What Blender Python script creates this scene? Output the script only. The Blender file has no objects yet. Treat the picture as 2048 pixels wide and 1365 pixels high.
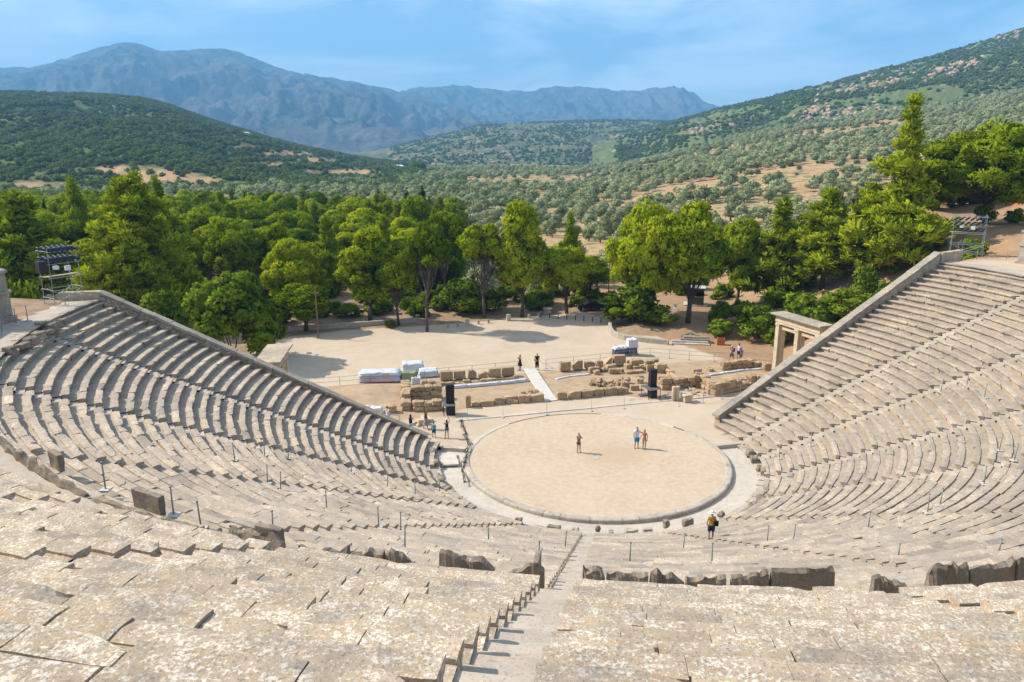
import bpy, bmesh, math, random
import numpy as np
from mathutils import Vector, Matrix, Euler
random.seed(7)
rng = np.random.default_rng(11)
R = math.radians
scene = bpy.context.scene
COL = scene.collection

# ------------------------------------------------------------------ camera
CAM = np.array([-6.46, -53.93, 23.2])
PITCH = R(14.43)
FPX = 1500.0                       # focal length in pixels of a 2048 wide picture
cam_data = bpy.data.cameras.new('camera')
cam_data.sensor_width = 36.0
cam_data.lens = FPX / 2048 * 36.0
cam_data.clip_start = 0.1
cam_data.clip_end = 60000
cam = bpy.data.objects.new('camera', cam_data)
COL.objects.link(cam)
cam.location = CAM
cam.rotation_euler = (math.pi / 2 - PITCH, 0, 0)
scene.camera = cam

# ------------------------------------------------------------------ sun and sky
SUN_EL, SUN_AZ = R(42), R(167)      # azimuth of the sun, counter-clockwise from +x: to the left and a little ahead
sun_dir = Vector((math.cos(SUN_EL) * math.cos(SUN_AZ), math.cos(SUN_EL) * math.sin(SUN_AZ), math.sin(SUN_EL)))
sd = bpy.data.lights.new('sun', 'SUN')
sd.energy = 4.9
sd.angle = R(0.55)
sd.color = (1.0, 0.935, 0.82)
sun = bpy.data.objects.new('sun', sd)
COL.objects.link(sun)
sun.rotation_euler = sun_dir.to_track_quat('Z', 'Y').to_euler()
sun.location = (0, 0, 200)

world = bpy.data.worlds.new('World')
scene.world = world
world.use_nodes = True
wn, wl = world.node_tree.nodes, world.node_tree.links
wn.clear()
w_out = wn.new('ShaderNodeOutputWorld')
w_bg = wn.new('ShaderNodeBackground')
w_sky = wn.new('ShaderNodeTexSky')
w_sky.sky_type = 'NISHITA'
w_sky.sun_disc = False
w_sky.sun_elevation = SUN_EL
w_sky.sun_rotation = math.pi / 2 - SUN_AZ
w_sky.altitude = 300
w_sky.air_density = 1.0
w_sky.dust_density = 0.6
w_sky.ozone_density = 3.0
# thin cirrus: stretched noise over the sky direction, thicker overhead and to the right
w_tc = wn.new('ShaderNodeTexCoord')
w_map = wn.new('ShaderNodeMapping')
w_map.inputs['Scale'].default_value = (1.6, 1.2, 7.0)
w_map.inputs['Rotation'].default_value = (R(8), R(-14), R(20))
w_n = wn.new('ShaderNodeTexNoise')
w_n.inputs['Scale'].default_value = 1.9
w_n.inputs['Detail'].default_value = 9
w_n.inputs['Roughness'].default_value = 0.58
w_n.inputs['Distortion'].default_value = 0.5
w_r = wn.new('ShaderNodeValToRGB')
w_r.color_ramp.elements[0].position = 0.42
w_r.color_ramp.elements[0].color = (0, 0, 0, 1)
w_r.color_ramp.elements[1].position = 0.62
w_r.color_ramp.elements[1].color = (0.85, 0.85, 0.85, 1)
w_mix = wn.new('ShaderNodeMixRGB')
w_mix.inputs[2].default_value = (8.4, 9.0, 9.8, 1)
w_hsv = wn.new('ShaderNodeHueSaturation')
w_hsv.inputs['Saturation'].default_value = 1.08
wl.new(w_tc.outputs['Generated'], w_map.inputs[0])
wl.new(w_map.outputs[0], w_n.inputs['Vector'])
wl.new(w_n.outputs['Fac'], w_r.inputs[0])
wl.new(w_sky.outputs[0], w_hsv.inputs['Color'])
wl.new(w_hsv.outputs[0], w_mix.inputs[1])
wl.new(w_r.outputs[0], w_mix.inputs[0])
wl.new(w_mix.outputs[0], w_bg.inputs['Color'])
w_bg.inputs['Strength'].default_value = 0.106
wl.new(w_bg.outputs[0], w_out.inputs['Surface'])

scene.view_settings.view_transform = 'Standard'
scene.view_settings.look = 'None'
scene.view_settings.exposure = 0.80
scene.view_settings.gamma = 1.0
scene.render.engine = 'CYCLES'
cy = scene.cycles
cy.max_bounces = 6
cy.diffuse_bounces = 3
cy.glossy_bounces = 2
cy.transmission_bounces = 3
cy.transparent_max_bounces = 6
cy.volume_bounces = 0
cy.caustics_reflective = cy.caustics_refractive = False
cy.use_denoising = True
try:
    cy.sampling_pattern = 'BLUE_NOISE'
except Exception:
    pass
try:
    cy.denoiser = 'OPENIMAGEDENOISE'
    cy.denoising_prefilter = 'ACCURATE'
except Exception:
    pass

# ------------------------------------------------------------------ helpers
def ray(px, py):
    u = (px - 1024) / FPX
    v = (py - 682.5) / FPX
    return np.array([u, math.cos(PITCH) - v * math.sin(PITCH), -math.sin(PITCH) - v * math.cos(PITCH)])

def gp(px, py, z=0.0):
    """the point at height z that is seen at a photograph pixel"""
    d = ray(px, py)
    return CAM + d * ((z - CAM[2]) / d[2])

def at_y(px, py, y):
    """the point at depth y that is seen at a photograph pixel"""
    d = ray(px, py)
    return CAM + d * ((y - CAM[1]) / d[1])

def pol(r, deg, z=0.0):
    """theatre coordinates: radius from the orchestra centre, angle from the audience side"""
    a = np.radians(deg)
    return np.stack(np.broadcast_arrays(r * np.sin(a), -r * np.cos(a), z), -1)

def tag(o, label=None, cat=None, group=None, kind=None):
    if label: o['label'] = label
    if cat: o['category'] = cat
    if group: o['group'] = group
    if kind: o['kind'] = kind
    return o

def empty(name, loc=(0, 0, 0), rz=0.0):
    o = bpy.data.objects.new(name, None)
    o.empty_display_size = 0.3
    COL.objects.link(o)
    o.location = loc
    o.rotation_euler = (0, 0, rz)
    return o

def link_mesh(name, me, mats, parent=None, loc=None, rz=None):
    for m in (mats if isinstance(mats, (list, tuple)) else [mats]):
        me.materials.append(m)
    o = bpy.data.objects.new(name, me)
    COL.objects.link(o)
    if parent is not None: o.parent = parent
    if loc is not None: o.location = loc
    if rz is not None: o.rotation_euler = (0, 0, rz)
    return o

def np_mesh(name, V, F, smooth=False):
    """mesh from an (n,3) array and an (m,k) face array"""
    V = np.ascontiguousarray(V, np.float32)
    F = np.ascontiguousarray(F, np.int32)
    me = bpy.data.meshes.new(name)
    k = F.shape[1]
    me.vertices.add(len(V))
    me.vertices.foreach_set('co', V.ravel())
    me.loops.add(F.size)
    me.loops.foreach_set('vertex_index', F.ravel())
    me.polygons.add(len(F))
    me.polygons.foreach_set('loop_start', np.arange(0, F.size, k, dtype=np.int32))
    me.polygons.foreach_set('use_smooth', np.full(len(F), bool(smooth)))
    me.update(calc_edges=True)
    return me

def vattr(me, name, values):
    a = me.attributes.new(name, 'FLOAT', 'POINT')
    a.data.foreach_set('value', np.ascontiguousarray(values, np.float32))

class MB:
    """collects simple solids into one mesh"""
    def __init__(self):
        self.v, self.f = [], []
    def add(self, V, F):
        n = len(self.v)
        self.v += [tuple(p) for p in V]
        self.f += [tuple(i + n for i in f) for f in F]
        return self
    def box(self, c, s, rz=0.0, M=None):
        x, y, z = s[0] / 2, s[1] / 2, s[2] / 2
        P = [Vector((sx * x, sy * y, sz * z)) for sz in (-1, 1) for sy in (-1, 1) for sx in (-1, 1)]
        m = Matrix.Translation(c) @ (M if M is not None else Matrix.Rotation(rz, 4, 'Z'))
        P = [m @ p for p in P]
        return self.add(P, [(0, 2, 3, 1), (4, 5, 7, 6), (0, 1, 5, 4), (2, 6, 7, 3), (0, 4, 6, 2), (1, 3, 7, 5)])
    def tube(self, a, b, r, r2=None, n=8):
        a, b = Vector(a), Vector(b)
        r2 = r if r2 is None else r2
        q = (b - a).to_track_quat('Z', 'Y')
        P = []
        for c, rr in ((a, r), (b, r2)):
            P += [c + q @ Vector((rr * math.cos(2 * math.pi * k / n), rr * math.sin(2 * math.pi * k / n), 0)) for k in range(n)]
        F = [(k, (k + 1) % n, n + (k + 1) % n, n + k) for k in range(n)]
        F += [tuple(range(n - 1, -1, -1)), tuple(range(n, 2 * n))]
        return self.add(P, F)
    def path(self, pts, r, n=6):
        for a, b in zip(pts[:-1], pts[1:]):
            self.tube(a, b, r, r, n)
        return self
    def prism(self, outline, y0, y1, M=None):
        """outline in (x, z), extruded along y"""
        n = len(outline)
        P = [Vector((x, y0, z)) for x, z in outline] + [Vector((x, y1, z)) for x, z in outline]
        if M is not None: P = [M @ p for p in P]
        F = [tuple(range(n)), tuple(range(2 * n - 1, n - 1, -1))]
        F += [(k, n + k, n + (k + 1) % n, (k + 1) % n) for k in range(n)]
        return self.add(P, F)
    def mesh(self, name, smooth=False, bevel=0.0):
        me = bpy.data.meshes.new(name)
        me.from_pydata([tuple(p) for p in self.v], [], self.f)
        bm = bmesh.new()
        bm.from_mesh(me)
        bmesh.ops.recalc_face_normals(bm, faces=bm.faces)
        if bevel:
            bmesh.ops.bevel(bm, geom=[e for e in bm.edges if len(e.link_faces) == 2 and e.calc_face_angle(0) > 0.5],
                            offset=bevel, segments=2, affect='EDGES', profile=0.6)
        bm.to_mesh(me)
        bm.free()
        if smooth:
            me.polygons.foreach_set('use_smooth', [True] * len(me.polygons))
        return me
    def build(self, name, mat, parent=None, smooth=False, bevel=0.0, loc=None, rz=None):
        return link_mesh(name, self.mesh(name, smooth, bevel), mat, parent, loc, rz)

def copy_tree(o, parent=None):
    c = o.copy()
    COL.objects.link(c)
    if parent is not None: c.parent = parent
    for ch in [x for x in o.children]:
        copy_tree(ch, c)
    return c

# value noise on numpy arrays (for terrain and stone wear)
def _hash(ix, iy, seed):
    h = (ix.astype(np.int64) * 374761393 + iy.astype(np.int64) * 668265263 + seed * 1274126177) & 0x7fffffff
    h = ((h ^ (h >> 13)) * 1274126177) & 0x7fffffff
    return ((h ^ (h >> 16)) & 0xffff) / 65535.0
def vnoise(x, y, seed=0):
    x = np.asarray(x, float); y = np.asarray(y, float)
    ix, iy = np.floor(x), np.floor(y)
    fx, fy = x - ix, y - iy
    fx, fy = fx * fx * (3 - 2 * fx), fy * fy * (3 - 2 * fy)
    a, b = _hash(ix, iy, seed), _hash(ix + 1, iy, seed)
    c, d = _hash(ix, iy + 1, seed), _hash(ix + 1, iy + 1, seed)
    return (a + (b - a) * fx) + ((c + (d - c) * fx) - (a + (b - a) * fx)) * fy
def fbm(x, y, seed=0, octv=5, gain=0.5):
    s, amp, t = 0.0, 1.0, 0.0
    x = np.asarray(x, float); y = np.asarray(y, float)
    for k in range(octv):
        s = s + amp * vnoise(x * 2 ** k, y * 2 ** k, seed + k)
        t += amp
        amp *= gain
    return s / t
def sstep(a, b, x):
    t = np.clip((np.asarray(x, float) - a) / (b - a), 0, 1)
    return t * t * (3 - 2 * t)

# ------------------------------------------------------------------ materials
class NT:
    def __init__(self, name):
        self.m = bpy.data.materials.new(name)
        self.m.use_nodes = True
        self.n, self.l = self.m.node_tree.nodes, self.m.node_tree.links
        self.n.clear()
        self.out = self.n.new('ShaderNodeOutputMaterial')
        self.b = self.n.new('ShaderNodeBsdfPrincipled')
        self.l.new(self.b.outputs[0], self.out.inputs[0])
        self.b.inputs['Roughness'].default_value = 0.9
        self.b.inputs['Specular IOR Level'].default_value = 0.25
    def pos(self, scale=1.0, world=True):
        if world:
            g = self.n.new('ShaderNodeNewGeometry').outputs['Position']
        else:
            g = self.n.new('ShaderNodeTexCoord').outputs['Object']
        mp = self.n.new('ShaderNodeMapping')
        mp.inputs['Scale'].default_value = (scale,) * 3 if not isinstance(scale, tuple) else scale
        self.l.new(g, mp.inputs[0])
        return mp.outputs[0]
    def noise(self, vec, scale, detail=4, rough=0.55, dist=0.0):
        n = self.n.new('ShaderNodeTexNoise')
        n.inputs['Scale'].default_value = scale
        n.inputs['Detail'].default_value = detail
        n.inputs['Roughness'].default_value = rough
        n.inputs['Distortion'].default_value = dist
        self.l.new(vec, n.inputs['Vector'])
        return n.outputs['Fac']
    def voro(self, vec, scale, feature='F1', out='Distance'):
        n = self.n.new('ShaderNodeTexVoronoi')
        n.feature = feature
        n.inputs['Scale'].default_value = scale
        self.l.new(vec, n.inputs['Vector'])
        return n.outputs[out]
    def ramp(self, fac, stops):
        r = self.n.new('ShaderNodeValToRGB')
        e = r.color_ramp.elements
        while len(e) < len(stops): e.new(0.5)
        for k, (p, c) in enumerate(stops):
            e[k].position = p
            c = (c, c, c) if isinstance(c, (int, float)) else c
            e[k].color = (*c, 1)
        self.l.new(fac, r.inputs[0])
        return r.outputs[0]
    def mix(self, fac, a, b, mode='MIX'):
        m = self.n.new('ShaderNodeMixRGB')
        m.blend_type = mode
        for i, x in ((0, fac), (1, a), (2, b)):
            if isinstance(x, (int, float)): m.inputs[i].default_value = x if i == 0 else (x, x, x, 1)
            elif isinstance(x, tuple): m.inputs[i].default_value = (*x, 1)
            else: self.l.new(x, m.inputs[i])
        return m.outputs[0]
    def math(self, op, a, b=0.0):
        m = self.n.new('ShaderNodeMath')
        m.operation = op
        for i, x in ((0, a), (1, b)):
            if isinstance(x, (int, float)): m.inputs[i].default_value = x
            else: self.l.new(x, m.inputs[i])
        return m.outputs[0]
    def attr(self, name, out='Fac'):
        a = self.n.new('ShaderNodeAttribute')
        a.attribute_name = name
        return a.outputs[out]
    def rnd(self):
        return self.n.new('ShaderNodeObjectInfo').outputs['Random']
    def bump(self, h, strength=0.5, dist=0.05):
        b = self.n.new('ShaderNodeBump')
        b.inputs['Strength'].default_value = strength
        b.inputs['Distance'].default_value = dist
        self.l.new(h, b.inputs['Height'])
        self.l.new(b.outputs[0], self.b.inputs['Normal'])
    def color(self, c):
        if isinstance(c, tuple): self.b.inputs['Base Color'].default_value = (*c, 1)
        else: self.l.new(c, self.b.inputs['Base Color'])
        return self.m

def plain(name, c, rough=0.6, metal=0.0, var=0.12, scale=6.0, spec=0.4):
    t = NT(name)
    v = t.pos(1.0, world=False)
    f = t.noise(v, scale, 5)
    lo = tuple(x * (1 - var) for x in c)
    hi = tuple(min(1, x * (1 + var)) for x in c)
    t.b.inputs['Roughness'].default_value = rough
    t.b.inputs['Metallic'].default_value = metal
    t.b.inputs['Specular IOR Level'].default_value = spec
    return t.color(t.ramp(f, [(0.3, lo), (0.7, hi)]))
# ------------------------------------------------------------------ stone materials
def stone_material(name, base, light, ochre, dark, lichen=0.5, lscale=5.0, bump=0.5):
    t = NT(name)
    v = t.pos()
    big = t.noise(v, 0.22, 3)
    med = t.noise(v, 1.7, 6, 0.6)
    fine = t.noise(v, 13.0, 6, 0.65)
    c = t.mix(t.ramp(med, [(0.32, 0.0), (0.68, 1.0)]), base, tuple(0.78 * x for x in base))
    # ochre stains
    o = t.noise(v, lscale * 0.55, 6, 0.65, 0.4)
    c = t.mix(t.math('MULTIPLY', t.ramp(o, [(0.50, 0.0), (0.62, 1.0)]), 0.75), c, ochre)
    # pale lichen crusts: ragged patches that stay put on the stone
    lz = t.noise(v, lscale, 7, 0.62, 0.35)
    lz2 = t.noise(v, lscale * 2.7, 5, 0.6, 0.2)
    lt = 0.62 - 0.16 * lichen
    lz3 = t.math('MULTIPLY', t.math('SUBTRACT', t.noise(v, lscale * 0.16, 4, 0.6), 0.5), 0.35)
    lm = t.ramp(t.math('ADD', t.math('ADD', t.math('ADD', t.math('MULTIPLY', lz, 0.7), t.math('MULTIPLY', lz2, 0.3)), lz3), t.math('MULTIPLY', t.math('SUBTRACT', t.attr('tint'), 0.5), 0.07)), [(lt, 0.0), (lt + 0.055, 1.0)])
    c = t.mix(t.math('MULTIPLY', lm, 0.8), c, light)
    # grey weather crust and black specks
    g = t.noise(v, 0.9, 7, 0.7, 0.5)
    c = t.mix(t.math('MULTIPLY', t.ramp(g, [(0.48, 0.0), (0.66, 1.0)]), 0.72), c, dark)
    s = t.noise(v, 26.0, 3, 0.6)
    c = t.mix(t.math('MULTIPLY', t.ramp(s, [(0.55, 0.0), (0.66, 1.0)]), 0.6), c, tuple(0.6 * x for x in dark))
    tint = t.attr('tint')
    c = t.mix(1.0, c, t.ramp(tint, [(0.0, (0.74, 0.73, 0.74)), (0.5, (1.0, 0.98, 0.95)), (1.0, (1.16, 1.10, 1.0))]), 'MULTIPLY')
    c = t.mix(1.0, c, t.ramp(big, [(0.3, 0.9), (0.7, 1.1)]), 'MULTIPLY')
    t.b.inputs['Roughness'].default_value = 0.95
    t.b.inputs['Specular IOR Level'].default_value = 0.12
    h = t.math('ADD', t.math('MULTIPLY', fine, 0.5), t.math('MULTIPLY', lm, 0.04))
    h = t.math('ADD', h, t.math('MULTIPLY', med, 0.8))
    t.bump(h, bump, 0.04)
    return t.color(c)

M_seat_low = stone_material('seat_limestone', (0.43, 0.355, 0.28), (0.57, 0.495, 0.41), (0.47, 0.365, 0.25), (0.29, 0.26, 0.225), 0.4, 7.0, 0.6)
M_seat_up = stone_material('lichen_limestone', (0.445, 0.355, 0.26), (0.68, 0.615, 0.525), (0.40, 0.28, 0.17), (0.215, 0.19, 0.165), 0.66, 19.0, 0.9)
M_bench = stone_material('dark_crusted_limestone', (0.28, 0.235, 0.185), (0.52, 0.46, 0.39), (0.32, 0.235, 0.15), (0.12, 0.105, 0.095), 0.30, 8.0, 1.0)
M_paving = stone_material('pale_paving_stone', (0.54, 0.48, 0.41), (0.60, 0.55, 0.48), (0.52, 0.44, 0.34), (0.42, 0.38, 0.33), 0.15, 2.0, 0.15)
M_stair = stone_material('worn_stair_stone', (0.46, 0.40, 0.335), (0.55, 0.50, 0.43), (0.47, 0.37, 0.27), (0.36, 0.32, 0.28), 0.25, 6.0, 0.25)
M_kerb = stone_material('grey_kerb_stone', (0.47, 0.42, 0.36), (0.56, 0.51, 0.44), (0.45, 0.36, 0.26), (0.26, 0.23, 0.20), 0.25, 4.0, 0.35)
M_wall = stone_material('coursed_wall_stone', (0.44, 0.37, 0.285), (0.56, 0.49, 0.40), (0.42, 0.30, 0.18), (0.24, 0.21, 0.175), 0.3, 3.0, 0.7)
M_coping = stone_material('grey_coping_stone', (0.37, 0.325, 0.265), (0.52, 0.47, 0.40), (0.39, 0.31, 0.22), (0.20, 0.18, 0.16), 0.3, 5.0, 0.8)
M_ruin = stone_material('ochre_ruin_stone', (0.44, 0.325, 0.205), (0.54, 0.45, 0.335), (0.46, 0.295, 0.14), (0.23, 0.17, 0.12), 0.25, 4.0, 1.0)
M_gate = stone_material('cream_gate_stone', (0.60, 0.49, 0.35), (0.66, 0.58, 0.46), (0.58, 0.44, 0.27), (0.40, 0.33, 0.25), 0.2, 3.0, 0.35)

# ------------------------------------------------------------------ the seating
LOW_N, LOW_R0, LOW_DR, LOW_Z0, LOW_DZ = 34, 12.4, 0.745, 0.40, 0.352
UP_N, UP_R0, UP_DR, UP_Z0, UP_DZ = 21, 40.02, 0.789, 14.33, 0.414
AISLES = [-78.2, -60.8, -43.3, -25.8, -8.15, 12.0, 32.2, 52.4, 70.3, 88.2, 103.4]
UP_AISLES = [-52.0, -43.3, -34.5, -25.8, -17.0, -7.85, 1.8, 12.0, 22.0, 32.2]
WALL_L = (np.array([-13.55, 2.25]), np.array([-37.3, 1.2]))      # inner face, foot and head
WALL_R = (np.array([11.45, 6.75]), np.array([35.9, 20.0]))

def wall_angle(w, r):
    """angle at which the circle of radius r meets a retaining wall"""
    a, b = w
    for _ in range(1):
        t = np.linspace(-0.2, 1.15, 600)
        P = a + (b - a) * t[:, None]
        rr = np.hypot(P[:, 0], P[:, 1])
        k = np.argmin(np.abs(rr - r))
    return float(np.degrees(np.arctan2(P[k, 0], -P[k, 1])))

def stretch(r, deg):
    """the outer wedges are struck from a slightly wider circle"""
    return r * (1 + 0.10 * sstep(68, 118, deg) * np.clip((r - 12.4) / 24.6, 0, 1))

def low_z(r):
    return LOW_Z0 + (r - LOW_R0) / LOW_DR * LOW_DZ

def on_seats(px, py):
    """the point of the lower seating slope that is seen at a photograph pixel"""
    d = ray(px, py)
    s = np.linspace(8, 140, 8000)
    P = CAM + d * s[:, None]
    r = np.hypot(P[:, 0], P[:, 1])
    h = P[:, 2] - low_z(r)
    k = np.where((h[:-1] > 0) & (h[1:] <= 0) & (r[1:] < 37.6))[0]
    q = P[k[0]] if len(k) else P[-1]
    rr = np.hypot(q[0], q[1])
    i = int(round((rr - LOW_R0 - 0.55) / LOW_DR))
    rs = LOW_R0 + i * LOW_DR + 0.5
    return np.array([q[0] / rr * rs, q[1] / rr * rs, LOW_Z0 + i * LOW_DZ - 0.055])

def seat_row(r0, z, a0, a1, pitch, rise, near, wear):
    """one row of one wedge: separate seat blocks and the footwell behind them"""
    VV, FF, TT = [], [], []
    n0 = 0
    arc = np.radians(a1 - a0) * r0
    if arc < 0.3: return None
    # cross-section of a seat block: (dr, dz)
    D = 0.37
    cs = np.array([(0.0, -0.025), (0.02, 0.0), (0.19, 0.006), (D, 0.0), (D, -0.2), (0.16, -rise - 0.1), (0.135, -0.17), (0.02, -0.115)])
    pos = 0.0
    step = 0.16 if near else 0.3
    while pos < arc - 0.05:
        L = rng.uniform(0.65, 1.5) if near else rng.uniform(0.75, 1.9)
        if arc - pos - L < 0.55: L = arc - pos
        gap = rng.uniform(0.003, 0.014) + (rng.random() < (0.22 if near else 0.14)) * rng.uniform(0.01, 0.06)
        l0, l1 = pos + gap / 2, pos + L - gap / 2
        pos += L
        ns = max(2, int(round((l1 - l0) / step)))
        u = np.linspace(0, 1, ns + 1)
        s = l0 + (l1 - l0) * u
        dr = np.repeat(cs[None, :, 0], ns + 1, 0).copy()
        dz = np.repeat(cs[None, :, 1], ns + 1, 0).copy()
        # wear: uneven nose, dips in the top
        w = rng.normal(0, 1, (ns + 1, 3))
        dr[:, [0, 1, 7]] += (w[:, 0:1] * 0.010 + np.abs(rng.normal(0, 0.008, (ns + 1, 1)))) * wear
        dz[:, 1] -= np.abs(w[:, 1]) * 0.008 * wear
        dz[:, 2] += w[:, 2] * 0.006 * wear
        dz[:, 3] += rng.normal(0, 0.006, ns + 1) * wear
        dr[:, [5, 6]] += rng.normal(0, 0.01, (ns + 1, 1))
        if rng.random() < 0.30 * wear:                      # a broken corner
            e = u if rng.random() < 0.5 else 1 - u
            c = np.clip(1 - e * (l1 - l0) / rng.uniform(0.12, 0.5), 0, 1)[:, None]
            dr[:, [0, 1, 7]] += c * rng.uniform(0.04, 0.2)
            dz[:, [0, 1]] -= c * rng.uniform(0.0, 0.08)
        if rng.random() < 0.12 * wear:                      # a bite out of the nose
            c = np.exp(-((u - rng.uniform(0.2, 0.8)) * (l1 - l0) / rng.uniform(0.1, 0.25)) ** 2)[:, None]
            dr[:, [0, 1, 7]] += c * rng.uniform(0.03, 0.10)
        # setting of the block: shifts, tilt, settlement
        jt = wear * (0.42 if near else 0.8)
        sh = rng.normal(0, 0.014) * jt - (rng.random() < 0.06) * rng.uniform(0.02, 0.07)
        up = rng.normal(0, 0.012) * jt - (rng.random() < 0.04) * rng.uniform(0.01, 0.04)
        tilt, roll = rng.normal(0, 0.018) * jt, rng.normal(0, 0.010) * jt
        dz = dz + up + dr * tilt + ((u - 0.5) * (l1 - l0) * roll)[:, None]
        dr = dr + sh + ((u - 0.5) * (l1 - l0) * rng.normal(0, 0.012) * wear)[:, None]
        ang = np.radians(a0) + s / r0
        ang = np.repeat(ang[:, None], 8, 1)
        r = stretch(r0 + dr, np.degrees(ang))
        V = np.stack([r * np.sin(ang), -r * np.cos(ang), z + dz], -1).reshape(-1, 3)
        k = np.arange(ns)[:, None] * 8
        j = np.arange(8)[None, :]
        F = np.stack([k + j, k + (j + 1) % 8, k + 8 + (j + 1) % 8, k + 8 + j], -1).reshape(-1, 4)
        e = ns * 8
        caps = np.array([(7, 2, 1, 0), (6, 3, 2, 7), (5, 4, 3, 6), (e, e + 1, e + 2, e + 7), (e + 7, e + 2, e + 3, e + 6), (e + 6, e + 3, e + 4, e + 5)])
        FF.append(np.concatenate([F, caps]) + n0)
        VV.append(V)
        TT.append(np.full(len(V), np.clip(rng.normal(0.5, 0.11 if near else 0.21), 0, 1)))
        n0 += len(V)
    # footwell
    ns = max(2, int(arc / (0.25 if near else 0.45)))
    ang = np.repeat(np.radians(np.linspace(a0, a1, ns + 1))[:, None], 4, 1)
    dr = np.repeat(np.array([[D - 0.03, D - 0.03, 0.58, pitch + 0.45]]), ns + 1, 0)
    dz = np.repeat(np.array([[-rise - 0.075, -0.055, -0.055, -0.055]]), ns + 1, 0) + 0.0
    dz[:, 1:3] += rng.normal(0, 0.008, (ns + 1, 2)) * wear
    r = stretch(r0 + dr, np.degrees(ang))
    V = np.stack([r * np.sin(ang), -r * np.cos(ang), z + dz], -1).reshape(-1, 3)
    k = np.arange(ns)[:, None] * 4
    j = np.arange(3)[None, :]
    F = np.stack([k + j, k + j + 1, k + 4 + j + 1, k + 4 + j], -1).reshape(-1, 4)
    FF.append(F + n0)
    VV.append(V)
    TT.append(np.full(len(V), 0.42))
    me = np_mesh('seat_row', np.concatenate(VV), np.concatenate(FF))
    vattr(me, 'tint', np.concatenate(TT))
    return me

def wedge(name, label, group, aL, aR, n, r0, z0, dr, dz, mat, near, wear):
    root = empty(name, tuple(pol(r0, (aL if isinstance(aL, float) else -90) * 0.5 + (aR if isinstance(aR, float) else 110) * 0.5, z0)))
    tag(root, label, 'seating', group)
    inv = Matrix.Translation(root.location).inverted()
    for i in range(n):
        r = r0 + dr * i
        hw = np.degrees(0.39 / r)
        a = aL + hw if isinstance(aL, float) else wall_angle(WALL_L, r) + 0.05
        b = aR - hw if isinstance(aR, float) else wall_angle(WALL_R, stretch(r, 117)) - 0.05
        me = seat_row(r, z0 + dz * i, a, b, dr, dz, near(i) if callable(near) else near, wear)
        if me is None: continue
        me.transform(inv)
        o = link_mesh('seat_row', me, mat, root)
    if n == LOW_N and (isinstance(aL, str) or isinstance(aR, str) or aL < -50 or aL > 30):      # edge stones of the walkway above the last row
        r = 37.28
        a = aL if isinstance(aL, float) else wall_angle(WALL_L, r) + 0.05
        b = aR if isinstance(aR, float) else wall_angle(WALL_R, stretch(r, 117)) - 0.05
        me = seat_row(r, 12.25, a, b, 0.5, 0.36, False, wear)
        me.transform(inv)
        link_mesh('edge_row', me, mat, root)
    return root

LOW_NAMES = ['beside the left retaining wall', 'second from the left retaining wall', 'third from the left retaining wall, in raking light',
             'second to the left of the main stairway', 'immediately left of the main stairway',
             'under the woman in mustard, right of the stairs', 'second to the right of the main stairway',
             'third to the right of the main stairway', 'fourth from the right retaining wall',
             'third from the right retaining wall', 'second from the right retaining wall', 'beside the right retaining wall with the sharpest steps']
edges = ['L'] + AISLES + ['R']
edges = [float(e) if not isinstance(e, str) else e for e in edges]
for k in range(12):
    a, b = edges[k], edges[k + 1]
    wedge('seating_wedge', 'lower wedge of limestone seat rows ' + LOW_NAMES[k], 'lower seating wedges', a, b,
          LOW_N, LOW_R0, LOW_Z0, LOW_DR, LOW_DZ, M_seat_low, False, 0.75 if k in (0, 11) else 1.15)
UP_NAMES = ['at the far left edge of the view', 'fourth left of the main stairway', 'third left of the main stairway', 'second left of the main stairway',
            'directly left of the main stairway with pale lichen', 'directly right of the main stairway with pale lichen', 'second right of the main stairway',
            'third right of the main stairway', 'at the far right edge of the view']
for k in range(9):
    wedge('seating_wedge', 'upper wedge of lichen covered seat rows ' + UP_NAMES[k], 'upper seating wedges', UP_AISLES[k], UP_AISLES[k + 1],
          UP_N, UP_R0, UP_Z0, UP_DR, UP_DZ, M_seat_up, True, 0.7)

def stairway(label, group, deg, n, r0, z0, dr, dz, w=0.76):
    VV, FF, TT = [], [], []
    a = np.radians(deg)
    rad, per = np.array([np.sin(a), -np.cos(a)]), np.array([np.cos(a), np.sin(a)])
    base = np.append(rad * r0, z0)
    for i in range(n):
        for q in range(2):
            ra = r0 + dr * i + (0 if q == 0 else 0.37) + rng.normal(0, 0.01)
            rb = r0 + dr * i + (0.37 if q == 0 else dr) + 0.05
            zt = z0 + dz * i + (-0.11 - dz * 0.5 if q == 0 else -0.10) + rng.normal(0, 0.008)
            hw = w / 2 + 0.012
            y = np.linspace(-hw, hw, 4)
            top, bot = [], []
            t = []
            for rr in (ra, rb):
                rr = float(stretch(rr, deg))
                for yy in y:
                    t.append(np.append(rad * (rr + rng.normal(0, 0.006)) + per * yy, zt + rng.normal(0, 0.005) - (rr < float(stretch(ra, deg)) + .05) * rng.uniform(0, 0.012)))
            for yy in y: t.append(np.append(rad * (float(stretch(ra, deg)) + 0.015) + per * yy, zt - 0.3))
            t = np.array(t)
            F = [(0, 1, 5, 4), (1, 2, 6, 5), (2, 3, 7, 6), (8, 9, 1, 0), (9, 10, 2, 1), (10, 11, 3, 2)]
            FF.append(np.array(F) + 12 * len(VV))
            VV.append(t - base)
            TT.append(np.full(12, np.clip(rng.normal(0.5, 0.14), 0, 1)))
    me = np_mesh('stairway', np.concatenate(VV), np.concatenate(FF))
    vattr(me, 'tint', np.concatenate(TT))
    o = link_mesh('stairway', me, M_stair, None, tuple(base))
    tag(o, label, 'stairs', group)
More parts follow.
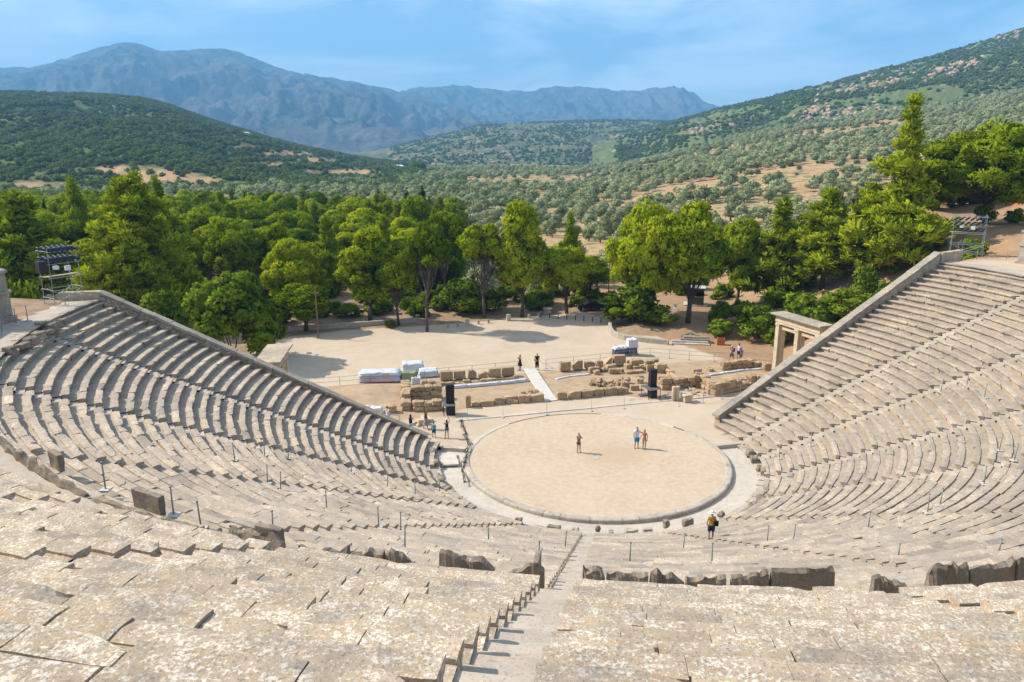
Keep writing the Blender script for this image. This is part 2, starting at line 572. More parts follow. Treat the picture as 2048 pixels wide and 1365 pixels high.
LOW_ST = ['the left retaining wall side, between the first and second wedge', 'the left bank, between its second and third wedge', 'the left bank, ending at the orchestra parapet',
          'the two wedges left of the main stairs', 'the middle of the lower tier, straight down to the orchestra', 'the right of the person in yellow',
          'the right bank, fifth stairs from the right wall', 'the right bank, fourth stairs from the right wall', 'the right bank, third stairs from the right wall',
          'the right bank, second stairs from the right wall', 'the right bank, nearest stairs to the right wall']
for d, s in zip(AISLES, LOW_ST):
    stairway('worn stone stairs cutting through ' + s, 'lower stairways', d, LOW_N, LOW_R0, LOW_Z0, LOW_DR, LOW_DZ)
for k, d in enumerate(UP_AISLES[1:-1]):
    w = {5: 'main foreground stairs between the lichen covered wedges, widest in the view'}.get(k + 1, 'narrow upper stairs between lichen covered wedges, ' +
        ['', 'fourth left of the main stairs', 'third left of the main stairs', 'second left of the main stairs', 'next left of the main stairs', '', 'next right of the main stairs', 'second right of the main stairs', 'third right of the main stairs'][k + 1])
    stairway(w, 'upper stairways', d, UP_N, UP_R0, UP_Z0, UP_DR, UP_DZ, 0.8)

# walkway between the tiers and the podium of the upper tier
def arc_sheet(name, ra, rb, a0, a1, za, zb, nr, na, mat, kind='structure', noise=0.01, fn=None):
    aa = np.radians(np.linspace(a0, a1, na + 1))
    rr = np.linspace(ra, rb, nr + 1)
    A, Rr = np.meshgrid(aa, rr, indexing='ij')
    Z = za + (zb - za) * (Rr - ra) / max(1e-6, rb - ra) + rng.normal(0, noise, A.shape)
    Rs = stretch(Rr, np.degrees(A)) if fn is None else fn(Rr, A)
    V = np.stack([Rs * np.sin(A), -Rs * np.cos(A), Z], -1).reshape(-1, 3)
    k = (np.arange(na)[:, None] * (nr + 1) + np.arange(nr)[None, :]).ravel()
    F = np.stack([k, k + 1, k + nr + 2, k + nr + 1], -1)
    me = np_mesh(name, V, F)
    vattr(me, 'tint', np.full(len(V), 0.5))
    o = link_mesh(name, me, mat)
    if kind: tag(o, kind=kind)
    return o
arc_sheet('walkway', 37.25, 40.3, -93.5, 119, 12.22, 12.2, 6, 260, M_stair)
# sloping fill under the seats, so that nothing is hollow
M_fill = plain('packed_earth', (0.16, 0.13, 0.10), 1.0)
arc_sheet('terrace_fill', 12.3, 37.4, -93, 117, -0.25, 11.35, 4, 120, M_fill, noise=0)
arc_sheet('terrace_fill', 40.1, 57.5, -53, 33, 13.7, 22.8, 4, 90, M_fill, noise=0)

def stretchless(Rr, A): return Rr
o = arc_sheet('podium_wall', 40.10, 40.101, -78.5, 33, 12.15, 14.0, 1, 260, M_bench, None, 0, stretchless)
tag(o, 'podium wall of grey stone below the first upper row, facing the walkway', 'wall')
# upper tier behind the frame's left: plain shoulder of the hill, earth
# ------------------------------------------------------------------ benches with backrests along the walkway
def bench(deg0, deg1, hL, hR, label, broken=0.0):
    """one block of the last lower row: a seat with a high back, its upper edge worn to a ragged line"""
    am = (deg0 + deg1) / 2
    root = empty('backrest_bench', tuple(pol(37.4, am, 11.9)))
    tag(root, label, 'stone bench', 'benches with backrests along the walkway')
    inv = Matrix.Translation(root.location).inverted()
    n = max(6, int((deg1 - deg0) * 37.5 * math.pi / 180 / 0.07))
    u = np.linspace(0, 1, n + 1)
    ang = np.radians(deg0 + (deg1 - deg0) * u)
    sd_ = rng.integers(1000)
    top = hL + (hR - hL) * u
    ph = rng.uniform(-0.3, 0.5)
    top = top * np.clip(1.0 - 0.35 * np.clip(np.abs(u - 0.5 + ph * 0.3) * 2 - 0.7, 0, 1) * (0.3 + rng.random()) * (broken > 0.55), 0.25, 1.2)
    top = top + (vnoise(u * 5, sd_ + 0 * u, 3) - 0.5) * 0.36 * broken + (vnoise(u * 12, sd_ + 0 * u, 4) - 0.5) * 0.06
    top = np.clip(top, 0.22, 1.25)
    # cross-section of the back: leaning a little outwards, rounded crest
    sec = np.array([(-0.06, 0.0), (-0.02, 0.55), (0.03, 0.94), (0.10, 1.0), (0.18, 0.93), (0.23, 0.5), (0.24, -0.35), (-0.06, -0.35)])
    dr = np.repeat(sec[None, :, 0], n + 1, 0) + rng.normal(0, 0.003, (n + 1, 8)) + (np.stack([vnoise(u * 6, sd_ + q * 1.7 + 0 * u, 6 + q) for q in range(8)], 1) - .5) * 0.17
    dz = np.where(sec[None, :, 1] > 0, sec[None, :, 1] * top[:, None], sec[None, :, 1]) + rng.normal(0, 0.004, (n + 1, 8))
    A = np.repeat(ang[:, None], 8, 1)
    r = 37.42 + dr
    V = np.stack([r * np.sin(A), -r * np.cos(A), 12.0 + dz], -1).reshape(-1, 3)
    k = np.arange(n)[:, None] * 8
    j = np.arange(8)[None, :]
    F = np.stack([k + j, k + (j + 1) % 8, k + 8 + (j + 1) % 8, k + 8 + j], -1).reshape(-1, 4)
    e = n * 8
    caps = np.array([(3, 2, 1, 4), (1, 0, 5, 4), (0, 7, 6, 5), (e + 4, e + 1, e + 2, e + 3), (e + 4, e + 5, e, e + 1), (e + 5, e + 6, e + 7, e)])
    me = np_mesh('backrest', V, np.concatenate([F, caps]))
    vattr(me, 'tint', np.full(len(V), np.clip(rng.normal(0.42, 0.15), 0, 1)))
    me.transform(inv)
    link_mesh('backrest', me, M_bench, root)
    m2 = MB()
    s0, s1 = pol(37.16, deg0), pol(37.16, deg1)
    c = (s0 + s1) / 2
    m2.box((c[0], c[1], 11.99), (np.hypot(*(s1 - s0)[:2]) * 0.985, 0.42, 0.14), math.atan2(s1[1] - s0[1], s1[0] - s0[0]))
    me = m2.mesh('seat', bevel=0.02)
    vattr(me, 'tint', np.full(len(me.vertices), 0.5))
    me.transform(inv)
    link_mesh('seat', me, M_seat_up, root)
def deg_at(px):
    return np.interp(px, [-60, 0, 60, 160, 240, 330, 540, 740, 1000, 1200, 1300, 1420, 1600, 1770, 1895, 2010, 2100],
                     [-45, -42, -39, -33.4, -29.7, -26.7, -20.5, -15.8, -10.4, -6.5, -4.7, -2.5, 0.9, 4.2, 6.6, 9.1, 11.0])
BENCHES = [  # pixel span in the photograph, height left and right, raggedness, what sets it apart
    (-40, 26, 0.95, 1.0, 0.8, 'at the left edge of the picture, cut off by it'),
    (30, 88, 1.1, 0.9, 0.6, 'near the left edge, just left of the long chamfered bench'),
    (90, 175, 0.95, 0.75, 0.5, 'long and chamfered, with a sloping right end, near the left edge'),
    (178, 325, 0.55, 0.95, 0.7, 'low at its left, rising right, before the slab'),
    (328, 462, 1.15, 0.8, 0.9, 'between two metal posts on the left, with a thick dark back'),
    (466, 566, 1.05, 1.1, 1.0, 'below the leaning metal post, with a jagged crest'),
    (598, 698, 0.62, 0.85, 0.8, 'low and pale with a broken right end'),
    (700, 771, 0.85, 0.95, 0.6, 'dark backed, third to the left of the arched one'),
    (774, 832, 1.0, 0.8, 0.7, 'dark backed, second to the left of the arched one'),
    (836, 880, 0.6, 0.6, 0.8, 'nearly worn away, directly left of the arched one'),
    (884, 988, 1.1, 1.2, 1.2, 'tall and arched with a rough dark back, left of the main stairs'),
    (1016, 1090, 0.8, 1.2, 0.9, 'rising towards the main stairs on their left'),
    (1165, 1210, 1.0, 0.9, 0.9, 'shortest piece, touching the right of the main stairs'),
    (1212, 1300, 0.95, 1.05, 0.5, 'second to the right of the main stairs, rough crest'),
    (1303, 1373, 1.05, 1.0, 0.6, 'third to the right of the main stairs'),
    (1376, 1457, 0.95, 0.95, 0.25, 'level crested, left of the narrow notch'),
    (1466, 1540, 0.95, 1.15, 0.3, 'smooth backed, right of the narrow notch'),
    (1544, 1668, 1.3, 1.25, 0.5, 'long and pale blotched, beside the bare slab'),
    (1672, 1745, 0.4, 0.45, 0.6, 'worn down to a bare pale slab'),
    (1748, 1818, 1.0, 0.8, 0.7, 'with a hooked left end, right of the bare slab'),
    (1826, 1858, 0.4, 0.5, 0.8, 'almost gone, beside the peaked one'),
    (1861, 1938, 1.15, 1.2, 0.9, 'peaked, with a clean dark back near the right edge'),
    (1941, 2030, 1.0, 1.15, 0.5, 'smoothly rising, last but one at the right edge'),
    (2033, 2100, 1.1, 1.0, 0.6, 'at the right edge of the picture, cut off by it')]
for x0, x1, h0, h1, br, s in BENCHES:
    bench(float(deg_at(x0)), float(deg_at(x1)) - 0.02, h0 * (1.04 if x0 > 580 else 0.85 if x0 > 465 else 0.55), h1 * (1.04 if x0 > 580 else 0.85 if x0 > 465 else 0.55), 'stone backrest bench ' + s, br)

def slab(name, label, group, p, size, rz, mat, cat='stone slab', tilt=(0, 0), rough=0.02, seed=0, bev=0.03):
    """a worn squared stone, its faces cut into a grid and roughened"""
    bm = bmesh.new()
    bmesh.ops.create_cube(bm, size=1.0)
    for v in bm.verts: v.co = Vector((v.co.x * size[0], v.co.y * size[1], (v.co.z + 0.5) * size[2]))
    if bev: bmesh.ops.bevel(bm, geom=list(bm.edges), offset=min(bev, 0.3 * min(size)), segments=2, affect='EDGES', profile=0.6)
    bmesh.ops.subdivide_edges(bm, edges=[e for e in bm.edges if e.calc_length() > 0.2 * max(size)], cuts=3, use_grid_fill=True)
    bm.normal_update()
    rs = random.Random(seed)
    o3 = Vector((rs.uniform(0, 50), rs.uniform(0, 50), rs.uniform(0, 50)))
    from mathutils import noise as mn
    for v in bm.verts:
        f = mn.noise(v.co * 1.6 / max(0.3, max(size)) * 1.3 + o3) * 1.4 + 0.7 * mn.noise(v.co * 4.5 + o3)
        v.co += v.normal * f * rough
    me = bpy.data.meshes.new(name)
    bm.to_mesh(me)
    bm.free()
    vattr(me, 'tint', np.full(len(me.vertices), rs.uniform(0.25, 0.75)))
    o = link_mesh(name, me, mat)
    o.location = tuple(p)
    o.rotation_euler = (tilt[0], tilt[1], rz)
    if label: tag(o, label, cat, group)
    return o
# standing slabs seen on the walkway at the left
for (px, py, z, w, h, s) in [(255, 990, 12.3, 1.35, 0.30, 'long upright slab with a square right end, behind the metal posts on the left walkway'),
                             (75, 905, 12.3, 0.8, 0.3, 'short upright slab leaning near the left edge of the walkway'),
                             (508, 1050, 12.45, 0.9, 0.25, 'dark rough slab standing behind the leaning post on the left'),
                             (1683, 1112, 12.3, 0.8, 0.75, 'fallen slab standing behind the bare pale bench on the right')][:3]:
    d = np.radians(deg_at(px))
    slab('stone_slab', s, 'loose slabs on the walkway', pol(36.85, deg_at(px), 12.0), (w, 0.2, h + 0.38), d, M_bench, rough=0.03, seed=px)
slab('stone_slab', 'tall narrow end slab standing at the left of the main stairs', 'loose slabs on the walkway', pol(37.45, -8.95, 12.0), (0.16, 0.6, 1.25), np.radians(-8.6), M_bench, rough=0.02, seed=5)

# ------------------------------------------------------------------ orchestra
o = arc_sheet('orchestra_floor', 0.02, 9.80, 0, 360, 0.0, 0.0, 16, 120, None, noise=0.004) if False else None
kerb = empty('orchestra_kerb', (0, 0, 0))
tag(kerb, 'ring of grey stone kerb blocks around the round earth orchestra', 'kerb')
def kerb_stone(a0, a1, r0, r1, ztop, zbot, mat=None):
    n = max(3, int((a1 - a0) * 1.2))
    aa = np.radians(np.linspace(a0, a1, n + 1))
    sec = np.array([(r0, zbot), (r0, ztop - 0.03), (r0 + 0.04, ztop), (r1 - 0.10, ztop + 0.005), (r1 - 0.02, ztop - 0.04), (r1, ztop - 0.12), (r1, zbot)])
    m = len(sec)
    A = np.repeat(aa[:, None], m, 1)
    r = np.repeat(sec[None, :, 0], n + 1, 0) + rng.normal(0, 0.006, (n + 1, m))
    z = np.repeat(sec[None, :, 1], n + 1, 0) + rng.normal(0, 0.006, (n + 1, m)) + rng.normal(0, 0.006)
    V = np.stack([r * np.sin(A), -r * np.cos(A), z], -1).reshape(-1, 3)
    k = np.arange(n)[:, None] * m
    j = np.arange(m - 1)[None, :]
    F = np.stack([k + j, k + m + j, k + m + j + 1, k + j + 1], -1).reshape(-1, 4)
    e = n * m
    caps = np.array([(0, 1, 2, 6), (2, 3, 5, 6), (2, 3, 4, 5), (e + 6, e + 2, e + 1, e), (e + 6, e + 5, e + 3, e + 2), (e + 5, e + 4, e + 3, e + 2)])
    me = np_mesh('kerb_stone', V, np.concatenate([F, caps]), False)
    vattr(me, 'tint', np.full(len(V), np.clip(rng.normal(0.5, 0.12), 0, 1)))
    link_mesh('kerb_stone', me, mat or M_kerb, kerb)
a = -99.0
while a < 124:
    st = rng.uniform(6, 13)
    e = min(a + st, 124.5)
    kerb_stone(a + 0.08, e - 0.08, 9.74, 10.22, 0.075, -0.34)
    a = e
a = 131.5
while a < 170:
    e = min(a + rng.uniform(7, 10), 171)
    kerb_stone(a + 0.05, e - 0.05, 9.72, 10.16, 0.045, -0.2, M_paving)
    a = e
a = -137.0
while a < -99.2:
    e = min(a + rng.uniform(7, 10), -99.0)
    kerb_stone(a + 0.05, e - 0.05, 9.72, 10.2, 0.05, -0.2, M_paving)
    a = e
# sunken gutter walk around the orchestra, paved
arc_sheet('gutter_path', 10.15, 12.55, -99.5, 103.5, -0.215, -0.20, 6, 150, M_paving, noise=0.003)
for deg, s in ((-99.6, 'low threshold slab closing the gutter walk at the left of the orchestra'), (103.4, 'low threshold slab closing the gutter walk at the right of the orchestra')):
    slab('threshold_slab', s, 'threshold slabs', pol(11.28, deg, -0.3), (2.0, 0.42, 0.40), np.radians(deg - 90), M_kerb, 'threshold', rough=0.006, seed=int(deg) + 200)
# outer foot strip of the first row (worn kerb below the seats)
ft = empty('seat_plinth', (0, 0, 0))
tag(ft, 'worn low stone plinth between the gutter walk and the first seat row', 'plinth')
a = -92.0
while a < 113:
    e = min(a + rng.uniform(3, 6.5), 113.5)
    r_in = 11.95 + rng.normal(0, 0.03)
    n = 6
    aa = np.radians(np.linspace(a + 0.1, e - 0.1, n + 1))
    sec = np.array([(r_in, -0.3), (r_in, 0.0), (r_in + 0.05, 0.03), (12.62, 0.04)])
    A = np.repeat(aa[:, None], 4, 1)
    r = np.repeat(sec[None, :, 0], n + 1, 0) + rng.normal(0, 0.02, (n + 1, 4))
    z = np.repeat(sec[None, :, 1], n + 1, 0) + rng.normal(0, 0.015, (n + 1, 4)) + rng.normal(0, 0.015)
    V = np.stack([r * np.sin(A), -r * np.cos(A), z], -1).reshape(-1, 3)
    k = np.arange(n)[:, None] * 4
    j = np.arange(3)[None, :]
    F = np.stack([k + j, k + 4 + j, k + 4 + j + 1, k + j + 1], -1).reshape(-1, 4)
    me = np_mesh('plinth_stone', V, F)
    vattr(me, 'tint', np.full(len(V), np.clip(rng.normal(0.55, 0.15), 0, 1)))
    link_mesh('plinth_stone', me, M_kerb, ft)
    a = e
# tumbled stones that remain of the seats of honour at the edge of the walk
HON = [(1037, 1047, .45, .5, 'tall pointed'), (905, 1030, .6, .3, 'flat brown'), (1108, 1057, .8, .28, 'long low'), (1150, 1060, .4, .18, 'small flat'),
       (1196, 1060, .32, .36, 'small rounded'), (1222, 1063, .3, .12, 'tiny flat'), (1262, 1062, .8, .2, 'thin long'), (1295, 1060, .6, .22, 'flat wedge shaped'),
       (1332, 1052, .35, .55, 'upright narrow'), (1375, 1047, .8, .45, 'large brown bread shaped'), (1442, 1030, .45, .3, 'dark lumpy')]
for k, (px, py, w, h, s) in enumerate(HON):
    p = gp(px, py + 3, 0.0)
    slab('worn_stone', s + ' brown stone left of the first seat row at the near edge of the gutter walk' if False else s + ' stone remnant of the front seats beside the gutter walk', 'stone remnants along the gutter walk',
         (p[0], p[1], 0.0), (w, .35, h), math.atan2(p[0], -p[1]) + rng.uniform(-.2, .2), M_bench if h > .25 else M_kerb, 'stone', rough=0.05, seed=k + 40, bev=.1)
# rugged stones on the right and left end of the first row
ORDN = ['first', 'second', 'third', 'fourth', 'fifth', 'sixth', 'seventh', 'eighth', 'ninth', 'tenth', 'eleventh']
n_ = 0
for (px, py) in [(1500, 905), (1508, 918), (1518, 935), (1527, 943), (1541, 950), (1535, 965), (1533, 985), (1520, 1000), (1505, 1013), (1490, 1020), (1478, 1025),
                 (862, 905), (872, 925), (868, 948), (880, 962), (893, 978), (905, 990), (920, 1003)]:
    p = gp(px, py, 0.25)
    n_ += 1
    slab('worn_stone', 'rough broken stone along the gutter walk, %s from the %s threshold slab' % (ORDN[n_ - 1 if px > 1200 else n_ - 12], 'right' if px > 1200 else 'left'),
         'rough stones at the ' + ('right' if px > 1200 else 'left') + ' foot of the seats', (p[0], p[1], -0.05), (rng.uniform(.5, .95), rng.uniform(.35, .55), rng.uniform(.3, .55)),
         math.atan2(p[0], -p[1]) + rng.normal(0, .2), M_bench, 'stone', (rng.normal(0, .08), rng.normal(0, .08)), 0.06, n_ + 90, .1)

# ------------------------------------------------------------------ retaining walls with sloping coping
def retaining_wall(label, w, z0, z1, thick, side, h_foot):
    root = empty('retaining_wall', (w[0][0], w[0][1], 0))
    tag(root, label, 'retaining wall', 'retaining walls of the theatre')
    A, B = np.append(w[0], 0), np.append(w[1], 0)
    d = (B - A) / np.linalg.norm(B - A)
    nrm = np.array([-d[1], d[0], 0]) * side          # away from the seats
    L = np.linalg.norm(B - A)
    O = np.array(root.location)
    n = 26
    VV, FF = [], []
    # body, cut along its length so that the faces can be uneven
    xs = np.linspace(-0.1, L, 90)
    top = z0 + (z1 - z0) * np.clip(xs / L, 0, 1)
    zz = np.linspace(0, 1, 6)
    V = []
    for sgn in (0, 1):
        for x, t in zip(xs, top):
            for q in zz:
                V.append(A + d * x + nrm * (thick * sgn) + np.array([0, 0, -0.4 + (t + 0.4) * q if sgn else max(-0.4, t - 1.6) + (t - max(-0.4, t - 1.6)) * q]) + nrm * rng.normal(0, 0.018))
    V = np.array(V)
    m = len(xs)
    k = (np.arange(m - 1)[:, None] * 6 + np.arange(5)[None, :]).ravel()
    f1 = np.stack([k, k + 6, k + 7, k + 1], -1)
    f2 = np.stack([k, k + 1, k + 7, k + 6], -1) + m * 6
    kk = np.arange(m - 1) * 6
    f3 = np.stack([kk + 5, kk + 11, kk + 11 + m * 6, kk + 5 + m * 6], -1)
    k0 = np.arange(5)
    f4 = np.stack([k0, k0 + 1, k0 + 1 + m * 6, k0 + m * 6], -1)
    f5 = np.stack([k0 + (m - 1) * 6, k0 + (m - 1) * 6 + m * 6, k0 + 1 + (m - 1) * 6 + m * 6, k0 + 1 + (m - 1) * 6], -1)
    me = np_mesh('wall_body', V - O, np.concatenate([f1, f2, f3, f4, f5]))
    vattr(me, 'tint', np.full(len(V), 0.45))
    link_mesh('wall_body', me, M_masonry, root)
    # coping slabs
    x = -0.35
    while x < L - 0.3:
        e = min(x + rng.uniform(0.9, 1.7), L)
        if L - e < 0.5: e = L
        P = []
        for xx in (x + 0.013, e - 0.013):
            t = z0 + (z1 - z0) * xx / L
            for off, dz in ((-0.09, 0.002), (thick + 0.09, 0.002), (thick + 0.09, h_foot), (-0.09, h_foot)):
                P.append(A + d * (xx + rng.normal(0, .008)) + nrm * (off + rng.normal(0, 0.022)) + np.array([0, 0, t + dz + rng.normal(0, 0.014)]) - O)
        mb = MB()
        mb.add(P, [(0, 1, 2, 3), (7, 6, 5, 4), (0, 4, 5, 1), (1, 5, 6, 2), (2, 6, 7, 3), (3, 7, 4, 0)])
        me = mb.mesh('coping_slab', bevel=0.018)
        vattr(me, 'tint', np.full(len(me.vertices), np.clip(rng.normal(0.45, 0.12), 0, 1)))
        link_mesh('coping_slab', me, M_coping, root)
        x = e
    return root
def masonry():
    t = NT('rubble_masonry')
    v = t.pos((1.0, 1.0, 1.9))
    cell = t.voro(v, 2.6, 'DISTANCE_TO_EDGE')
    n = t.n.new('ShaderNodeTexVoronoi')
    n.inputs['Scale'].default_value = 2.6
    t.l.new(v, n.inputs['Vector'])
    c = t.ramp(n.outputs['Color'], [(0.2, (0.30, 0.245, 0.18)), (0.5, (0.42, 0.345, 0.25)), (0.8, (0.50, 0.43, 0.33))])
    c = t.mix(t.ramp(t.noise(t.pos(), 9, 6), [(0.4, 0.0), (0.7, 0.6)]), c, (0.27, 0.23, 0.19))
    c = t.mix(t.ramp(cell, [(0.0, 1.0), (0.055, 0.0)]), c, (0.15, 0.12, 0.09))
    t.b.inputs['Roughness'].default_value = 0.95
    t.bump(t.ramp(cell, [(0.0, 0.0), (0.09, 1.0)]), 0.9, 0.06)
    return t.color(c)
M_masonry = masonry()
wl_ = retaining_wall('left retaining wall of rough masonry under a long sloping coping', WALL_L, 0.85, 12.62, 0.55, -1, 0.22)
wr_ = retaining_wall('right retaining wall of pale blocks under a long sloping coping', WALL_R, 0.95, 13.0, 0.60, 1, 0.24)
for c in wr_.children:
    if c.name.startswith('wall_body'): c.data.materials[0] = M_wall
# short level returns at the head of each wall
for nm, a, b, zt, s in (('left', (-37.3, 1.55), (-40.0, 0.9), 12.72, 'low level wall of rubble closing the walkway at the head of the left retaining wall'),
                        ('right', (36.0, 20.3), (39.3, 22.4), 13.05, 'low level wall closing the walkway at the head of the right retaining wall')):
    a, b = np.array(a), np.array(b)
    c = (a + b) / 2
    slab('low_wall', s, None, (c[0], c[1], 11.0), (np.hypot(*(b - a)), 0.55, zt - 11.0 + 0.1), math.atan2(b[1] - a[1], b[0] - a[0]), M_wall, 'wall', rough=0.05, seed=77, bev=.06)

# end piers of the upper tier, at both edges of the view
def pier(label, p, rz, w, dpt, h):
    root = empty('stone_pier', p, rz)
    tag(root, label, 'stone pier', 'end piers of the upper tier')
    MB().box((0, 0, 0.17), (w + 0.34, dpt + 0.34, 0.34)).build('plinth', M_tintless(M_coping), root, bevel=0.03)
    MB().box((0, 0, 0.34 + h * 0.26), (w, dpt, h * 0.52)).build('lower_shaft', M_tintless(M_coping), root, bevel=0.02)
    MB().box((0, 0, 0.34 + h * 0.52 + 0.07), (w + 0.26, dpt + 0.26, 0.14)).build('string_course', M_tintless(M_coping), root, bevel=0.03)
    MB().box((0, 0, 0.48 + h * 0.52 + h * 0.2), (w - 0.1, dpt - 0.1, h * 0.4)).build('upper_shaft', M_tintless(M_coping), root, bevel=0.02)
    n = 10
    prof = [(-w / 2 - 0.06, 0)] + [(-math.cos(math.pi * k / n) * (w / 2 + 0.06), 0.12 + math.sin(math.pi * k / n) * 0.2) for k in range(n + 1)] + [(w / 2 + 0.06, 0)]
    mb = MB().prism(prof, -dpt / 2 - 0.06, dpt / 2 + 0.06, Matrix.Translation((0, 0, 0.48 + h * 0.92)))
    mb.build('cap', M_tintless(M_coping), root, bevel=0.02)
    return root
_tl = {}
def M_tintless(m):
    """the same stone for plain meshes that carry no block tint"""
    if m.name not in _tl:
        c = m.copy()
        c.name = m.name + '_plain'
        nt = c.node_tree
        for n in nt.nodes:
            if n.type == 'ATTRIBUTE':
                for sock in [l.to_socket for l in n.outputs['Fac'].links]:
                    for l in list(sock.links): nt.links.remove(l)
                    sock.default_value = 0.5
        _tl[m.name] = c
    return _tl[m.name]
pier('tall capped stone pier at the left edge of the walkway', (-40.05, -6.9, 12.2), R(4), 1.5, 2.6, 2.9)
pier('tall capped stone pier at the right edge of the walkway', (44.2, 18.6, 12.2), R(-62), 1.5, 2.6, 2.9)
# worn rubble edge where the last left rows break off under the walkway
for k, (px, py) in enumerate([(20, 705), (45, 690), (62, 682), (78, 672), (92, 664), (104, 655), (114, 648), (126, 640), (38, 676), (88, 652)]):
    p = gp(px, py, 12.1)
    slab('worn_stone', 'broken grey stone in the crumbled row by the left walkway, %s from its left end' % ORDN[[0, 2, 3, 4, 6, 7, 8, 9, 1, 5][k]], 'crumbled stones beside the left walkway', (p[0], p[1], 11.85), (rng.uniform(.5, 1.0), .5, rng.uniform(.3, .6)),
         rng.uniform(1.2, 1.9), M_bench, 'stone', rough=0.07, seed=k + 300, bev=.1)
# ------------------------------------------------------------------ ground near the theatre
def wall_side(w, x, y, side):
    d = w[1] - w[0]
    L = np.hypot(*d)
    d = d / L
    t = ((x - w[0][0]) * d[0] + (y - w[0][1]) * d[1]) / L
    n = ((x - w[0][0]) * -d[1] + (y - w[0][1]) * d[0]) * side
    return t, n, L

def tz(x, y):
    """height of the ground around the theatre"""
    x = np.asarray(x, float); y = np.asarray(y, float)
    z = (fbm(x * 0.16, y * 0.16, 5, 4) - 0.5) * 0.10
    r = np.hypot(x, y)
    # mound of dry earth left of the ruins, and the low terrace between them
    m = gp(745, 790)
    z = z + 0.75 * np.exp(-((x - m[0]) / 3.6) ** 2 - ((y - m[1] - 0.5) / 2.0) ** 2)
    # wooded slope falling away behind the levelled yard
    far = sstep(62, 130, y + 0.10 * x)
    z = z - 3.0 * far
    # raised bed with trees right of the yard
    bed = sstep(8.0, 11, x + 0.25 * (45 - y)) * sstep(39.0, 42.0, y + 0.14 * (x - 7)) 
    z = z + 0.55 * bed * (0.7 + 0.6 * fbm(x * 0.3, y * 0.3, 9, 3))
    # hillside on the right
    hill = 13.0 * sstep(-0.12, 1.0, (x - 26.5 - 0.10 * np.clip(y - 40, 0, 60)) / 27.0) + 0.09 * np.clip(x - 48, 0, 200)
    hill = hill * (1 - 0.5 * sstep(70, 130, y)) * sstep(6, 26, y + 0.4 * (x - 30))
    z = z + hill * (0.92 + 0.16 * fbm(x * 0.12, y * 0.12, 3, 4))
    for w, side, h0, h1, k in ((WALL_L, -1, 0.85, 12.5, 0.55), (WALL_R, 1, 0.95, 13.0, 0.75)):
        t, n, L = wall_side(w, x, y, side)
        H = h0 + (h1 - h0) * np.clip(t, 0, 1) - (1.2 if side > 0 else 0.85) + 0.05 * np.clip(t - 1, 0, 4) * L
        e = np.where(n > 0, H - k * np.clip(n - 0.5, 0, None), 0) * sstep(-0.06, 0.06, t)
        if side > 0: e = e * sstep(0.60, 0.98, t)
        z = np.where(n > 0, np.maximum(z, e), z)
        # level ground behind the head of the wall, on the hill side
        z = np.where((n <= 0) & (t > 1.03), 12.1 + 0.05 * (t - 1) * L, z)
    # under the seats and the orchestra the ground lies below the masonry
    deg = np.degrees(np.arctan2(x, -y))
    inside = np.zeros_like(z, bool)
    tl, nl, Ll = wall_side(WALL_L, x, y, -1)
    tr, nr, Lr = wall_side(WALL_R, x, y, 1)
    inside = (nl < 0.1) & (nr < 0.1) & (r < 40.0) & (y < 22) & ((y < 3) | (x > 0))
    z = np.where(inside, -0.9, z)
    z = np.where(r < 14.2, -0.9 * (1 - sstep(13.6, 14.2, r)), z)
    return z

def grid_sheet(name, xs, ys, zf, mat, kind='structure', attrs=None):
    X, Y = np.meshgrid(xs, ys, indexing='ij')
    Z = zf(X, Y)
    V = np.stack([X, Y, Z], -1).reshape(-1, 3)
    n = len(ys)
    k = (np.arange(len(xs) - 1)[:, None] * n + np.arange(n - 1)[None, :]).ravel()
    me = np_mesh(name, V, np.stack([k, k + n, k + n + 1, k + 1], -1), True)
    for an, f in (attrs or {}).items():
        vattr(me, an, f(X, Y).ravel())
    o = link_mesh(name, me, mat)
    tag(o, kind=kind)
    return o

# edge of the levelled yard (behind it: woodland floor)
YARD = np.array([gp(x, y)[:2] for x, y in [(380, 720), (520, 690), (585, 672), (690, 660), (840, 652), (1000, 640), (1110, 628), (1215, 618), (1300, 618)]])
def yard_mask(x, y):
    yb = np.interp(x, YARD[:, 0], YARD[:, 1])
    bed = sstep(6.8, 8.2, x + 0.25 * (45 - y)) * sstep(38.0, 40.5, y + 0.14 * (x - 7))
    far = sstep(-1.2, 0.6, y - yb)
    side = sstep(22, 27, x - 0.0 * y) * sstep(26, 30, y)
    left = sstep(-34, -40, x)
    return np.clip(np.maximum.reduce([bed, far, side, left]), 0, 1)
def red_mask(x, y):
    t, n, L = wall_side(WALL_R, x, y, 1)
    return np.clip(np.maximum(sstep(24, 32, x) * sstep(16, 26, y), sstep(.5, .62, t) * sstep(0.2, 1.0, n)), 0, 1)
def dig_mask(x, y):
    """bare digging soil between the orchestra and the yard"""
    a = R(13.5)
    s = x * math.sin(-a) + y * math.cos(a)
    q = x * math.cos(a) + y * math.sin(a)
    return sstep(11.6, 12.2, s) * (1 - sstep(22.6, 23.6, s)) * sstep(-24, -21, q)

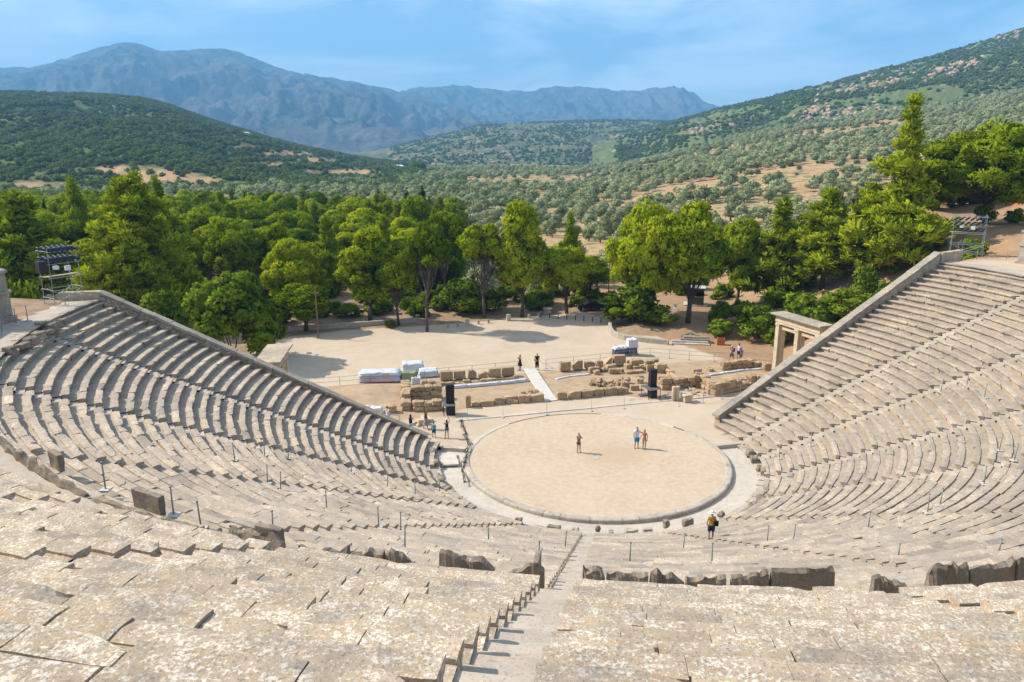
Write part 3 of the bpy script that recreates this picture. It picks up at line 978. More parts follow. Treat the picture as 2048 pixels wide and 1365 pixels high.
def ground_material():
    t = NT('sandy_ground')
    v = t.pos()
    n1 = t.noise(v, 0.12, 5, 0.6, 0.6)
    n2 = t.noise(v, 0.9, 6, 0.65)
    n3 = t.noise(v, 9.0, 5, 0.7)
    sand = t.mix(t.ramp(n1, [(0.35, 0.0), (0.65, 1.0)]), (0.515, 0.415, 0.315), (0.445, 0.35, 0.255))
    sand = t.mix(t.ramp(n2, [(0.40, 0.0), (0.75, 0.5)]), sand, (0.44, 0.325, 0.21))
    sand = t.mix(t.ramp(t.noise(v, 0.35, 6, 0.6, 1.0), [(0.52, 0.0), (0.66, 0.55)]), sand, (0.51, 0.425, 0.335))
    dig = t.mix(t.ramp(n2, [(0.35, 0.0), (0.65, 1.0)]), (0.33, 0.225, 0.135), (0.42, 0.315, 0.21))
    red = t.mix(t.ramp(n2, [(0.3, 0.0), (0.7, 1.0)]), (0.27, 0.155, 0.085), (0.36, 0.235, 0.135))
    wood = t.mix(t.ramp(n2, [(0.35, 0.0), (0.65, 1.0)]), (0.21, 0.135, 0.08), (0.34, 0.24, 0.15))
    br = t.math('MULTIPLY', t.math('SUBTRACT', n2, 0.5), 0.7)
    def soft(a):
        return t.ramp(t.math('ADD', t.attr(a), br), [(0.35, 0.0), (0.65, 1.0)])
    c = t.mix(soft('dig'), sand, dig)
    c = t.mix(soft('woodland'), c, wood)
    c = t.mix(soft('red'), c, red)
    c = t.mix(t.ramp(n3, [(0.35, 0.25), (0.60, 0.0)]), c, (0.30, 0.23, 0.16))
    t.b.inputs['Roughness'].default_value = 1.0
    t.b.inputs['Specular IOR Level'].default_value = 0.05
    t.bump(t.math('ADD', n3, n2), 0.35, 0.05)
    return t.color(c)
M_ground = ground_material()
grid_sheet('ground', np.arange(-122, 122.1, 0.7), np.arange(-44, 96.1, 0.7), tz, M_ground,
           attrs={'woodland': yard_mask, 'red': red_mask, 'dig': dig_mask})
# forecourt between the retaining walls: level sand up to the kerb ring
def fore_attr(o):
    for a in ('woodland', 'red', 'dig'):
        vattr(o.data, a, np.zeros(len(o.data.vertices)))
fore_attr(arc_sheet('forecourt', 10.0, 15.5, 103.6, 260.2, 0.006, 0.03, 8, 120, M_ground, noise=0.002, fn=stretchless))
def orchestra_material():
    t = NT('trodden_earth')
    v = t.pos()
    n1 = t.noise(v, 0.28, 5, 0.6, 0.4)
    n2 = t.noise(v, 2.2, 6, 0.65)
    n3 = t.noise(v, 14.0, 5, 0.7)
    c = t.mix(t.ramp(n1, [(0.35, 0.0), (0.66, 1.0)]), (0.475, 0.372, 0.265), (0.42, 0.318, 0.215))
    c = t.mix(t.ramp(n2, [(0.40, 0.0), (0.66, 0.8)]), c, (0.515, 0.425, 0.325))
    c = t.mix(t.ramp(n3, [(0.35, 0.40), (0.55, 0.0)]), c, (0.42, 0.31, 0.20))
    # browner scuffed patch around the centre stone
    g = t.n.new('ShaderNodeNewGeometry').outputs['Position']
    d = t.n.new('ShaderNodeVectorMath')
    d.operation = 'DISTANCE'
    t.l.new(g, d.inputs[0])
    d.inputs[1].default_value = (1.6, 0.6, 0)
    c = t.mix(t.math('MULTIPLY', t.ramp(t.math('ADD', t.math('MULTIPLY', d.outputs['Value'], 0.22), t.math('MULTIPLY', t.math('SUBTRACT', n1, 0.5), 1.2)), [(0.2, 1.0), (0.75, 0.0)]), 0.55), c, (0.40, 0.285, 0.175))
    t.b.inputs['Roughness'].default_value = 1.0
    t.b.inputs['Specular IOR Level'].default_value = 0.05
    t.bump(t.math('ADD', n3, n2), 0.3, 0.03)
    return t.color(c)
arc_sheet('orchestra_floor', 0.0, 9.86, 0, 360, 0.012, 0.012, 20, 140, orchestra_material(), noise=0.0, fn=stretchless)

# ------------------------------------------------------------------ far country
HP = math.cos(PITCH)
def px_slope(px, py):
    d = ray(px, py)
    return d[0] / d[1], d[2] / d[1]
def a_of(px, py=300):
    return px_slope(px, py)[0]

V_A = np.array([a_of(p) for p in (-300, 0, 500, 900, 1150, 1250, 1400, 1600, 1800, 2048, 2400)])
V_H = np.array([-6, -6, -6, -5, -4, 3, 24, 50, 66, 90, 120.0])
def valley(a, Y):
    x, y = CAM[0] + a * Y, CAM[1] + Y
    H = np.interp(a, V_A, V_H)
    z = H * np.clip((Y - 150) / 750, 0, 2.2) + (fbm(x * 0.006, y * 0.006, 21, 4) - 0.5) * 10 * sstep(150, 500, Y)
    k = sstep(146, 270, Y)
    return tz(x, y) * (1 - k) + (z - 3 * (1 - sstep(200, 500, Y))) * k
def bare_noise(x, y, s=1.0):
    return fbm(x * 0.012 * s + 3.1, y * 0.008 * s, 33, 5, 0.55)

def a_sheet(name, aa, YY, hf, mat, attrs=None):
    A, Y = np.meshgrid(aa, YY, indexing='ij')
    Z = hf(A, Y)
    V = np.stack([CAM[0] + A * Y, CAM[1] + Y, Z], -1).reshape(-1, 3)
    n = len(YY)
    k = (np.arange(len(aa) - 1)[:, None] * n + np.arange(n - 1)[None, :]).ravel()
    me = np_mesh(name, V, np.stack([k, k + n, k + n + 1, k + 1], -1), True)
    for an, f in (attrs or {}).items():
        vattr(me, an, f(A, Y).ravel())
    o = link_mesh(name, me, mat)
    tag(o, kind='structure')
    return o

def country_material(name, soil, soil2, grass, green, scrub_scale, amount, rock=None, rock_amt=0.0):
    t = NT(name)
    v = t.pos()
    n1 = t.noise(v, 0.006, 6, 0.6, 0.5)
    n2 = t.noise(v, 0.035, 6, 0.65, 0.3)
    n3 = t.noise(v, scrub_scale, 5, 0.65)
    c = t.mix(t.ramp(n2, [(0.36, 0.0), (0.62, 1.0)]), soil, soil2)
    c = t.mix(t.ramp(n1, [(0.42, 0.0), (0.60, 1.0)]), c, grass)
    c = t.mix(t.ramp(t.math('ADD', t.math('MULTIPLY', n3, 0.6), t.math('MULTIPLY', n2, 0.4)), [(0.5 - amount, 0.0), (0.56 - amount, 0.92)]), c, green)
    c = t.mix(t.ramp(t.math('ADD', t.attr('bare'), t.math('MULTIPLY', t.math('SUBTRACT', n3, 0.5), 0.8)), [(0.42, 0.0), (0.75, 0.75)]), c, t.mix(n2, (0.40, 0.22, 0.115), (0.50, 0.32, 0.19)))
    if rock:
        rn = t.noise(t.pos((0.012, 0.012, 0.03)), 1.0, 8, 0.7, 0.8)
        c = t.mix(t.ramp(rn, [(0.62 - rock_amt, 0.0), (0.68 - rock_amt, 0.85)]), c, rock)
    t.b.inputs['Roughness'].default_value = 1.0
    t.b.inputs['Specular IOR Level'].default_value = 0.0
    t.bump(t.math('ADD', n3, n2), 0.6, 1.5)
    return t.color(c)
M_valley = country_material('valley_soil', (0.36, 0.22, 0.125), (0.43, 0.285, 0.155), (0.40, 0.29, 0.15), (0.12, 0.135, 0.06), 0.25, 0.0)
a_sheet('terrain', np.linspace(-0.95, 0.95, 420), 143 * (2400 / 143) ** np.linspace(0, 1, 220), lambda a, Y: valley(a, Y) - 0.15 * (1 - sstep(150, 152, Y)), M_valley)

class Hill:
    def __init__(self, ridge, Y0, Y1, foot, rough, power=1.0, fall=1.1, cliff=0.0, seed=0):
        s = np.array([px_slope(px, py) for px, py in ridge])
        self.a, self.s = s[:, 0], s[:, 1]
        self.Y0, self.Y1, self.foot, self.rough, self.p, self.fall, self.cliff, self.seed = Y0, Y1, foot, rough, power, fall, cliff, seed
    def h(self, a, Y):
        a = np.asarray(a, float); Y = np.asarray(Y, float)
        da = 0.012
        s = (np.interp(a - da, self.a, self.s) + 2 * np.interp(a, self.a, self.s) + np.interp(a + da, self.a, self.s)) / 4 if not self.cliff else np.interp(a, self.a, self.s)
        x, y = CAM[0] + a * Y, CAM[1] + Y
        top = CAM[2] + s * self.Y1
        f = self.foot(a, Y) if callable(self.foot) else self.foot
        t = np.clip((Y - self.Y0) / (self.Y1 - self.Y0), -1, 2)
        up = np.clip(t, 0, 1) ** self.p
        if self.cliff:
            up = up * (1 - self.cliff) + self.cliff * sstep(0.55, 0.93, t + 0.34 * (fbm(a * 34 + t * 5, t * 4.0 + a * 9, 50, 5, .6) - 0.5))
        dn = np.clip(t - 1, 0, 1) * self.fall
        z = f + (top - f) * (up - dn)
        w = np.clip(t, 0, 1) * np.clip(1.02 - t, 0.04, 1) * 4
        k = self.rough / (self.Y1 * 0.02)
        rid = 1 - np.abs(2 * fbm(x * 4.0 / self.Y1 * 3, y * 4.0 / self.Y1 * 1.6, self.seed, 6, 0.55) - 1)
        rid2 = 1 - np.abs(2 * fbm(a * 38 + 3.5 * fbm(x * .0012, y * .0012, 7, 4), y * 9.0 / self.Y1 + 4 * a, self.seed + 40, 5, 0.55) - 1)
        z = z + (rid - 0.72) * self.rough * np.clip(w, 0, 1) + (rid2 - 0.72) * self.rough * 0.28 * np.clip(w, 0, 1)
        z = z + (fbm(x * 0.02, y * 0.02, self.seed + 9, 4) - 0.5) * self.rough * 0.08
        return np.where(t < 0, f - 8 * -t - 3, z)

H_left = Hill([(-500, 185), (-300, 190), (-120, 186), (0, 184), (100, 187), (200, 190), (280, 197), (330, 209), (400, 233), (500, 265), (560, 284), (620, 298), (700, 313), (800, 330), (900, 345), (1000, 352)],
              400, 1250, lambda a, Y: valley(a, Y) - 1.5, 24, 0.85, seed=101)
H_mid = Hill([(640, 320), (760, 300), (830, 284), (900, 263), (960, 251), (1100, 244), (1250, 240), (1330, 243), (1440, 236), (1600, 230), (1800, 220)],
             1350, 2600, -10, 40, 0.8, seed=131)
H_right = Hill([(1180, 300), (1250, 272), (1340, 246), (1400, 232), (1440, 221), (1500, 210), (1560, 197), (1640, 177), (1700, 160), (1780, 140), (1850, 122), (1950, 90), (2048, 58), (2200, 18), (2400, -30), (2600, -60)],
               850, 1950, lambda a, Y: valley(a, np.minimum(Y, 1000)) - 3, 46, 0.95, seed=161)
H_far1 = Hill([(-700, 215), (-500, 200), (-300, 175), (-100, 150), (0, 139), (70, 133), (150, 112), (200, 98), (246, 83), (290, 94), (330, 104), (370, 103), (420, 98), (470, 104), (520, 120), (570, 137), (620, 151), (680, 161), (740, 172), (800, 186), (880, 205), (980, 255), (1080, 300), (1200, 330)],
              2900, 6000, -20, 260, 1.0, seed=191, cliff=0.0)
H_far2 = Hill([(300, 260), (500, 220), (640, 192), (700, 187), (800, 184), (850, 180), (880, 178), (905, 175), (935, 176), (960, 180), (1000, 183), (1030, 181), (1060, 184), (1100, 178), (1160, 175), (1200, 180), (1230, 186), (1270, 188), (1300, 183), (1325, 182), (1345, 178), (1362, 181), (1380, 190), (1410, 203), (1450, 217), (1500, 236), (1600, 262), (1800, 290), (2100, 300)],
              4200, 7500, -20, 290, 1.0, seed=221, cliff=0.38)

M_hill_l = country_material('scrub_hillside', (0.33, 0.205, 0.125), (0.36, 0.25, 0.15), (0.34, 0.185, 0.095), (0.085, 0.115, 0.045), 0.20, 0.16)
M_hill_m = country_material('dry_hillside', (0.30, 0.21, 0.15), (0.34, 0.25, 0.165), (0.20, 0.19, 0.11), (0.085, 0.105, 0.05), 0.07, 0.08, (0.42, 0.34, 0.26), -0.02)
M_hill_r = country_material('rocky_hillside', (0.40, 0.27, 0.16), (0.46, 0.34, 0.21), (0.21, 0.185, 0.085), (0.090, 0.125, 0.045), 0.12, 0.12, (0.50, 0.42, 0.34), -0.01)
def mountain_material(name):
    t = NT(name)
    n1 = t.noise(t.pos((0.0011, 0.0011, 0.0022)), 1.0, 9, 0.62, 0.8)
    n2 = t.noise(t.pos((0.006, 0.006, 0.004)), 1.0, 8, 0.7, 0.5)
    c = t.mix(t.ramp(n1, [(0.38, 0.0), (0.62, 1.0)]), (0.055, 0.060, 0.052), (0.105, 0.098, 0.088))
    c = t.mix(t.ramp(n2, [(0.42, 0.0), (0.66, 0.8)]), c, (0.19, 0.165, 0.145))
    c = t.mix(t.ramp(n2, [(0.30, 0.7), (0.46, 0.0)]), c, (0.04, 0.048, 0.036))
    t.b.inputs['Roughness'].default_value = 1.0
    t.b.inputs['Specular IOR Level'].default_value = 0.0
    t.bump(t.math('ADD', n1, n2), 0.9, 60.0)
    return t.color(c)
M_mount = mountain_material('limestone_mountain')
BARE = [(300, 352, 120, 22), (235, 340, 70, 14), (385, 362, 80, 12), (560, 308, 70, 8), (490, 294, 50, 6), (640, 322, 60, 8), (60, 372, 90, 12), (540, 330, 60, 8), (700, 345, 70, 9), (150, 368, 60, 8), (620, 345, 50, 7)]
def bare_left(a, Y):
    z = np.maximum(H_left.h(a, Y), valley(a, Y))
    cp, sp_ = math.cos(PITCH), math.sin(PITCH)
    dz = z - CAM[2]
    fw, up = Y * cp - dz * sp_, Y * sp_ + dz * cp
    px, py = 1024 + FPX * a * Y / fw, 682.5 - FPX * up / fw
    x, y = CAM[0] + a * Y, CAM[1] + Y
    o = np.zeros_like(px)
    for cx, cy_, w, h in BARE:
        o = np.maximum(o, np.exp(-((px - cx) / w) ** 2 - ((py - cy_) / h) ** 2))
    return np.clip(o * 1.15 * (0.2 + 1.3 * fbm(x * 0.012, y * 0.012, 91, 4)), 0, 1)
def hill_obj(name, H, amin, amax, na, nY, mat, attrs=None):
    Y = np.concatenate([np.linspace(H.Y0 * 0.97, H.Y1 * 1.02, nY), np.linspace(H.Y1 * 1.05, H.Y1 * 1.35, 12)])
    return a_sheet(name, np.linspace(amin, amax, na), Y, H.h, mat, attrs)
hill_obj('hill', H_left, a_of(-450), a_of(1000), 300, 160, M_hill_l, {'bare': bare_left})
hill_obj('hill', H_mid, a_of(640), a_of(1790), 320, 130, M_hill_m)
hill_obj('hill', H_right, a_of(1185), a_of(2600), 340, 180, M_hill_r)
hill_obj('mountain', H_far1, a_of(-690), a_of(1190), 520, 150, M_mount)
hill_obj('mountain', H_far2, a_of(310), a_of(2090), 620, 170, M_mount)
# plain that closes the valley behind the middle hill and carries the mountains
t_ = NT('distant_plain')
M_plain = t_.color((0.16, 0.155, 0.10))
a_sheet('far_plain', np.linspace(-1.1, 1.1, 60), 900 * (10300 / 900) ** np.linspace(0, 1, 60), lambda a, Y: np.full_like(a, -22.0), M_plain)

# air: one closed box of thin pale haze round the whole scene
hz = NT('air')
hz.n.remove(hz.b)
pv = hz.n.new('ShaderNodeVolumePrincipled')
pv.inputs['Color'].default_value = (0.23, 0.59, 1.0, 1)
pv.inputs['Density'].default_value = 1.7e-4
pv.inputs['Anisotropy'].default_value = 0.0
hz.l.new(pv.outputs[0], hz.out.inputs['Volume'])
mb = MB().box((0, 4700, 640), (24000, 11600, 1330))
o = mb.build('haze', hz.m)
tag(o, kind='stuff')
# ------------------------------------------------------------------ foliage
def leaf_material(name, lo, mid, hi, transl=0.3, rand=0.25):
    t = NT(name)
    t.n.remove(t.b)
    dif = t.n.new('ShaderNodeBsdfDiffuse')
    tr = t.n.new('ShaderNodeBsdfTranslucent')
    mx = t.n.new('ShaderNodeMixShader')
    mx.inputs[0].default_value = transl
    tint = t.math('ADD', t.attr('tint'), t.math('MULTIPLY', t.math('SUBTRACT', t.rnd(), 0.5), rand))
    n = t.noise(t.pos(1.0, world=False), 0.9, 4, 0.6)
    f = t.math('ADD', tint, t.math('MULTIPLY', t.math('SUBTRACT', n, 0.5), 0.5))
    c = t.ramp(f, [(0.1, lo), (0.5, mid), (0.9, hi)])
    t.l.new(c, dif.inputs['Color'])
    t.l.new(t.mix(1.0, c, (1.0, 1.05, 0.5), 'MULTIPLY'), tr.inputs['Color'])
    t.l.new(dif.outputs[0], mx.inputs[1])
    t.l.new(tr.outputs[0], mx.inputs[2])
    t.l.new(mx.outputs[0], t.out.inputs[0])
    return t.m
M_pine = leaf_material('pine_needles', (0.085, 0.125, 0.005), (0.225, 0.285, 0.009), (0.38, 0.42, 0.016), 0.3, 0.6)
M_fir = leaf_material('young_pine_needles', (0.115, 0.155, 0.007), (0.255, 0.31, 0.013), (0.39, 0.42, 0.022), 0.3)
M_cyp = leaf_material('cypress_foliage', (0.018, 0.036, 0.010), (0.034, 0.060, 0.014), (0.058, 0.090, 0.02), 0.1)
M_broad = leaf_material('broad_leaves', (0.07, 0.11, 0.009), (0.155, 0.215, 0.017), (0.26, 0.32, 0.026), 0.3)
M_bright = leaf_material('lemon_leaves', (0.09, 0.14, 0.008), (0.16, 0.22, 0.012), (0.24, 0.28, 0.02))
M_olive = leaf_material('olive_leaves', (0.20, 0.22, 0.105), (0.31, 0.335, 0.175), (0.41, 0.425, 0.25), 0.25, 0.7)
M_dry = leaf_material('dry_twigs', (0.20, 0.15, 0.09), (0.30, 0.24, 0.15), (0.38, 0.31, 0.21), 0.2)
M_scrub = leaf_material('scrub_leaves', (0.07, 0.10, 0.035), (0.12, 0.16, 0.055), (0.18, 0.215, 0.080), 0.2, 0.6)
M_bark = plain('pine_bark', (0.085, 0.065, 0.052), 0.95, var=0.4, scale=3)
M_olbark = plain('olive_bark', (0.17, 0.145, 0.115), 0.95, var=0.35, scale=4)

def tufts(rs, C, rad, n, ln, wd, squash=0.8, lowcut=-0.55, blades=3, up=0.25, nrm_soft=0.55, fill=0.25):
    """needle tufts over one lobe; returns vertices, normals"""
    # the lobe is made of smaller clumps, with dark gaps between them
    m = int(7 + 6 * rad)
    g = rs.normal(size=(m * 3, 3))
    g /= np.linalg.norm(g, axis=1)[:, None]
    g = g[g[:, 2] > lowcut][:m]
    m = len(g)
    sr = 0.44 * rad * rs.uniform(0.7, 1.2, m)
    sc = g * (rad - sr * 0.75)[:, None]
    w = rs.integers(0, m, n)
    e = rs.normal(size=(n, 3)) + g[w] * 0.9
    e /= np.linalg.norm(e, axis=1)[:, None]
    P0 = sc[w] + e * (sr[w] * (1 - fill * rs.random(n) ** 1.5))[:, None]
    d = e * 0.75 + g[w] * 0.35
    d /= np.linalg.norm(d, axis=1)[:, None]
    P = C + P0 * np.array([1, 1, squash])
    Q, N = [], []
    for b in range(blades):
        tg = np.cross(d, rs.normal(size=(n, 3)))
        tg /= np.linalg.norm(tg, axis=1)[:, None] + 1e-9
        ax = d * rs.uniform(0.15, 1.0, (n, 1)) + tg * rs.uniform(0.5, 1.0, (n, 1)) + np.array([0, 0, up])
        ax /= np.linalg.norm(ax, axis=1)[:, None]
        si = np.cross(ax, d + rs.normal(0, 0.22, (n, 3)))
        si /= np.linalg.norm(si, axis=1)[:, None] + 1e-9
        l = ln * rs.uniform(0.6, 1.3, n)[:, None]
        w = wd * rs.uniform(0.7, 1.3, n)[:, None]
        q = np.stack([P - si * w * 0.5, P + si * w * 0.5, P + ax * l + si * w * 0.35, P + ax * l - si * w * 0.35], 1)
        Q.append(q)
        gn = np.cross(si, ax)
        nn = d * nrm_soft + gn * (1 - nrm_soft) * np.sign((gn * d).sum(1))[:, None]
        nn /= np.linalg.norm(nn, axis=1)[:, None]
        N.append(np.repeat(nn[:, None, :], 4, 1))
    return np.concatenate(Q).reshape(-1, 3), np.concatenate(N).reshape(-1, 3)

_ico = None
def core(C, rad, squash):
    global _ico
    if _ico is None:
        bm = bmesh.new()
        bmesh.ops.create_icosphere(bm, subdivisions=2, radius=1)
        _ico = (np.array([v.co for v in bm.verts]), np.array([[v.index for v in f.verts] for f in bm.faces]))
        bm.free()
    V, F = _ico
    return C + V * rad * np.array([1, 1, squash]), F, V

def crown_mesh(name, lobes, rs, ln, wd, dens, squash=0.8, blades=3, up=0.25, lowcut=-0.55, nrm_soft=0.55, corek=0.62, fill=0.25):
    VV, NN, TT, FF = [], [], [], []
    n0 = 0
    for (c, r) in lobes:
        tint = np.clip(rs.normal(0.5, 0.13), 0, 1)
        P, N = tufts(rs, np.array(c), r, int(dens * r * r), ln, wd, squash, lowcut, blades, up, nrm_soft, fill)
        m = len(P) // 4
        VV.append(P); NN.append(N)
        TT.append(np.repeat(np.clip(tint + rs.normal(0, 0.12, m), 0, 1), 4))
        FF.append(np.arange(m * 4).reshape(-1, 4) + n0)
        n0 += len(P)
    V = np.concatenate(VV)
    F = np.concatenate(FF)
    N = np.concatenate(NN)
    T = np.concatenate(TT)
    if corek:
        c3 = []
        for (c, r) in lobes:
            P, Ft, dn = core(np.array(c), r * corek, squash)
            # triangles as quads with a repeated corner are avoided: pairs are kept separate below
            c3.append((P, Ft, dn))
        n1 = len(V)
        Vc = np.concatenate([x[0] for x in c3])
        offs = np.cumsum([0] + [len(x[0]) for x in c3[:-1]])
        Fc = np.concatenate([x[1] + o for x, o in zip(c3, offs)]) + n1
        V = np.concatenate([V, Vc])
        N = np.concatenate([N, np.concatenate([x[2] for x in c3])])
        T = np.concatenate([T, np.full(len(Vc), 0.3)])
        me = bpy.data.meshes.new(name)
        nv, nq, nt = len(V), len(F), len(Fc)
        me.vertices.add(nv)
        me.vertices.foreach_set('co', V.astype(np.float32).ravel())
        idx = np.concatenate([F.ravel(), Fc.ravel()]).astype(np.int32)
        me.loops.add(len(idx))
        me.loops.foreach_set('vertex_index', idx)
        me.polygons.add(nq + nt)
        me.polygons.foreach_set('loop_start', np.concatenate([np.arange(nq) * 4, nq * 4 + np.arange(nt) * 3]).astype(np.int32))
        me.polygons.foreach_set('use_smooth', np.ones(nq + nt, bool))
        me.update(calc_edges=True)
    else:
        me = np_mesh(name, V, F, True)
    vattr(me, 'tint', T)
    me.normals_split_custom_set_from_vertices(N.astype(np.float32).tolist())
    return me

def limb(mb, pts, r0, r1, n=7):
    pts = [Vector(p) for p in pts]
    for k in range(len(pts) - 1):
        f0, f1 = k / (len(pts) - 1), (k + 1) / (len(pts) - 1)
        mb.tube(pts[k], pts[k + 1], r0 + (r1 - r0) * f0, r0 + (r1 - r0) * f1, n)

def curve(a, b, bend, rs, n=5):
    a, b = np.array(a, float), np.array(b, float)
    o = rs.normal(0, bend, 3)
    return [a + (b - a) * t + o * math.sin(math.pi * t) for t in np.linspace(0, 1, n)]

def make_round_pine(seed, H=12.0, W=9.0, bare=0.38, nl=26, lean=0.0, lobe=(1.1, 1.9), flat=0.75, dens=120):
    rs = np.random.default_rng(seed)
    top = np.array([lean * H, rs.normal(0, 0.2), H * 0.80])
    tr = MB()
    pts = [np.array([0, 0, -0.3]), np.array([rs.normal(0, .2) - 0.04 * lean * H, rs.normal(0, .2), H * 0.22]), np.array([0.45 * lean * H + rs.normal(0, .4), rs.normal(0, .35), H * 0.48]), top]
    limb(tr, pts, 0.30, 0.10, 9)
    lobes = []
    zc, rz = H * (bare + (1 - bare) * 0.5), H * (1 - bare) * 0.5
    for k in range(nl):
        for _ in range(30):
            d = rs.normal(size=3)
            d /= np.linalg.norm(d)
            if d[2] > -0.75: break
        u = rs.uniform(0.55, 1.0) if k > 4 else rs.uniform(0.1, 0.5)
        r = rs.uniform(*lobe) * (1.0 - 0.18 * max(0, -d[2]))
        ex = 1 - 0.25 * max(0, d[2])
        c = np.array([d[0] * (W / 2 - r * 0.8) * u * ex + lean * H * 0.85, d[1] * (W / 2 - r * 0.8) * u * ex, zc + d[2] * (rz - r * 0.7) * u])
        lobes.append((c, r))
    for c, r in lobes:
        f = np.clip((c[2] / H - 0.25) * 0.9, 0.28, 0.95)
        k = min(2, int(f * 3)); g = f * 3 - k
        p = pts[k] + (pts[k + 1] - pts[k]) * g
        limb(tr, curve(p, c, 0.25, rs), 0.06, 0.02, 5)
    crown = crown_mesh('crown', lobes, rs, 0.42, 0.16, dens, flat, 3, 0.35)
    return tr.mesh('trunk', True), crown

def make_cone_pine(seed, H=13.0, W=7.0, bare=0.10, spire=0.8, dens=130):
    rs = np.random.default_rng(seed)
    tr = MB()
    pts = [np.array([0, 0, -0.3]), np.array([rs.normal(0, .1), rs.normal(0, .1), H * 0.4]), np.array([rs.normal(0, .15), rs.normal(0, .15), H * 0.97])]
    limb(tr, pts, 0.24, 0.03, 8)
    lobes = []
    z = H * bare + 0.5
    ph = rs.uniform(0, 6)
    while z < H * 0.98:
        f = (z - H * bare) / (H * (1 - bare))
        Rz = W / 2 * (1 - f) ** spire * (0.75 + 0.25 * min(1, f * 5)) * rs.uniform(0.72, 1.15)
        n = max(1, int(round(1.8 + Rz * 1.5)))
        for k in range(n):
            a = ph + 2 * math.pi * (k + rs.uniform(-.3, .3)) / n
            rr = max(0, Rz - 0.4) * rs.uniform(0.35, 1.22)
            c = np.array([rr * math.cos(a), rr * math.sin(a), z + rs.uniform(-.45, .45) + 0.22 * rr])
            r = np.clip(0.27 + 0.21 * Rz, 0.22, 1.0) * rs.uniform(0.65, 1.25)
            lobes.append((c, r))
            if rr > 0.8: limb(tr, [np.array([0, 0, z - 0.25 * rr]), c], 0.05, 0.02, 4)
        ph += 1.1
        z += np.clip(0.30 + 0.24 * Rz, 0.4, 1.0)
    for k in range(5):                      # stray boughs that break the outline
        a = rs.uniform(0, 6.28); zz = rs.uniform(.25, .8) * H
        rr = W / 2 * (1 - zz / H) ** spire + rs.uniform(.2, .7)
        for q in (0.6, 0.85, 1.05): lobes.append((np.array([rr * q * math.cos(a), rr * q * math.sin(a), zz + .5 * q]), .42))
    crown = crown_mesh('crown', lobes, rs, 0.62, 0.15, dens, 0.75, 3, 0.75, -0.8, 0.6, 0.5, 0.45)
    return tr.mesh('trunk', True), crown

def make_cypress(seed, H=10.0, W=1.7):
    rs = np.random.default_rng(seed)
    tr = MB()
    limb(tr, [(0, 0, -.2), (0, 0, H * 0.9)], 0.14, 0.02, 6)
    lobes = []
    z = 0.9
    while z < H * 0.97:
        f = z / H
        Rz = W / 2 * min(1, 2.2 * f + 0.35) * (1 - f ** 2.6)
        for k in range(3 if Rz > 0.3 else 1):
            a = rs.uniform(0, 6.28)
            lobes.append((np.array([Rz * 0.55 * math.cos(a), Rz * 0.55 * math.sin(a), z + rs.uniform(-.2, .2)]), max(0.16, Rz * 0.72)))
        z += 0.42
    return tr.mesh('trunk', True), crown_mesh('crown', lobes, rs, 0.34, 0.12, 190, 1.5, 2, 0.9, -1, 0.7, 0.8)

def make_bush(seed, H=4.0, W=5.0, nl=14, leaf=(0.26, 0.2), dens=150, lob=(0.6, 1.1), stems=3, soft=0.6):
    rs = np.random.default_rng(seed)
    tr = MB()
    lobes = []
    for k in range(nl):
        a = rs.uniform(0, 2 * math.pi)
        e = rs.uniform(0.05, 1) ** 0.7
        r = rs.uniform(*lob)
        q = math.sqrt(max(0.05, 1 - e * e * 0.85))
        u = rs.uniform(0.5, 1)
        lobes.append((np.array([math.cos(a) * (W / 2 - r * .8) * q * u, math.sin(a) * (W / 2 - r * .8) * q * u, r * 0.6 + e * (H - r * 1.4)]), r))
    for k in range(stems):
        c = lobes[k][0]
        limb(tr, curve((rs.normal(0, .15), rs.normal(0, .15), -.2), c, 0.12, rs), 0.07, 0.03, 5)
    return tr.mesh('stem', True), crown_mesh('crown', lobes, rs, leaf[0], leaf[1], dens, 0.85, 2, 0.15, -0.9, soft, 0.7, 0.45)

def make_olive(seed, H=4.6, W=4.8, dens=85):
    rs = np.random.default_rng(seed)
    tr = MB()
    lobes = []
    for k in range(11):
        a = 2 * math.pi * k / 8 + rs.uniform(-.4, .4)
        u = rs.uniform(0.45, 1) if k < 8 else rs.uniform(0, .4)
        r = rs.uniform(0.75, 1.15)
        lobes.append((np.array([math.cos(a) * (W / 2 - r * .8) * u, math.sin(a) * (W / 2 - r * .8) * u, rs.uniform(1.6, 2.9) if k < 8 else rs.uniform(3.0, H - 0.9)]), r))
    limb(tr, [(0, 0, -.2), (rs.normal(0, .1), rs.normal(0, .1), 0.6), (rs.normal(0, .15), rs.normal(0, .15), 1.3)], 0.26, 0.17, 7)
    for c, r in lobes[:6]:
        limb(tr, curve((0, 0, 1.1), c, 0.1, rs, 4), 0.10, 0.04, 5)
    return tr.mesh('trunk', True), crown_mesh('crown', lobes, rs, 0.40, 0.17, dens, 0.85, 2, 0.2, -0.8, 0.7, 0.66, 0.4)

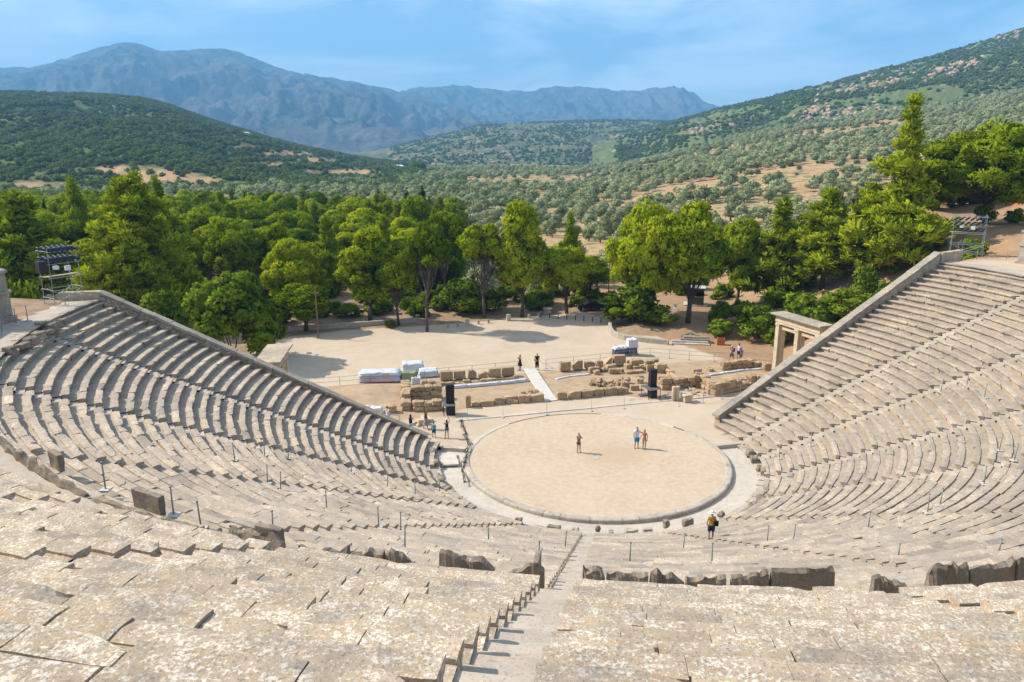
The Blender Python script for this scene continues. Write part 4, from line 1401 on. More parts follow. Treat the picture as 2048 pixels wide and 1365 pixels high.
PROTO = {}
def proto(kind, k, maker, nomH, nomW, leaf, bark, *a, **kw):
    PROTO.setdefault(kind, []).append((maker(*a, **kw), nomH, nomW, leaf, bark))
for k in range(6):
    proto('round', k, make_round_pine, 12.0, 9.0, M_pine, M_bark, 500 + k, 12.0, 9.0, [0.22, 0.16, 0.26, 0.12, 0.24, 0.18][k], [38, 42, 36, 46, 40, 36][k], [0.0, 0.05, -0.06, 0.0, 0.08, -0.04][k])
for k in range(3):
    proto('tallround', k, make_round_pine, 15.0, 8.0, M_pine, M_bark, 540 + k, 15.0, 8.0, 0.14, 48, [0.02, -0.03, 0.05][k], (0.9, 1.7), 0.85)
for k in range(3):
    proto('umbrella', k, make_round_pine, 13.0, 10.0, M_pine, M_bark, 560 + k, 13.0, 10.0, 0.48, 30, [0.06, -0.04, 0.0][k], (1.0, 1.6), 0.62)
for k in range(4):
    proto('cone', k, make_cone_pine, 13.0, 7.0, M_fir, M_bark, 600 + k, 13.0, 7.0, [0.08, 0.12, 0.05, 0.16][k], [0.8, 0.7, 0.9, 0.75][k])
proto('massive', 0, make_round_pine, 13.0, 15.0, M_pine, M_bark, 590, 13.0, 15.0, 0.10, 74, 0.0, (1.2, 2.0), 0.78)
proto('spire', 0, make_cone_pine, 18.0, 8.5, M_fir, M_bark, 650, 18.0, 8.5, 0.06, 1.35)
proto('broadcone', 0, make_cone_pine, 18.0, 13.0, M_fir, M_bark, 655, 18.0, 13.0, 0.04, 0.55, 90)
for k in range(2):
    proto('cypress', k, make_cypress, 10.0, 1.7, M_cyp, M_bark, 700 + k)
for k in range(4):
    proto('bush', k, make_bush, 4.0, 5.0, M_broad, M_olbark, 720 + k)
proto('bright', 0, make_bush, 4.0, 5.0, M_bright, M_olbark, 740)
proto('oak', 0, make_bush, 9.0, 11.0, M_broad, M_bark, 745, 9.0, 11.0, 34, (0.34, 0.26), 120, (1.0, 1.7), 5)
for k in range(5):
    proto('olive', k, make_olive, 4.6, 4.8, M_olive, M_olbark, 760 + k)
for kind, lst in PROTO.items():
    for ((tm, cm), h, w, leaf, bark) in lst:
        tm.materials.append(bark)
        cm.materials.append(leaf)

def plant(kind, k, name, label, cat, group, x, y, H, W, rz=None, z=None, sink=0.0, leaf=None):
    (tm, cm), h, w, lf, bk = PROTO[kind][k % len(PROTO[kind])]
    z = float(tz(x, y)) if z is None else z
    root = empty(name, (x, y, z - sink), random.uniform(0, 6.28) if rz is None else rz)
    root.scale = (W / w, W / w, H / h)
    if isinstance(label, tuple): root['rank_key'] = '%s|%s|%d|%.2f' % (label[0], label[1], label[2], y)
    else: tag(root, label)
    tag(root, None, cat, group)
    for nm, me in ((tm.name.split('.')[0], tm), ('crown', cm)):
        o = bpy.data.objects.new(nm, me)
        COL.objects.link(o)
        o.parent = root
        if leaf is not None and nm == 'crown':
            o.data = me.copy()
            o.data.materials[0] = leaf
    return root

def plant_px(kind, k, name, label, cat, group, px, y, top, w, rz=None, leaf=None, minh=1.0):
    """a tree that stands at depth y; px, top and w are where the photograph shows its crown"""
    x = at_y(px, top + 80, y)[0]
    z = float(tz(x, y))
    zt = at_y(px, top, y)[2]
    d = ray(px, top)
    W = w / FPX * (y - CAM[1]) / d[1]
    return plant(kind, k, name, label, cat, group, x, y, max(minh, zt - z), W, rz)

# --- the trees one can tell apart round the yard and on the slopes
FRONT = [
 ('broadcone', 0, 'pine_tree', 'broad bright green pine rising behind the left retaining wall, largest on that side', 262, 44, 352, 262, 0.4),
 ('cone', 1, 'pine_tree', 'loose yellow green pine at the far left edge behind the floodlight scaffold', 42, 50, 384, 190, 1.0),
 ('cone', 0, 'pine_tree', 'dark slim pine with a pointed top between the two bright pines on the left', 152, 72, 360, 92, 2.0),
 ('cone', 2, 'pine_tree', 'thin topped pine just right of the largest bright pine on the left', 322, 66, 362, 100, 2.6),
 ('oak', 0, 'oak_tree', 'wide dark leafy tree behind the foot of the left retaining wall', 462, 27, 548, 230, 0.3),
 ('round', 1, 'pine_tree', 'low spreading pine with leaning bare trunk at the left end of the yard', 612, 41.5, 560, 130, 3.6),
 ('round', 3, 'pine_tree', 'dense round pine behind the leaning trunk at the left end of the yard', 590, 50, 470, 128, 0.8),
 ('tallround', 0, 'pine_tree', 'many lobed pine left of the straight bare trunk at the yard edge', 735, 46, 452, 130, 1.0),
 ('round', 4, 'pine_tree', 'pine with a bowed trunk at the yard edge beside the straight one', 795, 44.5, 500, 90, 2.0),
 ('umbrella', 0, 'pine_tree', 'round headed pine on a tall straight bare trunk at the edge of the yard', 850, 41.0, 440, 120, 0.5),
 ('umbrella', 1, 'pine_tree', 'flat topped pine seen just above and behind the round headed one', 893, 56, 415, 105, 1.5),
 ('umbrella', 2, 'pine_tree', 'pine with a twisted dark trunk left of the tallest pine in the middle', 968, 49, 445, 120, 1.2),
 ('tallround', 1, 'pine_tree', 'tallest pine in the middle of the yard edge, narrow and shaggy', 1045, 50, 398, 112, 0.2),
 ('round', 5, 'pine_tree', 'dark pine with bright separate pads beside the parked car', 1135, 52, 486, 118, 0.9),
 ('round', 2, 'pine_tree', 'dark shaded pine directly behind the parked car', 1180, 60, 510, 90, 4.0),
 ('massive', 0, 'pine_tree', 'huge many lobed pine at the right end of the yard, left half of the pair', 1305, 47, 402, 205, 2.6),
 ('round', 0, 'pine_tree', 'huge pine over the bare roots beside the stone steps, right half of the pair', 1385, 44, 404, 170, 1.9),
 ('round', 3, 'pine_tree', 'leaning round pine between the huge pair and the conical pine on the right', 1478, 53, 430, 112, 2.4),
 ('cone', 2, 'pine_tree', 'bright conical pine in front of the olive fields behind the right gateway', 1562, 50, 402, 150, 0.1),
 ('cone', 3, 'pine_tree', 'sparse yellowish conical pine right of the bright conical one', 1655, 46, 380, 150, 2.2),
 ('cone', 1, 'pine_tree', 'slim pine on the red slope left of the tallest spire', 1737, 42, 368, 135, 1.4),
 ('spire', 0, 'pine_tree', 'tallest spire topped pine on the right slope above the retaining wall', 1822, 38, 184, 205, 0.0),
 ('massive', 0, 'pine_tree', 'massive broad pine at the right edge above the floodlight scaffold', 1990, 40, 240, 290, 0.4),
 ('round', 1, 'pine_tree', 'dark pine behind the right floodlight scaffold, under the massive one', 1905, 60, 330, 140, 0.4),
 ('round', 5, 'pine_tree', 'dark pine left of the red tiled roof behind the right scaffold', 1950, 62, 352, 150, 1.4),
 ('round', 2, 'pine_tree', 'dark pine right of the red tiled roof near the right edge', 2045, 66, 340, 130, 2.4),
 ('tallround', 2, 'pine_tree', 'shaded pine behind the spire topped one', 1868, 58, 330, 100, 0.9),
 ('tallround', 0, 'pine_tree', 'pine cut by the right edge of the picture behind the end pier', 2075, 56, 262, 170, 0.7),
 ('cone', 0, 'pine_tree', 'thin young pine top in front of the olives, above the dark padded pine', 1140, 66, 430, 60, 0.9),
]
for kind, k, nm, lab, px, y, top, w, rz in FRONT:
    plant_px(kind, k, nm, lab, 'pine tree' if nm == 'pine_tree' else 'oak tree', 'trees round the yard', px, y, top, w, rz)
BUSH = [
 ('bush', 0, 'broad light green bush at the left tip of the curved kerb wall', 1262, 45.0, 566, 150),
 ('bush', 1, 'low bush beside the broad light green one on the raised bed', 1315, 43, 606, 80),
 ('bright', 0, 'small yellow green lemon bush above the orange crate', 1437, 38.2, 640, 66),
 ('bush', 2, 'olive green bush behind the lemon bush', 1515, 37, 612, 110),
 ('bush', 3, 'feathery bush directly left of the right gateway', 1495, 42, 596, 100),
 ('bush', 1, 'rounded dull bush behind the roof of the right gateway', 1622, 34, 574, 150),
 ('bush', 2, 'fresh green leafy bush against the right retaining wall', 1698, 29, 580, 110),
 ('bush', 0, 'dark holly bush on the red slope above the right wall', 1725, 34, 538, 75),
 ('bush', 3, 'yellow green weedy bush on the right wall\'s outer slope', 1765, 32, 556, 44),
 ('bush', 3, 'small dark bush standing alone in the yard by the bowed trunk', 783, 43.5, 640, 30),
 ('bush', 0, 'wide green bush between the straight trunk and the twisted one', 925, 52, 560, 110),
 ('bush', 1, 'bush at the foot of the twisted trunk pine', 985, 54, 572, 80),
 ('bush', 2, 'shaded bush at the foot of the tallest middle pine', 1075, 56, 578, 70),
 ('bush', 2, 'shrub under the conical pine at the edge of the red slope', 1548, 47, 575, 60),
 ('bush', 1, 'weedy shrub at the left edge below the floodlight scaffold', 25, 24, 530, 120),
 ('bush', 3, 'shrub just right of the left floodlight scaffold', 165, 24, 560, 100),
 ('bush', 0, 'leafy shrub between the largest bright pine and the oak', 330, 32, 590, 120),
 ('bush', 2, 'shrub under the pines at the left end of the yard boundary', 700, 50, 610, 70),
 ('bush', 0, 'shrub behind the yard boundary left of the straight trunk', 760, 52, 600, 70),
 ('bush', 1, 'shaded shrub left of the leaning trunk', 560, 46, 615, 70),
]
for kind, k, lab, px, y, top, w in BUSH:
    plant_px(kind, k, 'bush', lab, 'bush', 'bushes round the yard', px, y, top, w, minh=0.8)
# --- the wood behind the yard
def wood_zone(px):
    return ('at the left of the wood behind the retaining wall' if px < 330 else 'in the middle of the wood left of the yard' if px < 600 else 'in the wood straight behind the yard')
LANDMARKS = [(40, 'the loose left edge pine'), (152, 'the dark slim pine'), (262, 'the largest left pine'), (330, 'the thin topped pine'), (462, 'the wide dark oak'), (590, 'the leaning trunk'), (735, 'the many lobed pine'),
             (850, 'the straight trunk pine'), (893, 'the flat topped pine'), (968, 'the twisted trunk pine'), (1045, 'the tallest middle pine'), (1135, 'the padded pine'), (1219, 'the green lamp post'), (1300, 'the left huge pine'),
             (1388, 'the right huge pine'), (1478, 'the leaning round pine'), (1562, 'the bright conical pine'), (1655, 'the sparse conical pine'), (1737, 'the slim slope pine'), (1822, 'the spire topped pine'), (1990, 'the massive pine')]
ORD = ['first', 'second', 'third', 'fourth', 'fifth', 'sixth', 'seventh', 'eighth', 'ninth', 'tenth', 'eleventh', 'twelfth', 'thirteenth', 'fourteenth', 'fifteenth', 'sixteenth', 'seventeenth', 'eighteenth', 'nineteenth', 'twentieth']
_rank = {}
def unique_label(kind, px, Y, Y0, step):
    k = min(range(len(LANDMARKS)), key=lambda q: abs(LANDMARKS[q][0] - px))
    d = px - LANDMARKS[k][0]
    side = 'left of' if d < -16 else 'right of' if d > 16 else 'straight behind'
    key = (kind, side, k)
    _rank.setdefault(key, []).append((Y, px))
    n = len(_rank[key])
    return (kind, side, k, n)
def settle_labels():
    for o in bpy.data.objects:
        if o.get('rank_key') is not None:
            kind, side, k, Y = o['rank_key'].split('|')
            key = (kind, side, k)
            _done.setdefault(key, []).append((float(Y), o))
    for (kind, side, k), lst in _done.items():
        lst.sort(key=lambda q: q[0])
        for n, (Y, o) in enumerate(lst):
            o['label'] = '%s %s %s, %s %s' % (kind, side, LANDMARKS[int(k)][1], 'the only one there' if len(lst) == 1 else ORD[min(n, 19)] + ' from the front', '') 
            o['label'] = o['label'].strip()
            del o['rank_key']
_done = {}
placed = []
n_ = 0
tries = 0
rw = np.random.default_rng(77)
while n_ < 270 and tries < 16000:
    tries += 1
    Y = math.sqrt(rw.uniform(112 ** 2, 262 ** 2))
    px = rw.uniform(-50, 905)
    if px > 560 and Y < 118 + (px > 700) * 4: continue
    if px > 650 and Y > 235: continue
    x, y = CAM[0] + (px - 1024) / 1500 / 1.02 * Y, CAM[1] + Y
    if any((x - a) ** 2 + (y - b) ** 2 < (4.2 + 0.010 * Y) ** 2 for a, b in placed): continue
    if fbm(x * 0.03, y * 0.03, 61, 3) > 0.72: continue
    placed.append((x, y))
    f = rw.random()
    kind = 'round' if f < 0.62 else 'tallround' if f < 0.75 else 'cone' if f < 0.9 else 'umbrella'
    if px > 560 and Y > 150 and rw.random() < 0.45: kind = 'cone'
    H = rw.uniform(9.0, 13.0) * (1.0 if Y < 160 else 1.08)
    zmax = CAM[2] + (296.5 - 366 - 10 * rw.random() - (6 if px < 200 else 0)) / FPX * Y
    zg = float(tz(x, y)) if Y < 148 else float(valley((x - CAM[0]) / Y, Y))
    H = min(H, zmax - zg)
    if H < 5: continue
    W = rw.uniform(8.0, 11.0) if kind in ('round', 'umbrella') else rw.uniform(5, 7)
    depth = 'front rank' if Y < 150 else 'middle ranks' if Y < 200 else 'far ranks'
    kd = {'round': 'round crowned pine', 'tallround': 'tall lobed pine', 'cone': 'pointed pine', 'umbrella': 'flat topped pine'}[kind]
    plant(kind, int(rw.integers(6)), 'pine_tree', unique_label(kd, px, Y, 112, 5), 'pine tree', 'pines of the wood', x, y, H, W, rw.uniform(0, 6.28), zg)
    n_ += 1
# cypresses standing out of the wood and in the fields
CYP = [(150, 100, 362, 22, 'slender dark cypress beside the dark slim pine'), (842, 178, 368, 30, 'tallest of the dark cypresses at the right corner of the wood'),
       (858, 190, 388, 18, 'short cypress touching the tallest one at the right corner of the wood'), (813, 185, 372, 16, 'thin cypress left of the tallest one'),
       (756, 190, 374, 16, 'cypress with a neighbour at the rear of the wood'), (768, 192, 380, 13, 'short cypress with a neighbour at the rear of the wood'),
       (712, 195, 378, 13, 'thin lone cypress at the rear of the wood'), (616, 178, 380, 12, 'slim cypress rising over the middle of the wood'),
       (622, 124, 440, 22, 'dark cypress deep in the middle of the wood'), (60, 120, 385, 12, 'thin cypress at the left edge of the wood'), (85, 122, 392, 12, 'thin short cypress near the left edge of the wood')]
for px, y, top, w, lab in CYP:
    Y = y - CAM[1]
    x = at_y(px, top, y)[0]
    zg = float(tz(x, y)) if Y < 148 else float(valley((x - CAM[0]) / Y, Y))
    d = ray(px, top)
    zt = at_y(px, top, y)[2]
    plant('cypress', n_, 'cypress_tree', lab, 'cypress tree', 'cypresses', x, y, max(4, zt - zg), max(1.0, w / FPX * Y), None, zg)
    n_ += 1
for k, px in enumerate([1258, 1268, 1274, 1281, 1289, 1296, 1303]):
    Y = 560.0
    x = CAM[0] + a_of(px, 345) * Y
    zg = float(valley(a_of(px, 345), Y))
    plant('cypress', k, 'cypress_tree', 'small dark cypress in the short row across the olive fields', 'cypress tree', 'row of cypresses in the fields', x, CAM[1] + Y, rw.uniform(5, 8), 2.4, None, zg)

# --- olive trees: rows over the valley, the nearest as things of their own
ol = []
ro = np.random.default_rng(5)
th = R(24)
sp = 7.4
for i in range(-170, 170):
    for j in range(-170, 170):
        u, v = i * sp + ro.normal(0, 1.3), j * sp * 0.95 + ro.normal(0, 1.3)
        x, y = u * math.cos(th) - v * math.sin(th), u * math.sin(th) + v * math.cos(th) + 400
        Y = y - CAM[1]
        if Y < 112 or Y > 1150: continue
        a = (x - CAM[0]) / Y
        px = 1024 + a * 1500 * 1.03
        if px < -60 or px > 2120: continue
        if px < 905 and Y < 268: continue
        if px > 1190 and Y < 124: continue
        if px > 1600 and Y < 128: continue
        if x > 12 and Y < 122: continue
        if px < 830 and Y > 640: continue
        b = bare_noise(x, y)
        patch = fbm(x * 0.010, y * 0.016, 71, 4)
        if patch > (0.66 if Y < 300 else 0.54 if px < 830 else 0.565) and ro.random() < 0.9: continue
        if ro.random() < 0.28: continue
        if px < 830 and bare_left(np.array([a]), np.array([Y]))[0] > .45 and ro.random() < .7: continue
        ol.append((Y, x, y, a))
ol.sort()
NEAR = 300
far_pts, far_scale = [], []
for k, (Y, x, y, a) in enumerate(ol):
    zg = float(tz(x, y)) if Y < 146 else float(valley(a, Y))
    s = ro.uniform(0.7, 1.3) * (1 if ro.random() > .1 else 1.3)
    if k < NEAR:
        px = 1024 + a * 1500 * 1.03
        zone = 'behind the wood on the left' if px < 700 else 'behind the middle pines' if px < 1220 else 'behind the huge pine pair' if px < 1480 else 'behind the conical pines on the right'
        sz = 'small' if s < 0.9 else 'large' if s > 1.1 else 'mid sized'
        plant('olive', int(ro.integers(5)), 'olive_tree', unique_label(sz + ' olive tree', px, Y, 110, 9), 'olive tree', 'olive trees of the nearer grove', x, y, 4.6 * s, 5.0 * s * ro.uniform(.9, 1.15), ro.uniform(0, 6.28), zg)
    else:
        far_pts.append((x, y, zg - 0.1))
        far_scale.append(s * 1.02)

settle_labels()

def scatter(name, pts, scales, meshes, kind='stuff', zs=1.0):
    """one object whose points carry copies of a few small meshes"""
    me = bpy.data.meshes.new(name)
    P = np.array(pts, np.float32)
    me.vertices.add(len(P))
    me.vertices.foreach_set('co', P.ravel())
    vattr(me, 'size', scales)
    o = bpy.data.objects.new(name, me)
    COL.objects.link(o)
    tag(o, kind=kind)
    ng = bpy.data.node_groups.new(name, 'GeometryNodeTree')
    ng.interface.new_socket('Geometry', in_out='INPUT', socket_type='NodeSocketGeometry')
    ng.interface.new_socket('Geometry', in_out='OUTPUT', socket_type='NodeSocketGeometry')
    N, L = ng.nodes, ng.links
    gi, go = N.new('NodeGroupInput'), N.new('NodeGroupOutput')
    join = N.new('GeometryNodeJoinGeometry')
    rid = N.new('FunctionNodeRandomValue')
    rid.data_type = 'INT'
    rid.inputs[4].default_value = 0
    rid.inputs[5].default_value = len(meshes) - 1
    rid.inputs[8].default_value = 3
    rot = N.new('FunctionNodeRandomValue')
    rot.data_type = 'FLOAT_VECTOR'
    rot.inputs[0].default_value = (0, 0, 0)
    rot.inputs[1].default_value = (0, 0, 6.28)
    sc = N.new('GeometryNodeInputNamedAttribute')
    sc.data_type = 'FLOAT'
    sc.inputs[0].default_value = 'size'
    for k, m in enumerate(meshes):
        src = bpy.data.objects.new(name + '_source', m)      # never linked to the scene: only the copies show
        oi = N.new('GeometryNodeObjectInfo')
        oi.inputs['Object'].default_value = src
        oi.inputs['As Instance'].default_value = True
        eq = N.new('FunctionNodeCompare')
        eq.data_type = 'INT'
        eq.operation = 'EQUAL'
        L.new(rid.outputs[2], eq.inputs[2])
        eq.inputs[3].default_value = k
        ip = N.new('GeometryNodeInstanceOnPoints')
        L.new(gi.outputs[0], ip.inputs['Points'])
        L.new(eq.outputs[0], ip.inputs['Selection'])
        L.new(oi.outputs['Geometry'], ip.inputs['Instance'])
        L.new(rot.outputs[0], ip.inputs['Rotation'])
        L.new(sc.outputs[0], ip.inputs['Scale'])
        L.new(ip.outputs[0], join.inputs[0])
    L.new(join.outputs[0], go.inputs[0])
    md = o.modifiers.new('scatter', 'NODES')
    md.node_group = ng
    return o

def small_tree_mesh(seed, r, squash, dens, ln, wd, leaf, trunk):
    """a crown for far trees with few faces"""
    rs = np.random.default_rng(seed)
    lobes = []
    for k in range(6):
        a = 2 * math.pi * k / 5 + rs.uniform(-.5, .5)
        u = (r * 0.55 * rs.uniform(.6, 1)) if k < 5 else 0
        lobes.append((np.array([math.cos(a) * u, math.sin(a) * u, trunk + r * squash * rs.uniform(.5, .9) + (0.5 * r * squash if k == 5 else 0)]), r * rs.uniform(.45, .62)))
    me = crown_mesh('far_crown', lobes, rs, ln, wd, dens, squash, 2, 0.2, -0.7, 0.8, 0.75, 0.3)
    me.materials.append(leaf)
    return me
far_olive = [small_tree_mesh(800 + k, 2.5, 0.78, 26, 0.6, 0.32, M_olive, 0.9) for k in range(4)]
scatter('olive_grove', far_pts, far_scale, far_olive)
scrub_m = [small_tree_mesh(820 + k, 1.7, 0.75, 20, 0.6, 0.4, M_scrub, 0.0) for k in range(3)]
def hill_points(H, amin, amax, n, fn, Ymin=None, Ymax=None, seed=0):
    rs = np.random.default_rng(seed)
    Y = np.sqrt(rs.uniform((Ymin or H.Y0) ** 2, (Ymax or H.Y1 * 1.02) ** 2, n))
    a = rs.uniform(amin, amax, n)
    x, y = CAM[0] + a * Y, CAM[1] + Y
    keep = rs.random(n) < fn(a, Y, x, y)
    a, Y, x, y = a[keep], Y[keep], x[keep], y[keep]
    z = np.maximum(H.h(a, Y), valley(a, Y))
    return np.stack([x, y, z - 0.25], -1), rs.uniform(0.6, 1.5, len(a)) ** 1.2
def dens_left(a, Y, x, y):
    open_ = sstep(.25, .6, bare_left(a, Y)) * 0.9
    return np.clip(1.0 * sstep(0.18, 0.42, fbm(x * 0.03, y * 0.03, 92, 3)) - open_, 0.03, 1)
P1, S1 = hill_points(H_left, a_of(-120), a_of(930), 42000, dens_left, seed=1)
scatter('hillside_scrub', P1, S1, scrub_m)
def dens_right(a, Y, x, y):
    return np.clip(1.25 * sstep(0.34, 0.58, fbm(x * 0.012, y * 0.020, 95, 5)), 0.06, 1)
P2, S2 = hill_points(H_right, a_of(1230), a_of(2150), 40000, dens_right, 800, None, seed=2)
scatter('hillside_scrub', P2, S2 * 1.15, scrub_m)
def dens_mid(a, Y, x, y):
    return np.clip(1.2 * sstep(0.36, 0.56, fbm(x * 0.010, y * 0.010, 97, 4)), 0.05, 1)
P3, S3 = hill_points(H_mid, a_of(780), a_of(1500), 12000, dens_mid, seed=3)
scatter('hillside_scrub', P3, S3 * 1.3, scrub_m)
def on_hill(px, py, H):
    d = ray(px, py)
    Y = np.linspace(H.Y0, H.Y1 * 1.02, 1500)
    a = np.full_like(Y, d[0] / d[1])
    zr = CAM[2] + Y * d[2] / d[1]
    k = np.where(H.h(a, Y) >= zr)[0]
    return None if not len(k) else (float(d[0] / d[1]), float(Y[k[0]]))
def rock_mesh(seed):
    rs = np.random.default_rng(seed)
    bm = bmesh.new()
    bmesh.ops.create_icosphere(bm, subdivisions=2, radius=1)
    from mathutils import noise as mn
    for v in bm.verts:
        f = 1 + .5 * mn.noise(v.co * 1.4 + Vector((seed, 0, 0))) + .25 * mn.noise(v.co * 3.5 + Vector((0, seed, 0)))
        v.co = Vector((v.co.x * 1.3, v.co.y, v.co.z * .75)) * f
    me = bpy.data.meshes.new('rock')
    bm.to_mesh(me); bm.free()
    vattr(me, 'tint', np.full(len(me.vertices), .5))
    me.materials.append(M_outcrop)
    return me
M_outcrop = stone_material('outcrop_rock', (0.50, 0.345, 0.25), (0.56, 0.46, 0.37), (0.52, 0.31, 0.18), (0.25, 0.22, 0.19), 0.3, 1.0, 0.6)
rk_p, rk_s = [], []
rr_ = np.random.default_rng(41)
for (x0, y0, x1, y1, n, spread) in [(1838, 160, 1966, 120, 90, 7), (1722, 158, 1830, 142, 30, 5), (1635, 188, 1720, 176, 40, 6), (1740, 172, 1800, 160, 30, 6), (1590, 226, 1660, 218, 40, 6), (1990, 82, 2040, 66, 24, 6), (1600, 240, 1800, 222, 40, 8), (1380, 262, 1470, 250, 24, 6)]:
    for k in range(n):
        u = rr_.random()
        q = on_hill(x0 + (x1 - x0) * u, y0 + (y1 - y0) * u + rr_.normal(0, spread), H_right)
        if q is None: continue
        a, Y = q
        rk_p.append((CAM[0] + a * Y, CAM[1] + Y, float(H_right.h(a, Y)) + .3))
        rk_s.append(rr_.uniform(1.2, 4.2))
scatter('rock_outcrops', rk_p, rk_s, [rock_mesh(3), rock_mesh(8)])
# scrub and stray bushes over the valley floor
def dens_val(a, Y, x, y):
    return np.clip(sstep(0.46, 0.62, fbm(x * 0.02, y * 0.02, 99, 4)), 0.02, 1) * 0.5
class _V:
    Y0, Y1 = 260, 1250
    @staticmethod
    def h(a, Y): return valley(a, Y)
P4, S4 = hill_points(_V, a_of(-150), a_of(2150), 7000, dens_val, seed=4)
k4 = ~((P4[:, 1] + 53.9 < 330) & (P4[:, 0] < 40))
scatter('valley_scrub', P4[k4], S4[k4] * 0.8, scrub_m)

# undergrowth below the trees at the yard's far edge
under = []
ru = np.random.default_rng(15)
for k in range(130):
    px = ru.uniform(330, 1215)
    Y = ru.uniform(103, 128)
    x, y = CAM[0] + (px - 1024) / 1500 / 1.0 * Y, CAM[1] + Y
    if yard_mask(np.array([x]), np.array([y]))[0] < .9: continue
    if y - np.interp(x, YARD[:, 0], YARD[:, 1]) < 2.5: continue
    under.append((x, y, float(tz(x, y)) - .2))
for k in range(420):
    x, y = ru.uniform(20, 92), ru.uniform(20, 92)
    if red_mask(np.array([x]), np.array([y]))[0] < .8: continue
    t_, n_w, L_ = wall_side(WALL_R, x, y, 1)
    if n_w < 2.5 or (t_ > 1.0 and n_w < 4) or np.hypot(x - 22.8, y - 20.5) < 5 or (x < 27 and y < 31): continue
    if fbm(x * .09, y * .09, 17, 3) < .5: continue
    under.append((x, y, float(tz(x, y)) - .15))
bm_ = [m[0][1] for m in PROTO['bush'][:3]]
scatter('undergrowth', under, ru.uniform(.22, .75, len(under)), bm_)
GATE_A, GATE_B = (21.55, 22.7), (23.8, 16.9)
# ------------------------------------------------------------------ gateways of the side passages
def gateway(label, A, B, height, depth, wall_end):
    """a stone doorway with two openings: three piers, inner jambs, lintels, architrave and a flat cornice"""
    A, B = np.array(A, float), np.array(B, float)
    L = np.linalg.norm(B - A)
    root = empty('stone_gateway', (A[0], A[1], 0.0), math.atan2(B[1] - A[1], B[0] - A[0]))
    tag(root, label, 'gateway', 'stone gateways of the side passages')
    G, GP = M_tintless(M_gate), M_wall if 'stained' in label else M_coping
    ph = height - 1.25
    w = 0.5
    for k in range(3):
        x = w / 2 + (L - w) * k / 2
        p = MB().box((x, 0, ph / 2 - 0.1), (w, depth, ph + 0.2)).build('pier', G, root, bevel=0.02)
        MB().box((x, 0, 0.14), (w + 0.10, depth + 0.10, 0.30)).build('base', G, p, bevel=0.02)
        MB().box((x, 0, ph - 0.09), (w + 0.12, depth + 0.12, 0.20)).build('capital', G, p, bevel=0.03)
        for s in (-1, 1):
            xx = x + s * (w / 2 + 0.085)
            if 0.2 < xx < L - 0.2:
                MB().box((xx, depth * 0.12, (ph - 0.55) / 2), (0.15, depth * 0.6, ph - 0.55)).build('door_jamb', G, root, bevel=0.015)
    for k in range(2):
        x0, x1 = w + (L - w) * k / 2 + 0.003, (L - w) * (k + 1) / 2 - 0.003
        MB().box(((x0 + x1) / 2, depth * 0.12, ph - 0.37), (x1 - x0, depth * 0.66, 0.36)).build('door_lintel', G, root, bevel=0.02)
    for q, (z0, h, ex) in enumerate(((0.0, 0.24, 0.02), (0.243, 0.22, 0.06), (0.466, 0.34, 0.03), (0.81, 0.14, 0.14))):
        MB().box((L / 2, 0, ph + 0.012 + z0 + h / 2), (L + 2 * ex, depth + 2 * ex, h)).build(('architrave', 'architrave', 'frieze', 'cornice_moulding')[q], G, root, bevel=0.012)
    # roof slabs, each a little different
    n = 5
    for k in range(n):
        x0, x1 = -0.42 + (L + 0.84) * k / n, -0.42 + (L + 0.84) * (k + 1) / n
        slab('roof_slab', None, None, (0, 0, 0), ((x1 - x0) - 0.012, depth + 0.92, 0.17), 0, GP, rough=0.012, seed=k + 60, bev=.03)
        o = bpy.context.scene.collection.objects[-1]
        o.parent = root
        o.location = ((x0 + x1) / 2, 0, ph + 0.968 + rng.normal(0, 0.01))
    return root
gateway('tall cream stone gateway with two openings beside the right retaining wall', GATE_A, GATE_B, 6.7, 0.85, None)
gateway('cream stone gateway seen end on behind the left retaining wall, with a stained roof', (-27.35, 11.2), (-26.75, 5.9), 6.2, 1.3, None)

# ------------------------------------------------------------------ the ruins of the stage building
SKEW = R(13.5)
def px_block(label, group, x0, x1, ytop, ybase, zb=0.0, dep=0.55, mat=None, name='stone_block', cat='stone block', rough=0.03, seed=0, bev=0.05, rz=None, tilt=(0, 0), cut=None):
    p = gp((x0 + x1) / 2, ybase, zb)
    Y = p[1] - CAM[1]
    d = ray((x0 + x1) / 2, ybase)
    w = (x1 - x0) / FPX * Y / d[1] / math.cos(SKEW)
    h = max(0.12, at_y((x0 + x1) / 2, ytop, p[1] + dep * 0.3)[2] - zb)
    o = slab(name, label, group, (p[0] - math.sin(SKEW) * dep / 2, p[1] + dep / 2, zb - 0.03), (w, dep, h + 0.03), SKEW if rz is None else rz, mat or M_ruin, cat, tilt, rough, seed, bev)
    if cut:                                        # a sheared corner
        for v in o.data.vertices:
            f = (v.co.x / w + 0.5)
            f = f if cut[0] == 'r' else 1 - f
            lim = h * (1 - cut[1] * max(0, f - cut[2]) / (1 - cut[2]))
            if v.co.z > lim: v.co.z = lim + (v.co.z - lim) * 0.1
    return o
